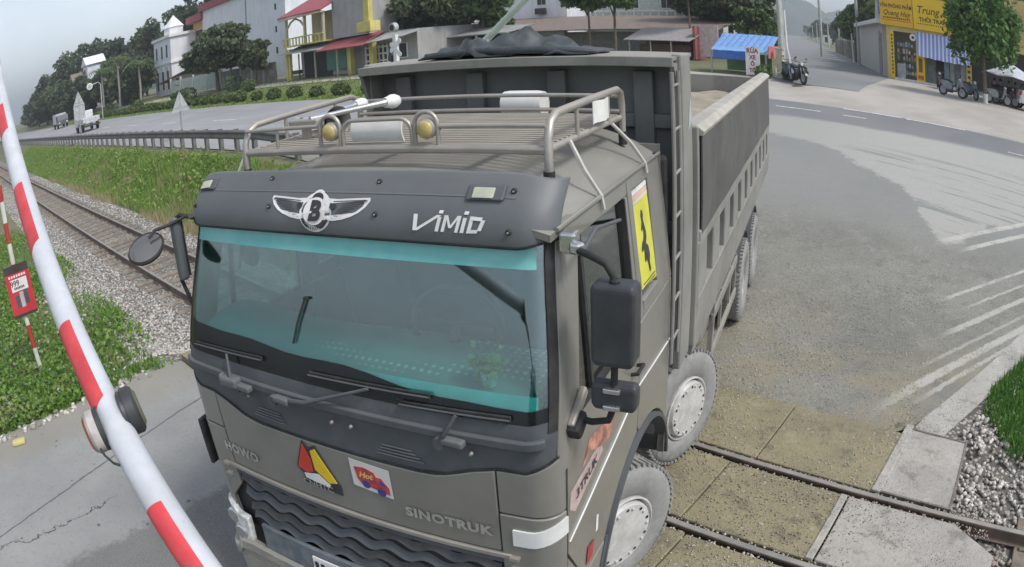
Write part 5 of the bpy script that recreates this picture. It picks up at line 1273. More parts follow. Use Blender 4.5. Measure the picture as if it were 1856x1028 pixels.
# --- striped post with red advert board
pst = empty('striped_post', (-7.39, 7.56, -.02)); tag(pst, 'thin red and white striped post carrying a red advert board', 'post')
zs = [0, .42, .80, 1.10, 1.78, 2.10, 2.42, 2.75, 3.0]; 
for i in range(8):
    b = MB(); b.cyl((0, 0, zs[i]), (0, 0, zs[i + 1] - .002), .043, n=14); b.build('red_band' if i % 2 else 'white_band', mat('post_red', (.40, .05, .035), .6, var=.2) if i % 2 else mat('post_white', (.62, .62, .55), .6, var=.12), pst, 40)
vw = Vector((7.39, -7.56, 0)).normalized(); rt = Vector((vw.y * -1, vw.x, 0))
if rt.dot(Vector((1, .9, 0))) < 0: rt = -rt
def bd(u, v, w): return Vector((0, 0, 1.37)) + rt * (u + .02) + Vector((0, 0, v)) + vw * (.055 + w - .10 * 0)
def board(name, m, x0, x1, z0, z1, w, parent):
    b = MB(); b.hexa([bd(x0, z0, 0), bd(x1, z0, 0), bd(x1, z0, w), bd(x0, z0, w), bd(x0, z1, 0), bd(x1, z1, 0), bd(x1, z1, w), bd(x0, z1, w)]); return b.build(name, m, parent)
sg_ = board('advert_board', mat('advert_red', (.52, .04, .05), .5, var=.1), -.235, .235, -.40, .40, .02, pst)
board('dark_header', mat('advert_dark', (.06, .045, .045), .5), -.235, .235, .28, .40, .022, sg_)
board('dark_footer', mat('advert_dark', (.06, .045, .045)), -.235, .235, -.40, -.355, .022, sg_)
board('price_panel', M_WHITE, -.155, .165, .00, .19, .0225, sg_)
board('router_picture', mat('picture_grey', (.42, .44, .46), .5), -.03, .045, -.26, -.02, .0225, sg_)
board('phone_picture', mat('picture_dark', (.07, .09, .11), .5), .055, .13, -.22, .0, .0225, sg_)
board('phone_picture', mat('picture_dark', (.07, .09, .11)), -.12, -.045, -.25, -.06, .0225, sg_)
b = MB(); text_mb(b, '999', .13, lambda u, v: bd(-.075 + u, .12 + v, .024), bold=.002, xs=.9); b.build('lettering', mat('advert_ink', (.12, .03, .04), .6), sg_, recalc=False)
for z, w in ((.235, .17), (.05, .1)):
    for i in range(7): board('small_print', M_WHITE if z > .2 else mat('advert_ink', (.12, .03, .04)), -w + i * w * .29, -w + i * w * .29 + w * .2, z - .018, z + .018, .0245, sg_)
# litter on the shoulder
b = MB(); b.box((0, 0, .035), (.22, .11, .06)); o = b.build('yellow_packet', mat('packet_yellow', (.60, .52, .22), .6), None, 0, .015); o.location = (*st(-.20, -8.35), .0); o.rotation_euler = (0, 0, .6); tag(o, 'crumpled yellow packet lying on the concrete by the grass', 'litter')
b = MB(); b.tube([(0, 0, .03), (.0, .14, .03), (0, .18, .03), (0, .22, .03)], [.03, .032, .014, .012], 12); o = b.build('plastic_bottle', mat('bottle_clear', (.5, .53, .55), .2), None, 40); o.location = (*st(-.62, -8.2), .0); o.rotation_euler = (0, 0, 1.0); tag(o, 'clear plastic bottle lying on the left verge edge', 'bottle')
# --- guardrail
grl = at_st('guardrail', 9.92, 0, 0.0); tag(grl, 'dark weathered steel guardrail along the highway above the grass bank', 'guardrail')
M_GUARD = mat('weathered_guardrail', (.15, .15, .15), .6, .3, var=.3, scale=2, dust=.3)
prof = [(-.01, .42), (-.05, .47), (-.05, .51), (.0, .56), (.0, .59), (-.05, .64), (-.05, .68), (-.01, .73)]
b = MB(); tsx = axis((-170, -60, 12), (-60, -13, 24))
b.slab(lambda i, j: (tsx[i], prof[j][0] - .02, Tst(9.92, tsx[i]) + prof[j][1]), lambda i, j: (tsx[i], prof[j][0] + .0, Tst(9.92, tsx[i]) + prof[j][1]), len(tsx) - 1, 7)
b.build('beam', M_GUARD, grl)
b = MB(); b.bx(-.09, .09, -.07, .07, -.2, .74); g0 = None
for i in range(100):
    t = -14 - i * 1.3
    if g0 is None: g0 = b.build('guard_post', M_GUARD, grl, bev=.01); g0.location = (t, .09, Tst(9.92, t))
    else: inst(g0, (t, .09, Tst(9.92, t)), grl)
# --- road signs seen from behind
M_SIGNB = mat('sign_back_grey', (.42, .43, .43), .5, .3, var=.12, scale=5)
def tri_sign(s, t, zt, hb, w, label, extra=None):
    r = at_st('warning_sign', s, t); tag(r, label, 'road sign'); z0 = Tst(s, t) - .02
    b = MB(); b.cyl((0, 0, 0), (0, 0, zt - z0 - .1), .045); b.build('sign_post', M_GALV, r, 40)
    b = MB(); b.prism([(-w / 2, zt - z0 - hb), (w / 2, zt - z0 - hb), (0, zt - z0)], .05, .065, lambda u, v, q: (q, u, v)); pl = b.build('sign_plate', M_SIGNB, r)
    b = MB(); b.box((.072, 0, zt - z0 - hb * .8), (.012, w * .8, .05)); b.box((.078, 0, zt - z0 - hb * .45), (.012, .05, hb * .8)); b.build('back_brace', M_GALV, pl)
    if extra:
        b = MB(); b.bx(.05, .065, -w * .5, w * .5, zt - z0 - hb - .03 - extra, zt - z0 - hb - .03); e = b.build('supplementary_plate', M_SIGNB, r)
        b = MB(); b.bx(.066, .074, -.02, .02, zt - z0 - hb - extra, zt - z0 - hb - .05); b.build('back_brace', M_GALV, e)
tri_sign(11.66, -29.8, 3.23, .96, .98, 'triangular road sign seen from behind in front of the highway')
tri_sign(10.55, -48.9, 4.82, 1.05, .95, 'triangular sign with a plate below it, seen from behind near the van', 1.0)
# --- round mirror on a post across the highway
r = at_st('traffic_mirror', 22.3, -87.2); tag(r, 'round white traffic mirror hanging from a tall post across the highway', 'traffic mirror')
b = MB(); b.tube([(0, 0, 0), (0, 0, 4.6), (-.1, -.3, 4.95), (-.3, -1.5, 4.8)], .07, 8); b.build('post', M_POLE, r, 40)
b = MB(); b.lathe([(0, 0), (.45, 0), (.45, .06), (0, .1)], (0, 0, 0), 'x', 20); q = b.build('mirror_disc', M_WHITE, r, 40); q.location = (-.2, -1.6, 4.7)
b = MB(); b.lathe([(0, .11), (.30, .08)], (0, 0, 0), 'x', 20, False); q2 = b.build('mirror_face', mat('mirror_grey', (.40, .42, .43), .2), q)
# --- vehicles far down the highway
def lorry(s, t, label, cab, box, rot=0.0, L=5.2, W=1.9, Hb=1.5, flat=False):
    r = at_st('light_truck', s, t, None, rot); tag(r, label, 'truck', 'vehicles far along the highway')
    r.location.z += .02
    quickbox('cargo_bed', box, r, -L * .5, L * .14, -W / 2, W / 2, .75, .75 + (Hb if not flat else .55), .04)
    c = MB().prism([(L * .17, .55), (L * .5, .55), (L * .5, 1.15), (L * .44, 1.95), (L * .17, 2.0)], -W / 2, W / 2, lambda u, v, w: (u, w, v)).build('cab', cab, r, 0, .06)
    MB().prism([(L * .505, 1.2), (L * .448, 1.88), (L * .442, 1.88), (L * .498, 1.2)], -W * .43, W * .43, lambda u, v, w: (u, w, v)).build('windscreen', M_DARKM, c)
    for sg in (-1, 1):
        quickbox('side_window', M_DARKM, c, L * .24, L * .42, sg * W / 2 - .005, sg * W / 2 + .01, 1.25, 1.8)
        quickbox('tail_lamp', mat('tail_red', (.4, .03, .03), .4), r, -L * .51, -L * .5, sg * W * .42 - .1, sg * W * .42 + .1, .75, .9)
        quickbox('headlamp', M_WHITE, c, L * .5, L * .51, sg * W * .36 - .13, sg * W * .36 + .13, .75, .92)
        for x in (-L * .3, L * .3):
            w = MB().lathe([(.0, -.11), (.36, -.11), (.39, -.07), (.39, .07), (.36, .11), (0, .11)], (0, 0, 0), 'y', 18).build('wheel', M_BLACK, r, 40); w.location = (x, sg * (W / 2 - .12), .39)
    quickbox('bumper', M_DARKM, r, -L * .5 - .05, -L * .5, -W / 2, W / 2, .45, .62)
    return r
lorry(15.0, -66.0, 'small white flatbed truck driving on the left of the highway', mat('van_white', (.62, .63, .64), .35), mat('van_grey', (.46, .47, .48), .5), math.pi, flat=True, L=4.6)
lorry(19.3, -106, 'small dark truck with a pale box behind the white flatbed', mat('van_dark', (.10, .105, .12), .4), mat('van_box', (.5, .52, .55), .5), 0)
lorry(17.5, -186, 'distant white box truck at the far left end of the highway', M_WHITE, mat('van_box2', (.66, .68, .7), .5), 0, L=7, W=2.3, Hb=2.3)
# --- level crossing signal with crossed boards
r = at_st('crossing_signal', 23.5, -28.2); tag(r, 'white railway crossing signal with crossed boards behind the truck roof', 'crossing signal')
b = MB(); b.bx(-.13, .13, -.10, .10, 0, 3.05); b.build('post', M_WHITE, r, 0, .02)
b = MB(); b.lathe([(0, -.16), (.25, -.15), (.27, 0), (.27, .1), (.2, .14), (0, .14)], (0, 0, 0), 'y', 20); q = b.build('lamp_housing', mat('signal_grey', (.38, .40, .41), .5), r, 40); q.location = (0, -.05, 3.45)
b = MB(); b.lathe([(0, -.19), (.17, -.18), (.17, -.15)], (0, 0, 0), 'y', 18); b.build('lamp_face', M_BLACK, q, 40)
for a, sgx in ((R(38), 1), (R(-42), 1), (R(180 + 30), -1), (R(180 - 38), -1)):
    L = .72 if sgx > 0 else .42
    b = MB(); b.prism([(.10, -.13), (L - .1, -.14), (L, 0), (L - .06, .13), (.10, .12)], -.13, -.10, lambda u, v, w: (u * math.cos(a) - v * math.sin(a), w, 2.35 + u * math.sin(a) + v * math.cos(a))); b.build('crossed_board', M_WHITE, r, 0, .01)
quickbox('control_box', M_DARKM, r, -.5, -.25, -.15, .15, 1.55, 1.95)
# --- far barrier, raised
r = at_st('raised_barrier', 14.0, -15.9); tag(r, 'pale green barrier arm standing raised behind the truck', 'barrier arm')
quickbox('machine_housing', mat('barrier_housing', (.40, .44, .40), .6), r, -.22, .22, -.2, .2, 0, 1.1, .03)
b = MB(); b.tube([(-.3, 0, .35), (2.95, -.1, 2.72), (4.46, -.1, 3.82), (6.4, -.1, 5.3)], [.10, .10, .085, .06], 12); b.build('arm_tube', mat('barrier_pale_green', (.50, .57, .50), .5, var=.1), r, 40)
b = MB(); b.tube([(3.1, -.15, 2.83), (3.05, -.2, 2.5), (3.2, -.2, 2.35)], .03, 6); b.build('arm_cable', M_WHITE, r)

# ---------------------------------------------------------------- buildings on the far left
M_CREAM = mat('cream_wall', (.50, .46, .32), .85, stain=.35, var=.12, scale=1.2)
M_YEL = mat('yellow_paint', (.56, .50, .16), .8, stain=.3, var=.12, scale=1.5)
M_GREYW = mat('grey_render', (.36, .355, .35), .9, stain=.3, var=.12, scale=.8)
M_WALL = mat('white_wall', (.70, .72, .76), .85, stain=.25, var=.06, scale=.5)
M_REDR = mat('red_roof_sheet', (.30, .075, .085), .7, var=.15, scale=1.5)
M_TIN = mat('grey_tin_roof', (.36, .37, .355), .6, .2, var=.2, scale=1.5)
M_DOORD = mat('dark_opening', (.035, .037, .04), .7)
M_GREENS = mat('green_shutter', (.10, .24, .19), .7, var=.12, scale=3)
M_BRICKW = mat('old_concrete_wall', (.28, .275, .25), .95, var=.3, scale=1.3, bump=.4, bscale=8)
M_BROWNR = mat('brown_tile_roof', (.20, .155, .13), .85, var=.25, scale=2.5, bump=.5, bscale=14)
def window(parent, x0, x1, z0, z1, y, frame=M_WHITE, cols=2):
    f = quickbox('window', frame, parent, x0, x1, y - .05, y + .01, z0, z1)
    w = (x1 - x0 - .08) / cols
    for c in range(cols): quickbox('pane', M_DOORD, f, x0 + .05 + c * w, x0 + .05 + (c + 1) * w - .05, y - .06, y - .045, z0 + .06, z1 - .06)
    return f
# yellow shop house  (local x along the street, -y faces the highway)
h = at_st('shop_house', 30.2, -45.0, 1.74); tag(h, 'yellow two storey shop house with red roofs and a green shutter', 'house')
quickbox('ground_floor', M_GREYW, h, -5.2, 9.6, 1.2, 8, 0, 2.9)
quickbox('upper_floor_grey', M_GREYW, h, .6, 5.2, .6, 8, 2.95, 6.8)
quickbox('upper_floor_left', M_CREAM, h, -5.4, .55, 2.6, 8, 2.95, 5.6)
quickbox('shop_interior', M_DOORD, h, -4.6, -.6, 1.10, 1.19, 0, 2.2)
for x in (-5.35, -4.95): quickbox('yellow_column', M_YEL, h, x - .13, x + .13, -.2, .06, 0, 2.7, .02)
for x in (2.9, 5.6): quickbox('yellow_column', M_YEL, h, x - .22, x + .22, .3, .7, 0, 2.45, .02)
quickbox('green_shutter', M_GREENS, h, -1.0, 1.75, .98, 1.08, .45, 2.1)
for i in range(7): quickbox('shutter_slat', M_GREENS, h, -1.0, 1.75, .95, .98, .5 + i * .23, .68 + i * .23)
for x in (-3.6, -1.15, 1.9): quickbox('awning_post', M_CREAM, h, x - .05, x + .05, -.1, 0, 0, 2.2)
b = MB(); b.hexa([(-5.6, -.7, 2.30), (.4, -.7, 2.25), (.4, 1.3, 2.75), (-5.6, 1.3, 2.8), (-5.6, -.7, 2.36), (.4, -.7, 2.31), (.4, 1.3, 2.81), (-5.6, 1.3, 2.86)]); b.build('tin_awning', M_TIN, h)
b = MB(); b.hexa([(.3, -.9, 2.10), (6.2, -.9, 2.10), (6.2, 1.2, 3.0), (.3, 1.2, 2.85), (.3, -.9, 2.16), (6.2, -.9, 2.16), (6.2, 1.2, 3.06), (.3, 1.2, 2.91)]); b.build('red_awning', M_REDR, h)
b = MB(); b.hexa([(6.3, -.7, 2.2), (10.2, -.7, 2.4), (10.2, 1.2, 2.8), (6.3, 1.2, 2.75), (6.3, -.7, 2.26), (10.2, -.7, 2.46), (10.2, 1.2, 2.86), (6.3, 1.2, 2.81)]); b.build('tin_awning', M_TIN, h)
bal = quickbox('balcony_slab', M_YEL, h, -5.7, .5, -.3, 2.6, 2.88, 3.0)
for i in range(12): quickbox('baluster', M_YEL, bal, -5.6 + i * .5, -5.5 + i * .5, -.28, -.2, 3.0, 3.55)
quickbox('balcony_rail', M_YEL, bal, -5.7, .5, -.3, -.18, 3.55, 3.66)
for x in (-5.3, -2.4, .3): quickbox('balcony_column', M_CREAM, h, x - .1, x + .1, -.15, .05, 3.0, 5.35)
b = MB(); b.tube([(-5.3, -.05, 4.4), (-4.6, -.05, 5.0), (-3.85, -.05, 5.25), (-3.1, -.05, 5.0), (-2.4, -.05, 4.4)], .09, 8); b.build('balcony_arch', M_CREAM, h, 40)
quickbox('dark_recess', M_DOORD, h, -2.2, .2, 2.5, 2.58, 3.2, 5.1)
b = MB(); b.hexa([(-5.9, -.6, 5.45), (.8, -.6, 5.40), (.8, 4, 7.4), (-5.9, 4, 7.4), (-5.9, -.6, 5.57), (.8, -.6, 5.52), (.8, 4, 7.55), (-5.9, 4, 7.55)]); b.build('red_roof', M_REDR, h)
quickbox('cornice', M_CREAM, h, -5.8, .75, -.55, -.35, 5.25, 5.42)
quickbox('yellow_pilaster', M_YEL, h, 5.05, 5.65, .25, .65, 3.9, 6.9)
quickbox('yellow_box_balcony', M_YEL, h, 4.9, 6.5, -.3, .6, 3.1, 3.85, .02)
quickbox('white_grille_backing', M_DOORD, h, 4.1, 6.7, 1.0, 1.1, .2, 2.0)
for i in range(6): quickbox('window_bar', M_WHITE, h, 4.15 + i * .5, 4.27 + i * .5, .9, 1.0, .2, 2.0)
for i in range(4): quickbox('window_bar', M_WHITE, h, 4.1, 6.7, .91, .99, .3 + i * .5, .42 + i * .5)
window(h, 7.0, 8.6, .9, 2.0, 1.18)
b = MB(); b.box((-3.4, -.4, .35), (1.2, .5, .06)); b.box((-3.4, -.4, .7), (1.1, .4, .3)); b.build('shop_counter', M_DARKM, h)
# utility box post between
# white multi-storey house with blank side wall and red cornice
h = at_st('white_house', 38.0, -75.0, 1.85); tag(h, 'tall white house with a blank side wall behind the round dark tree', 'house')
quickbox('wall', M_WALL, h, -11.2, 11.5, 0, 12, 0, 10.7)
quickbox('red_parapet', M_REDR, h, -11.6, 11.8, -.5, 12.3, 10.7, 11.6)
for z in (2.6, 5.0, 7.6): quickbox('small_vent', M_DOORD, h, 9.2, 9.55, -.03, .02, z, z + .7)
quickbox('downpipe', M_TIN, h, 2.2, 2.32, -.12, 0, .5, 10.6)
quickbox('orange_annex', mat('orange_wall', (.55, .30, .13), .8), h, -15.8, -11.2, .5, 10, 4.4, 9.6)
quickbox('annex_roof', M_REDR, h, -16.6, -11.0, -.4, 10, 9.6, 10.6)
window(h, -14.8, -12.2, 6.0, 8.4, .5)
quickbox('annex_ground', mat('pink_wall', (.36, .14, .13), .8), h, -18, -11.2, .8, 10, 0, 4.4)
# white tower house
h = at_st('tower_house', 34.5, -94.0, 1.8); tag(h, 'slender white villa tower with arched openings among the trees', 'house')
quickbox('wall', M_WALL, h, -4.0, 3.6, 0, 6, 0, 8.3)
quickbox('cornice', M_WHITE, h, -4.3, 3.9, -.3, 6, 8.3, 8.7)
b = MB(); b.lathe([(1.6, 0), (1.6, 1.2), (1.75, 1.2), (0.0, 3.1)], (0, 2.0, 8.7), 'z', 8); b.build('turret', M_WALL, h)
for x in (-2.6, -.2, 2.0):
    window(h, x - .4, x + .4, 5.4, 7.4, 0, cols=1)
    f = window(h, x - .45, x + .45, .8, 3.6, 0, cols=1)
    b = MB(); b.tube([(x - .55, -.06, 3.5), (x - .4, -.06, 4.0), (x, -.06, 4.25), (x + .4, -.06, 4.0), (x + .55, -.06, 3.5)], .1, 8); b.build('arch_trim', M_WHITE, h, 40)
quickbox('floor_band', M_WHITE, h, -4.2, 3.8, -.15, 6, 4.5, 4.8)
# distant roofs in the wooded slope
for s, t, z, lab, mm in ((31.5, -136.5, 8.3, 'small white gabled house high among the dark trees', M_WALL), (28.5, -137.5, 5.6, 'brown roofed house half hidden by trees on the slope', mat('old_house', (.34, .29, .26), .9))):
    h = at_st('hill_house', s, t, z); tag(h, lab, 'house')
    quickbox('wall', mm, h, -2.2, 2.2, 0, 4, -6.0, 3.0); MB().prism([(-2.6, 3.0), (2.6, 3.0), (0, 4.8)], -.4, 4.4, lambda u, v, w: (u, w, v)).build('roof', M_BROWNR if mm is not M_WALL else M_WALL, h); window(h, -.6, .6, .8, 2.3, 0, cols=1)
# gate, walls and lean-to
h = at_st('sheet_gate', 31.0, -74.0, 1.85); tag(h, 'pale green sheet metal gate beside the long garden wall', 'gate')
M_PGREEN = mat('pale_green_sheet', (.36, .43, .38), .7, var=.12, scale=1.5)
for x0, x1 in ((-7.8, -4.4), (-4.2, -.2), (0, 3.9), (4.1, 7.6)):
    p_ = quickbox('gate_leaf', M_PGREEN, h, x0, x1, 0, .08, .1, 1.85)
    for z in (.5, 1.3): quickbox('gate_rail', M_PGREEN, p_, x0, x1, -.05, 0, z, z + .08)
for x in (-7.95, -4.3, -.1, 4.0, 7.75): quickbox('gate_post', M_POLE, h, x - .1, x + .1, -.08, .12, 0, 2.2)
b = MB(); b.prism([(-7, 1.3), (-5, 1.05), (-5.2, 1.2)], -.02, 0, lambda u, v, w: (u, w, v)); b.build('gate_marking', M_DARKM, h)
h = at_st('garden_wall', 31.0, -60.0, 1.8); tag(h, 'long stained concrete garden wall left of the yellow shop house', 'wall')
for i in range(5):
    quickbox('wall_panel', M_BRICKW, h, -6.0 + i * 2.4, -3.72 + i * 2.4, 0, .15, -.1, 1.75 + .05 * math.sin(i * 2))
    quickbox('wall_pier', M_POLE, h, -6.15 + i * 2.4, -5.9 + i * 2.4, -.06, .2, -.1, 1.95)
h = at_st('lean_to', 32.5, -84.5, 1.85); tag(h, 'pinkish lean-to shed with a sloping tin roof left of the gate', 'shed')
quickbox('wall', mat('pinkish_render', (.44, .37, .35), .9, var=.15), h, -2.0, 3, 0, 4, 0, 2.4)
MB().hexa([(-6, -.6, 1.7), (5, -.6, 2.75), (5, 4.5, 2.9), (-6, 4.5, 1.9), (-6, -.6, 1.78), (5, -.6, 2.83), (5, 4.5, 2.98), (-6, 4.5, 1.98)]).build('roof', M_BROWNR, h)
quickbox('doorway', M_DOORD, h, .9, 1.9, -.02, .01, 0, 2.1)
# pavement strip in front of the row
b = MB(); tsx = axis((-110, -28, 40)); b.sheet(lambda i, j: (tsx[i], 28.0 + 2.0 * j, Tst(28.0 + 2.0 * j, tsx[i]) + .01), len(tsx) - 1, 1)
o = b.build('pavement', M_FORE, rotz=-PSI, recalc=False)
if o.data.polygons[0].normal.z < 0: o.data.flip_normals()
tag(o, kind='structure')
# ---------------------------------------------------------------- buildings behind the truck
h = at_st('market_shed', 43.0, -33.0, 1.9); tag(h, 'long low shed with a brown roof and white panels behind the truck', 'shed')
quickbox('wall', mat('dim_wall', (.25, .24, .22), .9), h, -16, 11.5, .6, 10, 0, 1.75)
for i in range(9): quickbox('white_panel', M_WALL, h, -13 + i * 1.25, -11.9 + i * 1.25, .45, .58, .05, 1.5)
quickbox('eave_board', mat('eave_pale', (.46, .48, .47), .7), h, -16, 1.0, -.1, .1, 1.55, 1.85)
b = MB(); b.hexa([(-17, -.6, 1.75), (13.8, -.6, 1.95), (12.2, 9, 3.1), (-17, 9, 3.2), (-17, -.6, 1.83), (13.8, -.6, 2.03), (12.2, 9, 3.18), (-17, 9, 3.28)]); b.build('roof', M_BROWNR, h)
h = at_st('shade_porch', 34.5, -34.5, 1.8); tag(h, 'dark open porch with white posts beside the crossing signal', 'porch')
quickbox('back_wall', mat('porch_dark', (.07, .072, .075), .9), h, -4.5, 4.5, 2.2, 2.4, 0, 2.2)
MB().hexa([(-5.2, -.4, 1.9), (4.6, -.4, 2.0), (4.6, 2.6, 2.5), (-5.2, 2.6, 2.5), (-5.2, -.4, 1.98), (4.6, -.4, 2.08), (4.6, 2.6, 2.58), (-5.2, 2.6, 2.58)]).build('roof', M_TIN, h)
for x in (-4, -1.2, 1.6, 4.2): quickbox('post', M_WHITE, h, x - .07, x + .07, -.1, .04, 0, 1.95)
h = at_st('white_cottage', 52.0, -42.0, 2.0); tag(h, 'white gable-ended house with a small dark window behind the shed', 'house')
quickbox('wall', M_WALL, h, -3.6, 3.7, 0, 8, 0, 8.2); quickbox('base_cornice', M_WALL, h, -3.9, 4.0, -.35, .1, 2.2, 2.55)
window(h, .4, 1.5, 4.4, 6.6, 0); quickbox('air_conditioner', M_DOORD, h, .35, 1.45, -.4, -.05, 3.5, 4.1)
quickbox('corner_strip', M_WHITE, h, 3.3, 3.8, -.06, .2, 2.4, 8.2)
h = at_st('veranda_house', 56.0, -30.0, 2.0); tag(h, 'pale house with balcony rails half hidden by the slim trees', 'house')
quickbox('wall', mat('pale_green_wall', (.46, .49, .44), .85), h, -9.5, 5.5, 0, 7, 0, 7.4)
for i in range(17): quickbox('baluster', M_WHITE, h, -9 + i * .85, -8.85 + i * .85, -.9, -.8, 2.6, 3.6)
quickbox('balcony_rail', M_WHITE, h, -9.3, 5.6, -.95, -.75, 3.6, 3.75); quickbox('balcony_slab', M_WHITE, h, -9.3, 5.6, -1, 0, 2.4, 2.58)
for x in (-7, -3.5, 0, 3.5): window(h, x - .6, x + .6, 3.9, 6.0, 0)
h = at_st('red_kiosk', 40.0, -21.6, 1.95); tag(h, 'small red kiosk with a sloping awning behind the dump body', 'kiosk')
M_RKI = mat('kiosk_red', (.27, .09, .09), .7, var=.2, scale=2)
quickbox('back_wall', M_RKI, h, -2.4, 2.2, 1.4, 1.5, 0, 1.9); quickbox('side_wall', M_RKI, h, 2.05, 2.2, -.3, 1.4, 0, 2.2)
quickbox('white_side_panel', mat('kiosk_pink', (.52, .42, .41), .8), h, 2.3, 3.6, .2, .3, .2, 2.3); quickbox('counter', mat('kiosk_brown', (.16, .09, .07), .8), h, -2.2, 1.6, .2, .5, 0, .9)
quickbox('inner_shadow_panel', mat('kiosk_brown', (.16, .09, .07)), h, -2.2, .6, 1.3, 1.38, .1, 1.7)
MB().hexa([(-2.7, -1.0, 1.15), (2.1, -1.0, 1.15), (2.5, 1.5, 2.0), (-2.5, 1.5, 2.0), (-2.7, -1.0, 1.2), (2.1, -1.0, 1.2), (2.5, 1.5, 2.05), (-2.5, 1.5, 2.05)]).build('awning', mat('grey_awning', (.30, .28, .28), .7), h)
for x in (-2.4, -.8, .7): quickbox('post', M_POLE, h, x - .04, x + .04, -.8, -.72, 0, 1.2)
# blue tarp shelter
h = at_st('tarp_shelter', 31.3, -12.8, 1.78); tag(h, 'blue tarpaulin shelter with striped roof beside the side road', 'shelter')
M_BTARP = mat('blue_tarp', (.10, .22, .50), .55, var=.2, scale=4)
b = MB(); n = 12
b.slab(lambda i, j: (-1.55 + 3.1 * i / n + .12 * (1 - j / 4) - .0, -.5 + 1.9 * j / 4, 1.15 + .85 * j / 4 - .05 * math.sin(math.pi * j / 4) + .012 * math.sin(i * 2.1)), lambda i, j: (-1.55 + 3.1 * i / n + .12 * (1 - j / 4), -.5 + 1.9 * j / 4, 1.13 + .85 * j / 4 - .05 * math.sin(math.pi * j / 4) + .012 * math.sin(i * 2.1)), n, 4)
q = b.build('tarp_roof', mat('pale_blue_tarp', (.20, .36, .66), .5, var=.15, scale=6), h, 50)
for i in range(9): MB().hexa([(-1.42 + i * .34, -.1, 1.375), (-1.38 + i * .34, -.1, 1.375), (-1.38 + i * .34, 1.4, 2.035), (-1.42 + i * .34, 1.4, 2.035), (-1.42 + i * .34, -.1, 1.385), (-1.38 + i * .34, -.1, 1.385), (-1.38 + i * .34, 1.4, 2.045), (-1.42 + i * .34, 1.4, 2.045)]).build('roof_fold', mat('blue_fold', (.12, .22, .46), .6), q)
quickbox('blue_valance', mat('deep_blue_tarp', (.04, .14, .44), .6), h, -1.3, .6, -.48, -.46, .72, 1.14)
for x, y in ((-1.4, -.5), (1.5, -.5), (-1.3, 1.4), (1.5, 1.4)): quickbox('pole', M_GALV, h, x - .03, x + .03, y - .03, y + .03, 0, 1.2 if y < 0 else 2.0)
quickbox('red_end_flap', mat('coral_flap', (.55, .20, .16), .6), h, 1.60, 1.64, -.45, 1.2, .9, 1.5)
quickbox('back_counter', mat('shelter_green', (.16, .24, .12), .8), h, -1.3, 1.2, 1.2, 1.3, .1, 1.0)
h = at_st('lettered_board', 30.4, -11.85, 1.74); tag(h, 'narrow white board with a column of red letters by the shelter', 'sign board')
quickbox('board', M_WHITE, h, -.36, .36, 0, .04, .1, 1.45)
for i, tx in enumerate(('RỬA', 'XE', 'Ô', 'TÔ')):
    b = MB(); text_mb(b, tx, .30 if i == 0 else .27, lambda u, v: (u, -.006, 1.25 - i * .31 + v), bold=.012); b.build('lettering', mat('sign_red', (.32, .05, .05), .6), h, recalc=False)
for x in (-.33, .33): quickbox('board_leg', M_GALV, h, x - .03, x + .03, .04, .09, 0, 1.45)
# stone pillar, pipes and poles at the corner
h = at_st('corner_pillar', 31.2, -10.75, 1.7); tag(h, 'pale square pillar among pipes at the side road corner', 'pillar')
quickbox('shaft', mat('beige_pillar', (.48, .46, .34), .8), h, -.17, .17, 0, .34, 0, 1.45, .02); quickbox('cap', M_POLE, h, -.21, .21, -.04, .38, 1.45, 1.53)
def pole(s, t, hgt, r0, label, name='utility_pole', arms=1, grp=None, lean=0.0):
    p_ = at_st(name, s, t); tag(p_, label, 'utility pole', grp)
    MB().tube([(0, 0, 0), (lean, 0, hgt)], [r0, r0 * .62], 10).build('shaft', M_POLE, p_, 40)
    for a in range(arms): quickbox('cross_arm', M_GALV, p_, -.8 + lean, .8 + lean, -.05, .05, hgt - .5 - a * .8, hgt - .4 - a * .8)
    return p_
pole(37.9, -12.9, 8.2, .17, 'pale utility pole at the left corner of the side road', arms=2)
pole(42.7, -14.4, 8.4, .16, 'second utility pole behind the corner pillar', arms=2)
h = at_st('white_pipe', 30.9, -10.3, 1.7); tag(h, 'bent white pipe rising beside the corner pillar', 'pipe')
MB().tube([(-.55, 0, .05), (-.45, 0, .3), (-.1, 0, .45), (.15, 0, .65), (.2, 0, 1.1), (.08, 0, 1.6), (.05, 0, 3.4)], .05, 10).build('pipe_run', M_WHITE, h, 50)
MB().tube([(-.55, 0, 0), (-.55, 0, .55)], .06, 10).build('pipe_stub', M_WHITE, h, 50)
for i, (s, dt) in enumerate(((99.9, 0), (133, 0), (165, 0), (200, 0), (250, 0), (310, 0), (400, 0))):
    pole(s, srr(s) + 0.4, 6.3 + .0 * i, .17, ('nearest slim pole by the garden fence on the side road' if i == 0 else '%s slim concrete pole in the row receding along the side road' % ('', 'second', 'third', 'fourth', 'fifth', 'sixth', 'farthest')[i]), grp='poles receding along the side road', arms=0 if i == 0 else 1)
for i, (s, t, hh, lab) in enumerate(((67.5, -18.4, 9.5, 'tall twin power pole standing over the side road hedge'), (58.6, -12.4, 9.5, 'tall power pole rising behind the gate pier'))): pole(s, t, hh, .18, lab, arms=3)
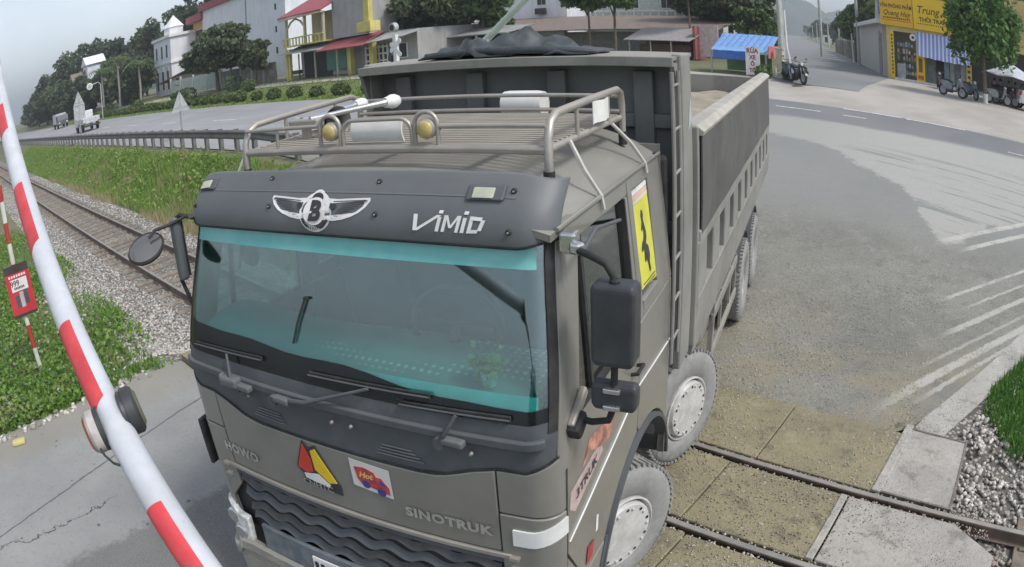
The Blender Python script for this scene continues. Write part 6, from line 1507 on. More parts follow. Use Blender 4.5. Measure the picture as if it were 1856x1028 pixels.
# roadside fence and gate piers on the right of the side road
h = at_st('garden_fence', 46, -8.4, 1.95, 0); tag(h, 'grey plank garden fence lining the right of the side road', 'fence')
for i in range(44):
    s = 64.5 + i * .85; t = srr(s) - .05 - (-8.4); z = Tst(s, srr(s)) - 1.95
    q = quickbox('plank', mat('fence_plank', (.30, .29, .25), .9, var=.3, scale=2, rv=.5), h, t - .06, t + .06, s - 46 - .36, s - 46 + .36, z - .1, z + 2.0 + .12 * math.sin(i * 1.7))
h = at_st('shop_annex', 45.2, -7.75, 1.93, math.atan2(1, -.3135)); tag(h, 'long white annex wall running along the side road left of the shop', 'annex')
quickbox('wall', mat('annex_white', (.55, .54, .52), .85, var=.08, stain=.3), h, 0, 17.3, -4.5, 0, 0, 3.55); quickbox('ledge', M_WHITE, h, -.5, 17.6, -4.8, .45, 3.55, 3.85)
MB().prism([(0, 3.85), (5.5, 3.85), (4.2, 5.6), (0, 6.6)], -4, -.2, lambda u, v, w: (u, w, v)).build('gable', mat('annex_grey', (.45, .47, .49), .8, stain=.3), h)
quickbox('blue_plate', mat('blue_plate', (.07, .08, .26), .6), h, .4, 2.2, -.2, -.1, 4.3, 6.0)
quickbox('grey_door', mat('annex_door', (.27, .26, .25), .8), h, .3, 1.9, -.02, .06, 0, 2.9)
MB().lathe([(0, -.05), (.3, -.05), (.3, .05), (0, .05)], (1.2, .1, 2.75), 'y', 20).build('round_plaque', mat('plaque', (.45, .43, .42), .7), h, 40)
h = at_st('gate_pier', 63.6, srr(63.6) - .25); tag(h, 'dark weathered gate pier between fence and annex', 'gate pier')
quickbox('pier', mat('dark_pier', (.14, .125, .11), .9, var=.3), h, -.35, .35, 0, .5, 0, 4.3); MB().tube([(-.5, -.1, 0), (-.55, -.1, .6), (-.62, -.1, 2.8)], .08, 8).build('drain_pipe', M_WHITE, h, 40)
h = at_st('white_chair_frame', 68.0, srr(68) + .2, 4.6); tag(h, 'white slatted frame hung high on the garden fence', 'frame')
for x in (-.35, 0, .35): quickbox('frame_bar', M_WHITE, h, x - .05, x + .05, 0, .06, 0, 1.0)
quickbox('frame_rail', M_WHITE, h, -.42, .42, -.02, .08, -.12, .08)
h = at_st('roadside_notice', 144, srr(144) + .6); tag(h, 'small white notice board on the far right side road verge', 'sign board')
quickbox('board', M_WHITE, h, -.8, .8, 0, .1, .6, 2.6); quickbox('dark_notice', M_DARKM, h, -.4, .4, -.03, 0, 1.0, 2.2)
# ---------------------------------------------------------------- yellow shop on the right
h = at_st('stationery_shop', 43.3, -3.0, 1.92); tag(h, 'yellow stationery shop with two big signs and a striped awning', 'shop')
M_SYEL = mat('sign_yellow', (.72, .43, .025), .5, var=.05, scale=2); M_SYEL2 = mat('sign_yellow_bright', (.78, .52, .02), .5, var=.05, scale=2)
M_SHOPY = mat('shop_wall_yellow', (.58, .44, .17), .7, var=.1, scale=2)
quickbox('back_wall', mat('shop_dim', (.10, .095, .09), .9), h, -4.0, 6.5, 3.0, 3.2, 0, 3.2)
quickbox('floor', mat('shop_floor', (.45, .44, .42), .6), h, -4.0, 6.5, .2, 3.0, 0, .12)
quickbox('left_wall', M_SHOPY, h, -4.15, -3.98, .1, 5, 0, 6.4)
quickbox('ceiling', M_SHOPY, h, -4.0, 6.5, .2, 4.8, 3.2, 3.3)
quickbox('fascia', M_SHOPY, h, -4.1, 6.5, -.05, .15, 3.12, 3.5)
quickbox('upper_wall', M_SHOPY, h, -4.0, 6.5, .2, 5, 3.5, 6.6)
s1 = quickbox('sign_board', M_SYEL, h, -4.45, -2.13, -.22, -.06, 3.45, 5.55); s2 = quickbox('sign_board', M_SYEL2, h, -2.09, 2.9, -.22, -.06, 3.45, 5.55)
M_INK = mat('sign_brown_ink', (.10, .045, .015), .6)
def sign_text(par, tx, x, z, sz, xs=1.0, **kw):
    b = MB(); text_mb(b, tx, sz, lambda u, v: (x + u, -.226, z + v), xs=xs, **kw); b.build('lettering', M_INK, par, recalc=False)
sign_text(s1, 'VĂN PHÒNG PHẨM', -3.29, 4.72, .36, .70, bold=.010); sign_text(s1, 'Quang Huy', -3.29, 4.27, .46, .9, shear=.3, bold=.004)
for q in range(14): quickbox('small_print', M_INK, s1, -4.25 + q * .14, -4.16 + q * .14, -.227, -.22, 3.90, 4.00)
quickbox('sign_line', mat('sign_red_line', (.45, .08, .02), .6), s1, -4.35, -2.25, -.227, -.22, 3.78, 3.82)
sign_text(s2, 'Trung', -1.05, 4.72, .70, .95, shear=.25, bold=.006); sign_text(s2, 'Anh', .6, 4.72, .70, .95, shear=.25, bold=.006); sign_text(s2, 'THỜI TRANG', -.55, 4.10, .38, 1.0, bold=.012)
for q in range(12): quickbox('small_print', M_INK, s2, -1.8 + q * .16, -1.72 + q * .16, -.227, -.22, 3.80, 3.87)
for q in (s1, s2): quickbox('sign_border', mat('sign_red_line', (.45, .08, .02)), q, -4.46 if q is s1 else -2.10, -2.12 if q is s1 else 2.91, -.20, -.08, 5.55, 5.60)
c1 = quickbox('lettered_column', M_SHOPY, h, -4.12, -3.62, -.06, .2, 0, 3.12)
quickbox('yellow_strip', M_SYEL2, c1, -3.86, -3.63, -.075, -.06, .05, 3.08)
for q in range(11): quickbox('column_letter', M_INK, c1, -3.80, -3.69, -.082, -.075, .35 + q * .24, .50 + q * .24)
c2 = quickbox('poster_column', M_SYEL2, h, -2.05, -1.45, -.06, .2, 0, 1.9)
quickbox('poster_figure', mat('poster_brown', (.20, .10, .03), .6), c2, -1.90, -1.62, -.075, -.06, .7, 1.6); quickbox('poster_text', mat('poster_red', (.45, .14, .03), .6), c2, -1.95, -1.55, -.075, -.06, .25, .5)
quickbox('upper_column', M_SHOPY, h, -2.05, -1.85, -.05, .2, 1.9, 3.12)
c3 = quickbox('right_column', M_SHOPY, h, 1.55, 1.95, -.06, .2, 0, 3.12)
for q in range(6): quickbox('column_letter', M_INK, c3, 1.65, 1.85, -.075, -.06, .5 + q * .35, .68 + q * .35)
MB().lathe([(0, -.04), (.23, -.04), (.23, .04), (0, .04)], (-2.22, -.12, 2.86), 'y', 22).build('round_clock', M_WHITE, h, 40); MB().lathe([(0, -.045), (.10, -.045)], (-2.22, -.125, 2.86), 'y', 14, False).build('clock_mark', M_INK, h)
shelf = empty('goods_shelf', (0, 0, 0), 0, h)
cols = [(.45, .5, .55), (.5, .2, .15), (.2, .35, .5), (.6, .55, .4), (.25, .4, .3), (.55, .55, .58)]
for zi in range(5):
    quickbox('shelf_board', mat('shelf_wood', (.2, .18, .16), .8), shelf, -3.55, -2.1, .75, 1.25, .35 + zi * .45, .38 + zi * .45)
    for xi in range(7):
        if rnd.random() < .85: quickbox('goods', mat('goods_%d' % ((xi * 3 + zi * 5) % 6), cols[(xi * 3 + zi * 5) % 6], .6), shelf, -3.52 + xi * .2, -3.36 + xi * .2, .8, 1.15, .385 + zi * .45, .385 + zi * .45 + rnd.uniform(.15, .36))
quickbox('glass_cabinet', mat('cabinet_pale', (.40, .46, .48), .3), h, -3.5, -2.9, .4, .9, .12, 1.05); quickbox('threshold', M_WHITE, h, -3.6, 1.5, -.12, .18, 0, .13)
for i, x in enumerate((.1, .5, .9, 1.3)): quickbox('hanging_clothes', mat('cloth_%d' % i, ((.22, .28, .32), (.3, .32, .33), (.16, .2, .22), (.4, .42, .42))[i], .9), h, x - .18, x + .18, .3, .6, .25, 1.9)
quickbox('curtain', mat('grey_curtain', (.16, .20, .18), .9), h, -1.35, -.7, .35, .45, .13, 2.2)
# striped awning (a sagging sheet)
M_AWN, _b, _k = newmat('blue_white_stripes')
_x = _k.n.new('ShaderNodeSeparateXYZ'); _k.l.new(_k.obj(), _x.inputs[0])
_f = _k.math('FRACT', _k.math('MULTIPLY', _x.outputs[0], 3.6)); _g = _k.math('FRACT', _k.math('MULTIPLY', _x.outputs[0], 10.8))
_c = _k.mix(_k.rng(_f, .48, .52), (.16, .21, .52), (.62, .66, .74)); _c = _k.mix(_k.rng(_g, .3, .4, .0, .45), _c, (.28, .34, .62))
_k.set(_b.inputs['Base Color'], _c); _b.inputs['Roughness'].default_value = .7
b = MB(); n = 26
fa = lambda d: (lambda i, j: (-2.0 + 3.75 * i / n + .10 * j / 4, -.10 - .55 * j / 4 - d, 3.28 - (1.52 + .12 * math.sin(i / n * 2.4)) * j / 4 + .02 * math.sin(i * 1.3)))
b.slab(fa(0), fa(-.012), n, 4); b.build('striped_awning', M_AWN, h, 60)
# plain building at the right edge
h = at_st('yellowish_house', 48.5, 5.5, 1.95); tag(h, 'yellow-green house wall at the right edge behind the parasol', 'house')
quickbox('wall', mat('yellow_green_wall', (.44, .45, .26), .85, var=.1), h, -3.9, 12, 0, 8, 0, 4.3); quickbox('upper_wall', mat('pale_upper', (.52, .54, .50), .85), h, -3.9, 12, .2, 8, 4.6, 8); quickbox('canopy_slab', mat('slab_grey', (.40, .41, .39), .8), h, -4.2, 12, -1.2, .3, 4.3, 4.6); window(h, -.5, 1.2, 1.2, 3.2, 0)
# parasol
h = at_st('parasol', 38.6, 1.75, 1.9); tag(h, 'wide pale grey parasol over the seated people at the right edge', 'parasol')
MB().cyl((0, 0, 0), (0, 0, 2.3), .03).build('pole', M_DARKM, h, 40)
b = MB(); n = 12
pv = [(0, 0, 2.35)] + [(2.0 * math.cos(2 * math.pi * i / n), 2.0 * math.sin(2 * math.pi * i / n), 1.55 + .10 * (i % 2)) for i in range(n)] + [(0, 0, 2.31)] + [(2.0 * math.cos(2 * math.pi * i / n), 2.0 * math.sin(2 * math.pi * i / n), 1.52 + .10 * (i % 2)) for i in range(n)]
b.add(pv, [(0, 1 + i, 1 + (i + 1) % n) for i in range(n)] + [(n + 1, n + 2 + (i + 1) % n, n + 2 + i) for i in range(n)] + [(1 + i, n + 2 + i, n + 2 + (i + 1) % n, 1 + (i + 1) % n) for i in range(n)])
b.build('canopy', mat('parasol_cloth', (.50, .53, .58), .8), h)
# --- motorbikes
def motorbike(s, t, rot, body, label, sport=False):
    r = at_st('motorbike', s, t, None, rot); tag(r, label, 'motorbike', 'parked motorbikes'); r.location.z += .035
    for x in (-.62, .62):
        w = MB().lathe([(.20, -.04), (.26, -.05), (.295, -.03), (.30, 0), (.295, .03), (.26, .05), (.20, .04)], (0, 0, 0), 'y', 22, False).build('tyre', M_BLACK, r, 50); w.location = (x, 0, .30)
        ri = MB().lathe([(.0, -.025), (.05, -.03), (.06, -.01), (.20, -.02), (.21, .02), (.06, .01), (.05, .03), (0, .025)], (0, 0, 0), 'y', 14, False).build('wheel_rim', M_GALV, w, 40)
    MB().prism([(-.75, .62), (-.80, .78), (-.30, .80), (-.02, .70), (.02, .45), (-.05, .34), (-.45, .36), (-.6, .5)], -.11, .11, lambda u, v, w: (u, w, v)).build('rear_body', body, r, 0, .03)
    MB().prism([(.16, .32), (.30, .55), (.42, .92), (.50, .95), (.52, .80), (.38, .45), (.30, .32)], -.14, .14, lambda u, v, w: (u, w, v)).build('leg_shield', body, r, 0, .03)
    quickbox('footboard', M_DARKM, r, -.08, .24, -.13, .13, .27, .36, .02)
    MB().prism([(-.78, .78), (-.72, .86), (-.3, .85), (.0, .76), (-.04, .70), (-.3, .78)], -.12, .12, lambda u, v, w: (u, w, v)).build('seat', M_BLACK, r, 0, .02)
    for sg in (-1, 1): MB().cyl((.46, sg * .07, .85), (.62, sg * .07, .30), .02, n=8).build('fork_leg', M_GALV, r, 40)
    MB().tube([(.42, -.34, 1.02), (.47, -.15, 1.0), (.48, 0, .98), (.47, .15, 1.0), (.42, .34, 1.02)], .016, 8).build('handlebar', M_DARKM, r, 40)
    q = MB().lathe([(0, -.02), (.08, -.02), (.09, .05), (.06, .1), (0, .1)], (0, 0, 0), 'x', 14).build('headlamp', M_LENS, r, 40); q.location = (.52, 0, .92); q.scale = (-1, 1, 1)
    for sg in (-1, 1):
        MB().tube([(.43, sg * .27, 1.02), (.41, sg * .31, 1.14)], .008, 6).build('mirror_stem', M_DARKM, r); quickbox('mirror', M_DARKM, r, .39, .42, sg * .31 - .05, sg * .31 + .05, 1.12, 1.18, .01)
    b = MB(); aa = qr(R(20), R(160), 10); b.slab(lambda i, j: (.62 + .335 * math.cos(aa[i]), -.06 + .12 * j, .30 + .335 * math.sin(aa[i])), lambda i, j: (.62 + .32 * math.cos(aa[i]), -.06 + .12 * j, .30 + .32 * math.sin(aa[i])), 10, 1); b.build('front_mudguard', body, r, 40)
    MB().tube([(-.1, .13, .28), (-.45, .15, .30), (-.85, .16, .42)], [.025, .04, .045], 10).build('exhaust', M_GALV, r, 40)
    quickbox('engine', M_DARKM, r, -.35, .0, -.10, .12, .2, .38, .03); quickbox('tail_lamp', mat('tail_red', (.4, .03, .03)), r, -.83, -.79, -.07, .07, .66, .75)
M_BSIL = mat('bike_silver', (.24, .25, .26), .35, .3); M_BBLK = mat('bike_black', (.03, .03, .035), .35); M_BRED = mat('bike_dark_red', (.12, .02, .025), .4); M_BBLU = mat('bike_blue_grey', (.10, .13, .17), .4)
motorbike(34.9, -2.0, 2.75 - math.pi, M_BSIL, 'silver scooter parked apart in front of the striped awning')
motorbike(40.5, -3.25, -1.35, M_BBLK, 'black motorbike standing at the shop doorway facing out')
motorbike(35.9, -.95, -1.0, M_BBLU, 'blue grey motorbike just left of the street tree trunk')
motorbike(36.3, .75, .25, M_BSIL, 'silver motorbike first in the row right of the tree')
motorbike(36.9, 1.25, .05, M_BBLK, 'black motorbike second in the row right of the tree')
motorbike(37.7, 1.55, -.1, M_BRED, 'dark red motorbike at the back of the row by the seated people')
motorbike(29.6, -9.35, -.75, M_BBLK, 'black motorbike parked by the pillar at the side road corner')
motorbike(30.1, -9.95, -1.0, M_BBLU, 'grey motorbike half hidden behind the black one at the corner')
# --- white car at the right edge
h = at_st('parked_car', 36.9, 4.15, None, 0.12); h.location.z += .03; tag(h, 'white car whose rear corner enters at the right edge', 'car')
M_CARW = mat('car_white', (.68, .69, .68), .25, var=.03)
cp = [(-2.05, .38), (-2.12, .75), (-2.0, 1.02), (-1.85, 1.08), (-1.55, 1.46), (-.2, 1.52), (.55, 1.45), (1.15, 1.02), (2.0, .88), (2.1, .5), (2.05, .32)]
MB().prism(cp, -.86, .86, lambda u, v, w: (u, w, v)).build('body', M_CARW, h, 0, .09, seg=4)
for sg in (-1, 1):
    MB().prism([(-1.75, 1.07), (-1.5, 1.40), (-.6, 1.44), (-.6, 1.07)], sg * .855, sg * .875, lambda u, v, w: (u, w, v)).build('side_window', M_DARKM, h)
    MB().prism([(-.5, 1.07), (-.5, 1.44), (.45, 1.40), (.95, 1.07)], sg * .855, sg * .875, lambda u, v, w: (u, w, v)).build('side_window', M_DARKM, h)
    for x in (-1.3, 1.3):
        w = MB().lathe([(0, -.10), (.30, -.10), (.33, -.06), (.33, .06), (.30, .10), (0, .10)], (0, 0, 0), 'y', 24).build('wheel', M_BLACK, h, 40); w.location = (x, sg * .80, .33); MB().lathe([(0, -.112), (.2, -.11), (.21, -.10)], (0, 0, 0), 'y', 18, False).build('hubcap', M_GALV, w, 40)
    MB().prism([(-2.06, .78), (-2.13, .80), (-2.06, 1.0), (-1.98, 1.0)], sg * .55, sg * .87, lambda u, v, w: (u, w, v)).build('tail_lamp', mat('tail_red', (.4, .03, .03)), h)
MB().prism([(-1.90, 1.10), (-1.63, 1.42), (-1.60, 1.42), (-1.86, 1.08)], -.7, .7, lambda u, v, w: (u - .02, w, v)).build('rear_window', M_DARKM, h)
quickbox('rear_bumper', M_CARW, h, -2.17, -2.05, -.8, .8, .36, .62, .04)
# --- people on stools under the parasol
M_SKIN = mat('skin', (.36, .22, .15), .6); 
def person(s, t, rot, top, legs, label):
    r = at_st('person', s, t, None, rot); tag(r, label, 'person', 'people seated under the parasol'); r.location.z += .03
    J = {'pel': (0, 0, .48), 'sp': (.02, 0, .70), 'ch': (.03, 0, .92), 'nk': (.04, 0, 1.08), 'hd': (.06, 0, 1.20), 'tp': (.06, 0, 1.30)}
    rad = {'pel': .15, 'sp': .13, 'ch': .15, 'nk': .055, 'hd': .095, 'tp': .08}
    E_ = [('pel', 'sp'), ('sp', 'ch'), ('ch', 'nk'), ('nk', 'hd'), ('hd', 'tp')]
    for sg, nm in ((1, 'L'), (-1, 'R')):
        J.update({'hp' + nm: (.02, sg * .10, .47), 'kn' + nm: (.42, sg * .13, .50), 'an' + nm: (.40, sg * .13, .10), 'to' + nm: (.56, sg * .14, .06), 'sh' + nm: (.03, sg * .19, 1.0), 'el' + nm: (.10, sg * .24, .74), 'wr' + nm: (.32, sg * .16, .62), 'ha' + nm: (.40, sg * .13, .60)})
        rad.update({'hp' + nm: .10, 'kn' + nm: .065, 'an' + nm: .045, 'to' + nm: .04, 'sh' + nm: .065, 'el' + nm: .045, 'wr' + nm: .032, 'ha' + nm: .035})
        E_ += [('pel', 'hp' + nm), ('hp' + nm, 'kn' + nm), ('kn' + nm, 'an' + nm), ('an' + nm, 'to' + nm), ('ch', 'sh' + nm), ('sh' + nm, 'el' + nm), ('el' + nm, 'wr' + nm), ('wr' + nm, 'ha' + nm)]
    def skin(name, keys, grow, m):
        ks = [k for k in J if k in keys]; ix = {k: i for i, k in enumerate(ks)}
        me = bpy.data.meshes.new(name); me.from_pydata([J[k] for k in ks], [(ix[a], ix[c]) for a, c in E_ if a in ix and c in ix], [])
        o = bpy.data.objects.new(name, me); COL.objects.link(o); o.parent = r; me.materials.append(m)
        o.modifiers.new('skin', 'SKIN'); sd = o.modifiers.new('sub', 'SUBSURF'); sd.levels = 1; sd.render_levels = 1
        for i, k in enumerate(ks):
            me.skin_vertices[0].data[i].radius = (rad[k] * grow, rad[k] * grow)
        me.skin_vertices[0].data[0].use_root = True
        return o
    skin('body', J.keys(), 1.0, M_SKIN)
    skin('shirt', {'pel', 'sp', 'ch', 'shL', 'shR', 'elL', 'elR'}, 1.13, top)
    skin('trousers', {'pel', 'hpL', 'hpR', 'knL', 'knR', 'anL', 'anR'}, 1.14, legs)
    b = MB(); b.lathe([(.0, .125), (.06, .115), (.10, .07), (.112, .02), (.10, -.03), (.07, -.06)], (.045, 0, 1.23), 'z', 14, False); b.build('hair', mat('black_hair', (.015, .013, .012), .6), r, 50)
def stool(s, t, label):
    r = at_st('plastic_stool', s, t); r.location.z += .03; tag(r, label, 'stool', 'red plastic stools under the parasol')
    m = mat('stool_red', (.45, .03, .05), .4)
    quickbox('seat', m, r, -.16, .16, -.16, .16, .40, .44, .02)
    for x in (-1, 1):
        for y in (-1, 1): MB().tube([(x * .13, y * .13, .41), (x * .19, y * .19, 0)], .022, 6).build('leg', m, r)
PT = [(38.3, .55, -1.2, (.03, .03, .035), 'person in black seated nearest the tree under the parasol'), (39.2, .95, -.6, (.05, .06, .07), 'person in dark grey seated second from the tree'), (39.6, 1.6, -1.9, (.04, .05, .045), 'person in dark green seated in the middle under the parasol'), (39.0, 2.05, -2.6, (.03, .03, .04), 'person in black seated right of the parasol pole'), (38.3, 2.45, 3.0, (.05, .04, .05), 'person in dark clothes seated beside the white car')]
for i, (s, t, ro, c, lab) in enumerate(PT):
    person(s, t, ro, mat('shirt_%d' % i, c, .9), mat('trousers_%d' % i, (.025, .027, .035), .9), lab)
    stool(s, t, ('red plastic stool under the person nearest the tree', 'red plastic stool under the second seated person', 'red plastic stool under the middle seated person', 'red plastic stool right of the parasol pole', 'red plastic stool beside the white car')[i])

# overhead wires between the poles
M_WIRE = mat('overhead_wire', (.03, .03, .032), .6)
def wire(p0, p1, sag, label):
    a = Vector((*st(p0[0], p0[1]), p0[2])); c = Vector((*st(p1[0], p1[1]), p1[2]))
    b = MB(); b.tube([a.lerp(c, f) - Vector((0, 0, sag * 4 * f * (1 - f))) for f in qr(0, 1, 12)], .016, 5); o = b.build('overhead_wire', M_WIRE); tag(o, label, 'wire', 'overhead wires')
zt = lambda s, t, hh: Tst(s, t) + hh
wire((37.9, -12.9, zt(37.9, -12.9, 7.7)), (67.5, -18.4, zt(67.5, -18.4, 9.0)), .7, 'upper overhead wire crossing from the left corner pole to the twin power pole')
wire((37.9, -12.9, zt(37.9, -12.9, 6.9)), (58.6, -12.4, zt(58.6, -12.4, 8.2)), .6, 'overhead wire from the left corner pole to the pole behind the annex')
wire((42.7, -14.4, zt(42.7, -14.4, 7.9)), (67.5, -18.4, zt(67.5, -18.4, 8.2)), .6, 'overhead wire from the second corner pole to the twin power pole')
wire((58.6, -12.4, zt(58.6, -12.4, 9.0)), (67.5, -18.4, zt(67.5, -18.4, 9.0)), .3, 'short overhead wire between the two tall power poles')
# ================================================================ TREES AND PLANTS
M_BARK = mat('bark', (.15, .12, .09), .95, var=.3, scale=6, bump=.6, bscale=20)
M_LD = leafmat('dark_evergreen_leaves', (.04, .065, .03), (.15, .185, .095), (.16, .19, .10))
M_LM = leafmat('mid_green_leaves', (.05, .10, .035), (.16, .23, .085), (.20, .26, .10))
M_LB = leafmat('bright_green_leaves', (.055, .13, .03), (.17, .29, .08))
M_LF = leafmat('far_wood_leaves', (.05, .075, .045), (.12, .15, .08))
M_LH = leafmat('hedge_leaves', (.07, .11, .035), (.19, .23, .09))
def tree(s, t, h, cz, rx, ry, rz, n, leaf, m, label, name='tree', cat='tree', grp=None, seed=1, trunk=.14, limbs=7, clumps=26, droop=0.0, z=None, top=1.0):
    g = np.random.default_rng(seed)
    r = at_st(name, s, t, z); tag(r, label, cat, grp)
    # clumps of leaves spread through the crown's volume
    d = g.normal(size=(clumps, 3)); d /= np.linalg.norm(d, axis=1)[:, None]
    cen = d * (g.uniform(.15, 1, clumps) ** .45)[:, None] * np.array([rx, ry, rz]) * .82
    cen[:, 2] *= top
    cr = g.uniform(.14, .36, clumps)
    w = cr ** 2; k = g.choice(clumps, n, p=w / w.sum())
    off = g.normal(size=(n, 3)); off /= np.linalg.norm(off, axis=1)[:, None]
    P = cen[k] + off * (g.uniform(.25, 1, n) ** .5)[:, None] * cr[k][:, None] * np.array([rx, ry, rz * .8])
    P[:, 2] += cz
    if droop: P[:, 2] -= droop * g.uniform(0, 1, n) ** 2 * (np.hypot(P[:, 0] / rx, P[:, 1] / ry))
    V, F = leaves(P, leaf, .45, .5, 1.8)
    o = mesh_np('crown', V, F, None, m); o.parent = r
    b = MB(); lean = g.uniform(-.2, .2, 2)
    top_ = Vector((lean[0], lean[1], cz + rz * .1))
    b.tube([(0, 0, -.1), (lean[0] * .2, lean[1] * .2, cz * .35), (lean[0] * .6, lean[1] * .6, cz * .7), top_], [trunk, trunk * .8, trunk * .62, trunk * .35], 9)
    for i in range(limbs):
        c = Vector(cen[i]) * .85 + Vector((0, 0, cz)); f = g.uniform(.45, .95)
        a = Vector((lean[0] * f * .8, lean[1] * f * .8, cz * f))
        b.tube([a, a.lerp(c, .5) + Vector((0, 0, .15 * rz)), c], [trunk * .38, trunk * .25, trunk * .08], 6)
    b.build('trunk', M_BARK, r, 50)
    return r
def bush(s, t, rad, label, seed, grp=None, m=None, n=900, leaf=.09, squash=.8):
    g = np.random.default_rng(seed)
    r = at_st('clipped_bush', s, t); tag(r, label, 'bush', grp)
    d = g.normal(size=(n, 3)); d /= np.linalg.norm(d, axis=1)[:, None]
    bump_ = 1 + .10 * np.sin(d[:, 0] * 5 + seed) + .08 * np.sin(d[:, 1] * 6 + d[:, 2] * 4)
    P = d * (rad * g.uniform(.55, 1, n) ** .4 * bump_)[:, None]; P[:, 2] = P[:, 2] * squash + rad * squash * .92
    V, F = leaves(P, leaf, .4, .3, 1.4); o = mesh_np('foliage', V, F, None, m or M_LH); o.parent = r
    MB().cyl((0, 0, -.1), (0, 0, rad), .05, n=6).build('stem', M_BARK, r)
HED = [(655, -29.6), (598, -33.0), (562, -35.6), (525, -38.3), (492, -40.9), (464, -43.4), (440, -46.0)]
ht = [-29.4, -32.1, -34.6, -37.2, -39.9, -42.4, -45.0]
names = ('rightmost', 'second', 'third', 'fourth', 'fifth', 'sixth', 'seventh')
for i, t in enumerate(ht):
    bush(22.6, t, .50 + .05 * math.sin(i * 2.3), ('rightmost clipped bush of the row across the highway' if i == 0 else '%s clipped bush from the right in the row across the highway' % names[i]), 40 + i, 'clipped bushes along the far verge', n=1100)
t = -47.4; i = 7
while t > -104:
    bush(22.8 + .02 * (i - 7), t, .52 + .07 * math.sin(i * 1.7), 'clipped bush in the dense far part of the hedge row', 40 + i, 'far clipped bushes in the hedge row', n=650, leaf=.12); t -= 2.1 + .02 * i; i += 1
for i in range(10): bush(27.0 + 1.5 * math.sin(i * 2.1), -52 - i * 5.5, .7 + .3 * math.sin(i), 'untrimmed low shrub growing behind the hedge row', 90 + i, 'low shrubs behind the hedge row', M_LM, 500, .14)
# trees in front of the white house and behind the signal
tree(28.8, -62.2, 6.5, 4.3, 6.6, 3.5, 2.55, 15000, .26, M_LD, 'broad round dark tree in front of the white house', seed=3, trunk=.25, clumps=60)
tree(29.5, -55.2, 4.5, 2.9, 2.4, 2.0, 1.6, 4200, .24, M_LD, 'smaller dark tree at the right of the garden wall', seed=4, trunk=.15)
tree(35.5, -37.4, 8, 5.0, 4.6, 3.4, 3.2, 11000, .26, M_LD, 'big dark leafy tree behind the crossing signal', seed=5, trunk=.25, clumps=50)
tree(37.0, -34.6, 8, 4.6, 3.2, 3.0, 3.2, 7500, .26, M_LM, 'leafy green tree left of the raised barrier arm', seed=6, trunk=.22, clumps=40)
# slim trees before the veranda house
tree(37.5, -25.9, 7, 4.9, 2.1, 2.0, 2.0, 3600, .22, M_LM, 'slim tree with bare stems left of the kiosk', seed=7, trunk=.10, limbs=9)
tree(38.5, -24.6, 7, 5.2, 2.9, 2.2, 2.2, 4600, .22, M_LM, 'slim leaning tree standing beside the kiosk', seed=8, trunk=.11, limbs=9)
tree(41.5, -20.6, 7, 5.6, 2.6, 2.2, 1.9, 3800, .22, M_LM, 'slim light tree right behind the kiosk', seed=9, trunk=.10, limbs=9)
tree(50.0, -21.2, 9, 5.4, 5.2, 4.0, 3.0, 14000, .25, M_LD, 'dense dark tree behind the blue shelter', seed=10, trunk=.28, clumps=60)
tree(56.0, -27.5, 8, 5.2, 3.2, 3.0, 2.8, 5000, .28, M_LD, 'dark tree left of the dense one behind the shelter', seed=11, trunk=.2)
# street tree at the right
rt_ = tree(35.5, -.05, 8, 4.25, 2.5, 2.4, 2.5, 9500, .17, M_LB, 'bright green street tree in front of the yellow shop', seed=12, trunk=.14, clumps=75, droop=1.1, limbs=12)
MB().cyl((0, 0, .02), (0, 0, .5), .152, n=12).build('limewash_band', M_WHITE, rt_, 40)
tree(44.5, 3.6, 8, 5.4, 3.2, 2.4, 2.4, 5000, .24, M_LM, 'olive tree behind the street tree at the right edge', seed=13, trunk=.16)
# trees along the side road
rs = [(52.5, -10.6, 4.2, 2.5, 1.9), (57.5, -12.2, 4.6, 2.6, 2.2), (63, -14.3, 4.6, 2.7, 2.3), (69, -16.0, 4.2, 2.6, 2.2), (76, -18.4, 4.2, 2.8, 2.1), (86, -21.0, 4.0, 2.8, 2.0), (98, -24.0, 3.6, 3, 2.1), (112, -27.6, 3.8, 3.2, 2.3)]
for i, (s, t, cz, rx, rz) in enumerate(rs):
    tree(s, t + 2.6, 8, cz, rx, 2.4, rz, 4200, .24 + i * .012, (M_LM, M_LD)[i % 2], ('%s green tree counted from the shop along the right of the side road' % ('first', 'second', 'third', 'fourth', 'fifth', 'sixth', 'seventh', 'eighth')[i]), grp='trees along the side road', seed=20 + i, trunk=.16)
for i in range(16):
    s = 135 + i * 26; side_ = 1 if i % 2 else -1
    t = (srr(s) + 6 + 2 * math.sin(i)) if side_ > 0 else (srl(s) - 7 - 3 * math.sin(i * 2))
    tree(s, t, 10, 4.8 + 1.2 * math.sin(i * 1.3), 5.0 + i * .1, 4, 3.6, 2600, .45 + .02 * i, M_LF, 'dark far tree in the wood where the side road ends', grp='far trees at the end of the side road', seed=60 + i, trunk=.3, limbs=4)
for i, (s, t) in enumerate(((46, -17.5), (62, -24), (80, -31), (96, -37))):
    tree(s, t, 5, 2.4, 2.2, 2, 1.8, 2600, .26, M_LM, ('small tree behind the corner pillar left of the side road' if i == 0 else 'green tree in the row along the left of the side road'), grp=None if i == 0 else 'trees left of the side road', seed=80 + i, trunk=.12)
for i, (s, t) in enumerate(((30.6, -10.0), (31.6, -9.8), (30.2, -11.2), (32.4, -10.6))):
    bush(s, t, .42, ('low green plant at the foot of the corner pillar', 'leafy plant right of the corner pillar', 'small bush under the lettered board', 'bush behind the corner pillar')[i], 130 + i, None, M_LM, 420, .11)
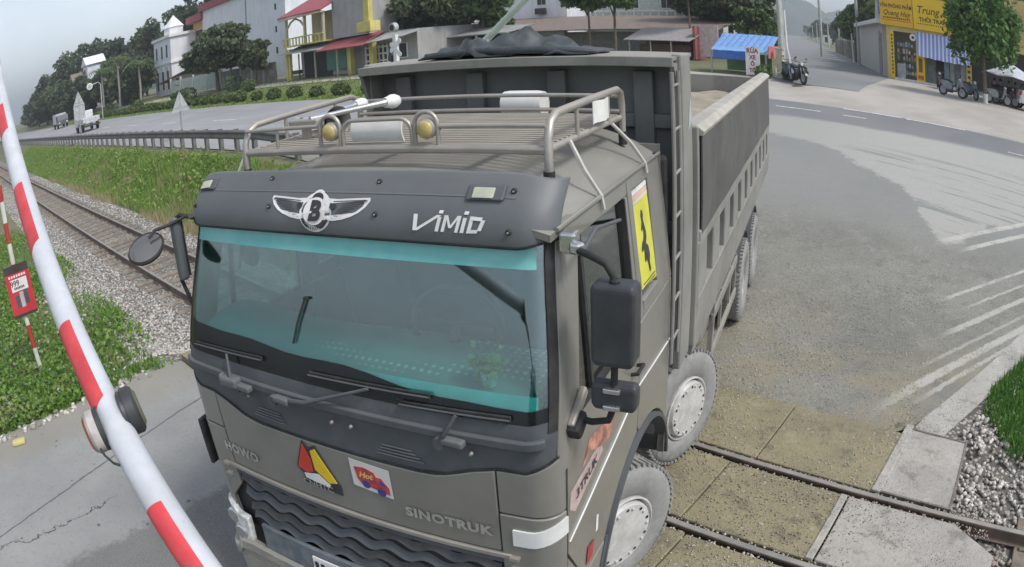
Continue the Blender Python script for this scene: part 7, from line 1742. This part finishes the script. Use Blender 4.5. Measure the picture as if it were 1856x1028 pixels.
# wooded slope on the far left
wood = [(20.4 + 9, -199, 3.2, 6, 4.2), (26, -180, 5.5, 6.5, 5.5), (29, -169, 7.5, 6.5, 6.5), (32, -158, 9.0, 7, 7), (36, -149, 9.4, 7, 7.4), (40, -141, 9, 7, 7.4), (44, -131, 8.6, 6.5, 7), (46, -120, 9.5, 6.5, 8), (48, -110, 11, 6.5, 8.5), (27, -140, 4.6, 5, 4.4), (29.5, -128, 4.2, 5, 4.2), (31, -117, 4.4, 4.8, 4.2), (32, -107, 4.2, 4.6, 4.0), (31, -98, 3.8, 3.8, 3.4), (25.5, -160, 4.0, 5, 4.0), (27, -152, 6, 5, 5), (29, -89.5, 3.2, 2.8, 2.8), (38, -125, 7, 6, 6), (30, -215, 3.4, 7, 4.0), (34, -240, 3.6, 8, 4.4), (50, -100, 12, 6, 7.5), (30.5, -104, 2.8, 3.5, 2.8), (28, -122, 2.5, 3.6, 2.6), (26.5, -133, 2.4, 3.6, 2.6)]
for i, (s, t, cz, rx, rz) in enumerate(wood):
    tree(s, t, cz + rz, cz, rx, rx * .9, rz, 3600, .42 + rx * .012, M_LF if i % 3 else M_LD, 'dark tree in the wood climbing the far left slope', grp='trees of the far left wood', seed=200 + i, trunk=.3, limbs=4, clumps=30)
def palm(s, t, hgt, label, seed):
    g = random.Random(seed); r = at_st('palm_tree', s, t); tag(r, label, 'palm tree')
    MB().tube([(0, 0, -.1), (.15, .05, hgt * .4), (.1, 0, hgt * .75), (0, 0, hgt)], [.2, .16, .14, .12], 9).build('trunk', mat('palm_bark', (.27, .26, .23), .95), r, 40)
    V, F = [], []
    for k in range(20):
        a = 2 * math.pi * k / 20 + g.uniform(-.15, .15); L = g.uniform(2.2, 3.0); up = g.uniform(.3, 1.2)
        for q in range(9):
            f = q / 9; x = L * f; z = hgt + up * math.sin(f * 2.2) - 1.5 * f * f
            c = Vector((math.cos(a) * x, math.sin(a) * x, z)); sd = Vector((-math.sin(a), math.cos(a), 0)); fw = Vector((math.cos(a), math.sin(a), -.4))
            for sg in (-1, 1):
                e = c + sd * sg * .75 * (1 - f * .6) + fw * .35 - Vector((0, 0, .25)); n = len(V)
                V += [tuple(c), tuple(c + fw * .14), tuple(e)]; F.append((n, n + 1, n + 2))
    o = MB(); o.v = V; o.f = F; o.build('crown', M_LM, r, recalc=False)
palm(26.2, -91.3, 7.2, 'tallest palm tree in front of the far left wood', 1)
palm(25.2, -97.5, 6.4, 'palm tree standing left of the tallest palm', 2)
palm(28.0, -86.5, 5.6, 'shorter palm tree right of the tallest palm', 3)
# roadside trees behind the camera, seen only as reflections in the windscreen
for i, (x, y, cz, rr) in enumerate(((-10.5, -17.5, 2.5, 3.2), (-7.0, -18.5, 2.9, 3.4))):
    s_, t_ = x * NX + y * NY, x * UX + y * UY
    tree(s_, t_, 6, cz, rr, rr, rr * .85, 5200, .26, M_LD, ('low dark tree mirrored in the lower corner of the windscreen', 'tall dark tree mirrored at the right edge of the windscreen')[i], seed=300 + i, trunk=.2, clumps=50)
# --- hills far behind the side road
M_HILL = mat('forested_hill', (.05, .075, .05), .95, var=.3, scale=.02, world=True)
def hill(name, s, t, rx, ry, hgt, seed):
    g = np.random.default_rng(seed); n, m = 40, 20; b = MB(); x0, y0 = st(s, t)
    ph = g.uniform(0, 6, 8)
    def f(i, j):
        a = 2 * math.pi * i / n; q = j / m
        rr = 1 + .18 * math.sin(a * 3 + ph[0]) + .10 * math.sin(a * 7 + ph[1])
        z = hgt * (1 - q) ** 1.15 * (1 + .10 * math.sin(a * 5 + q * 9 + ph[2]) + .06 * math.sin(a * 11 + q * 21 + ph[3])) - 3
        return (x0 + rx * q * rr * math.cos(a), y0 + ry * q * rr * math.sin(a), z)
    b.sheet(f, n, m); o = b.build(name, M_HILL, None, 180, recalc=True); return tag(o, kind='structure')
hill('hill', 1050, -368, 150, 160, 95, 1); hill('hill', 1250, -300, 260, 200, 62, 2); hill('hill', 1200, -520, 300, 220, 70, 3)
hill('hill', 130, -330, 120, 90, 26, 4)
# ---------------------------------------------------------------- haze in the humid air
HZ = empty('unused', (0, 0, 0)); bpy.data.objects.remove(HZ)
b = MB(); b.bx(-2900, 2900, -2900, 2900, -6.0, 130.0)
hzo = b.build('haze', None); hzo.display_type = 'WIRE'
m = bpy.data.materials.new('humid_haze'); m.use_nodes = True; m.node_tree.nodes.clear()
_o = m.node_tree.nodes.new('ShaderNodeOutputMaterial'); _v = m.node_tree.nodes.new('ShaderNodeVolumePrincipled')
_v.inputs['Color'].default_value = (.80, .86, .92, 1); _v.inputs['Density'].default_value = 0.0009; _v.inputs['Anisotropy'].default_value = 0.2
m.node_tree.links.new(_v.outputs[0], _o.inputs['Volume']); hzo.data.materials.append(m)
tag(hzo, 'pale humid haze over the whole place', 'haze', kind='stuff')
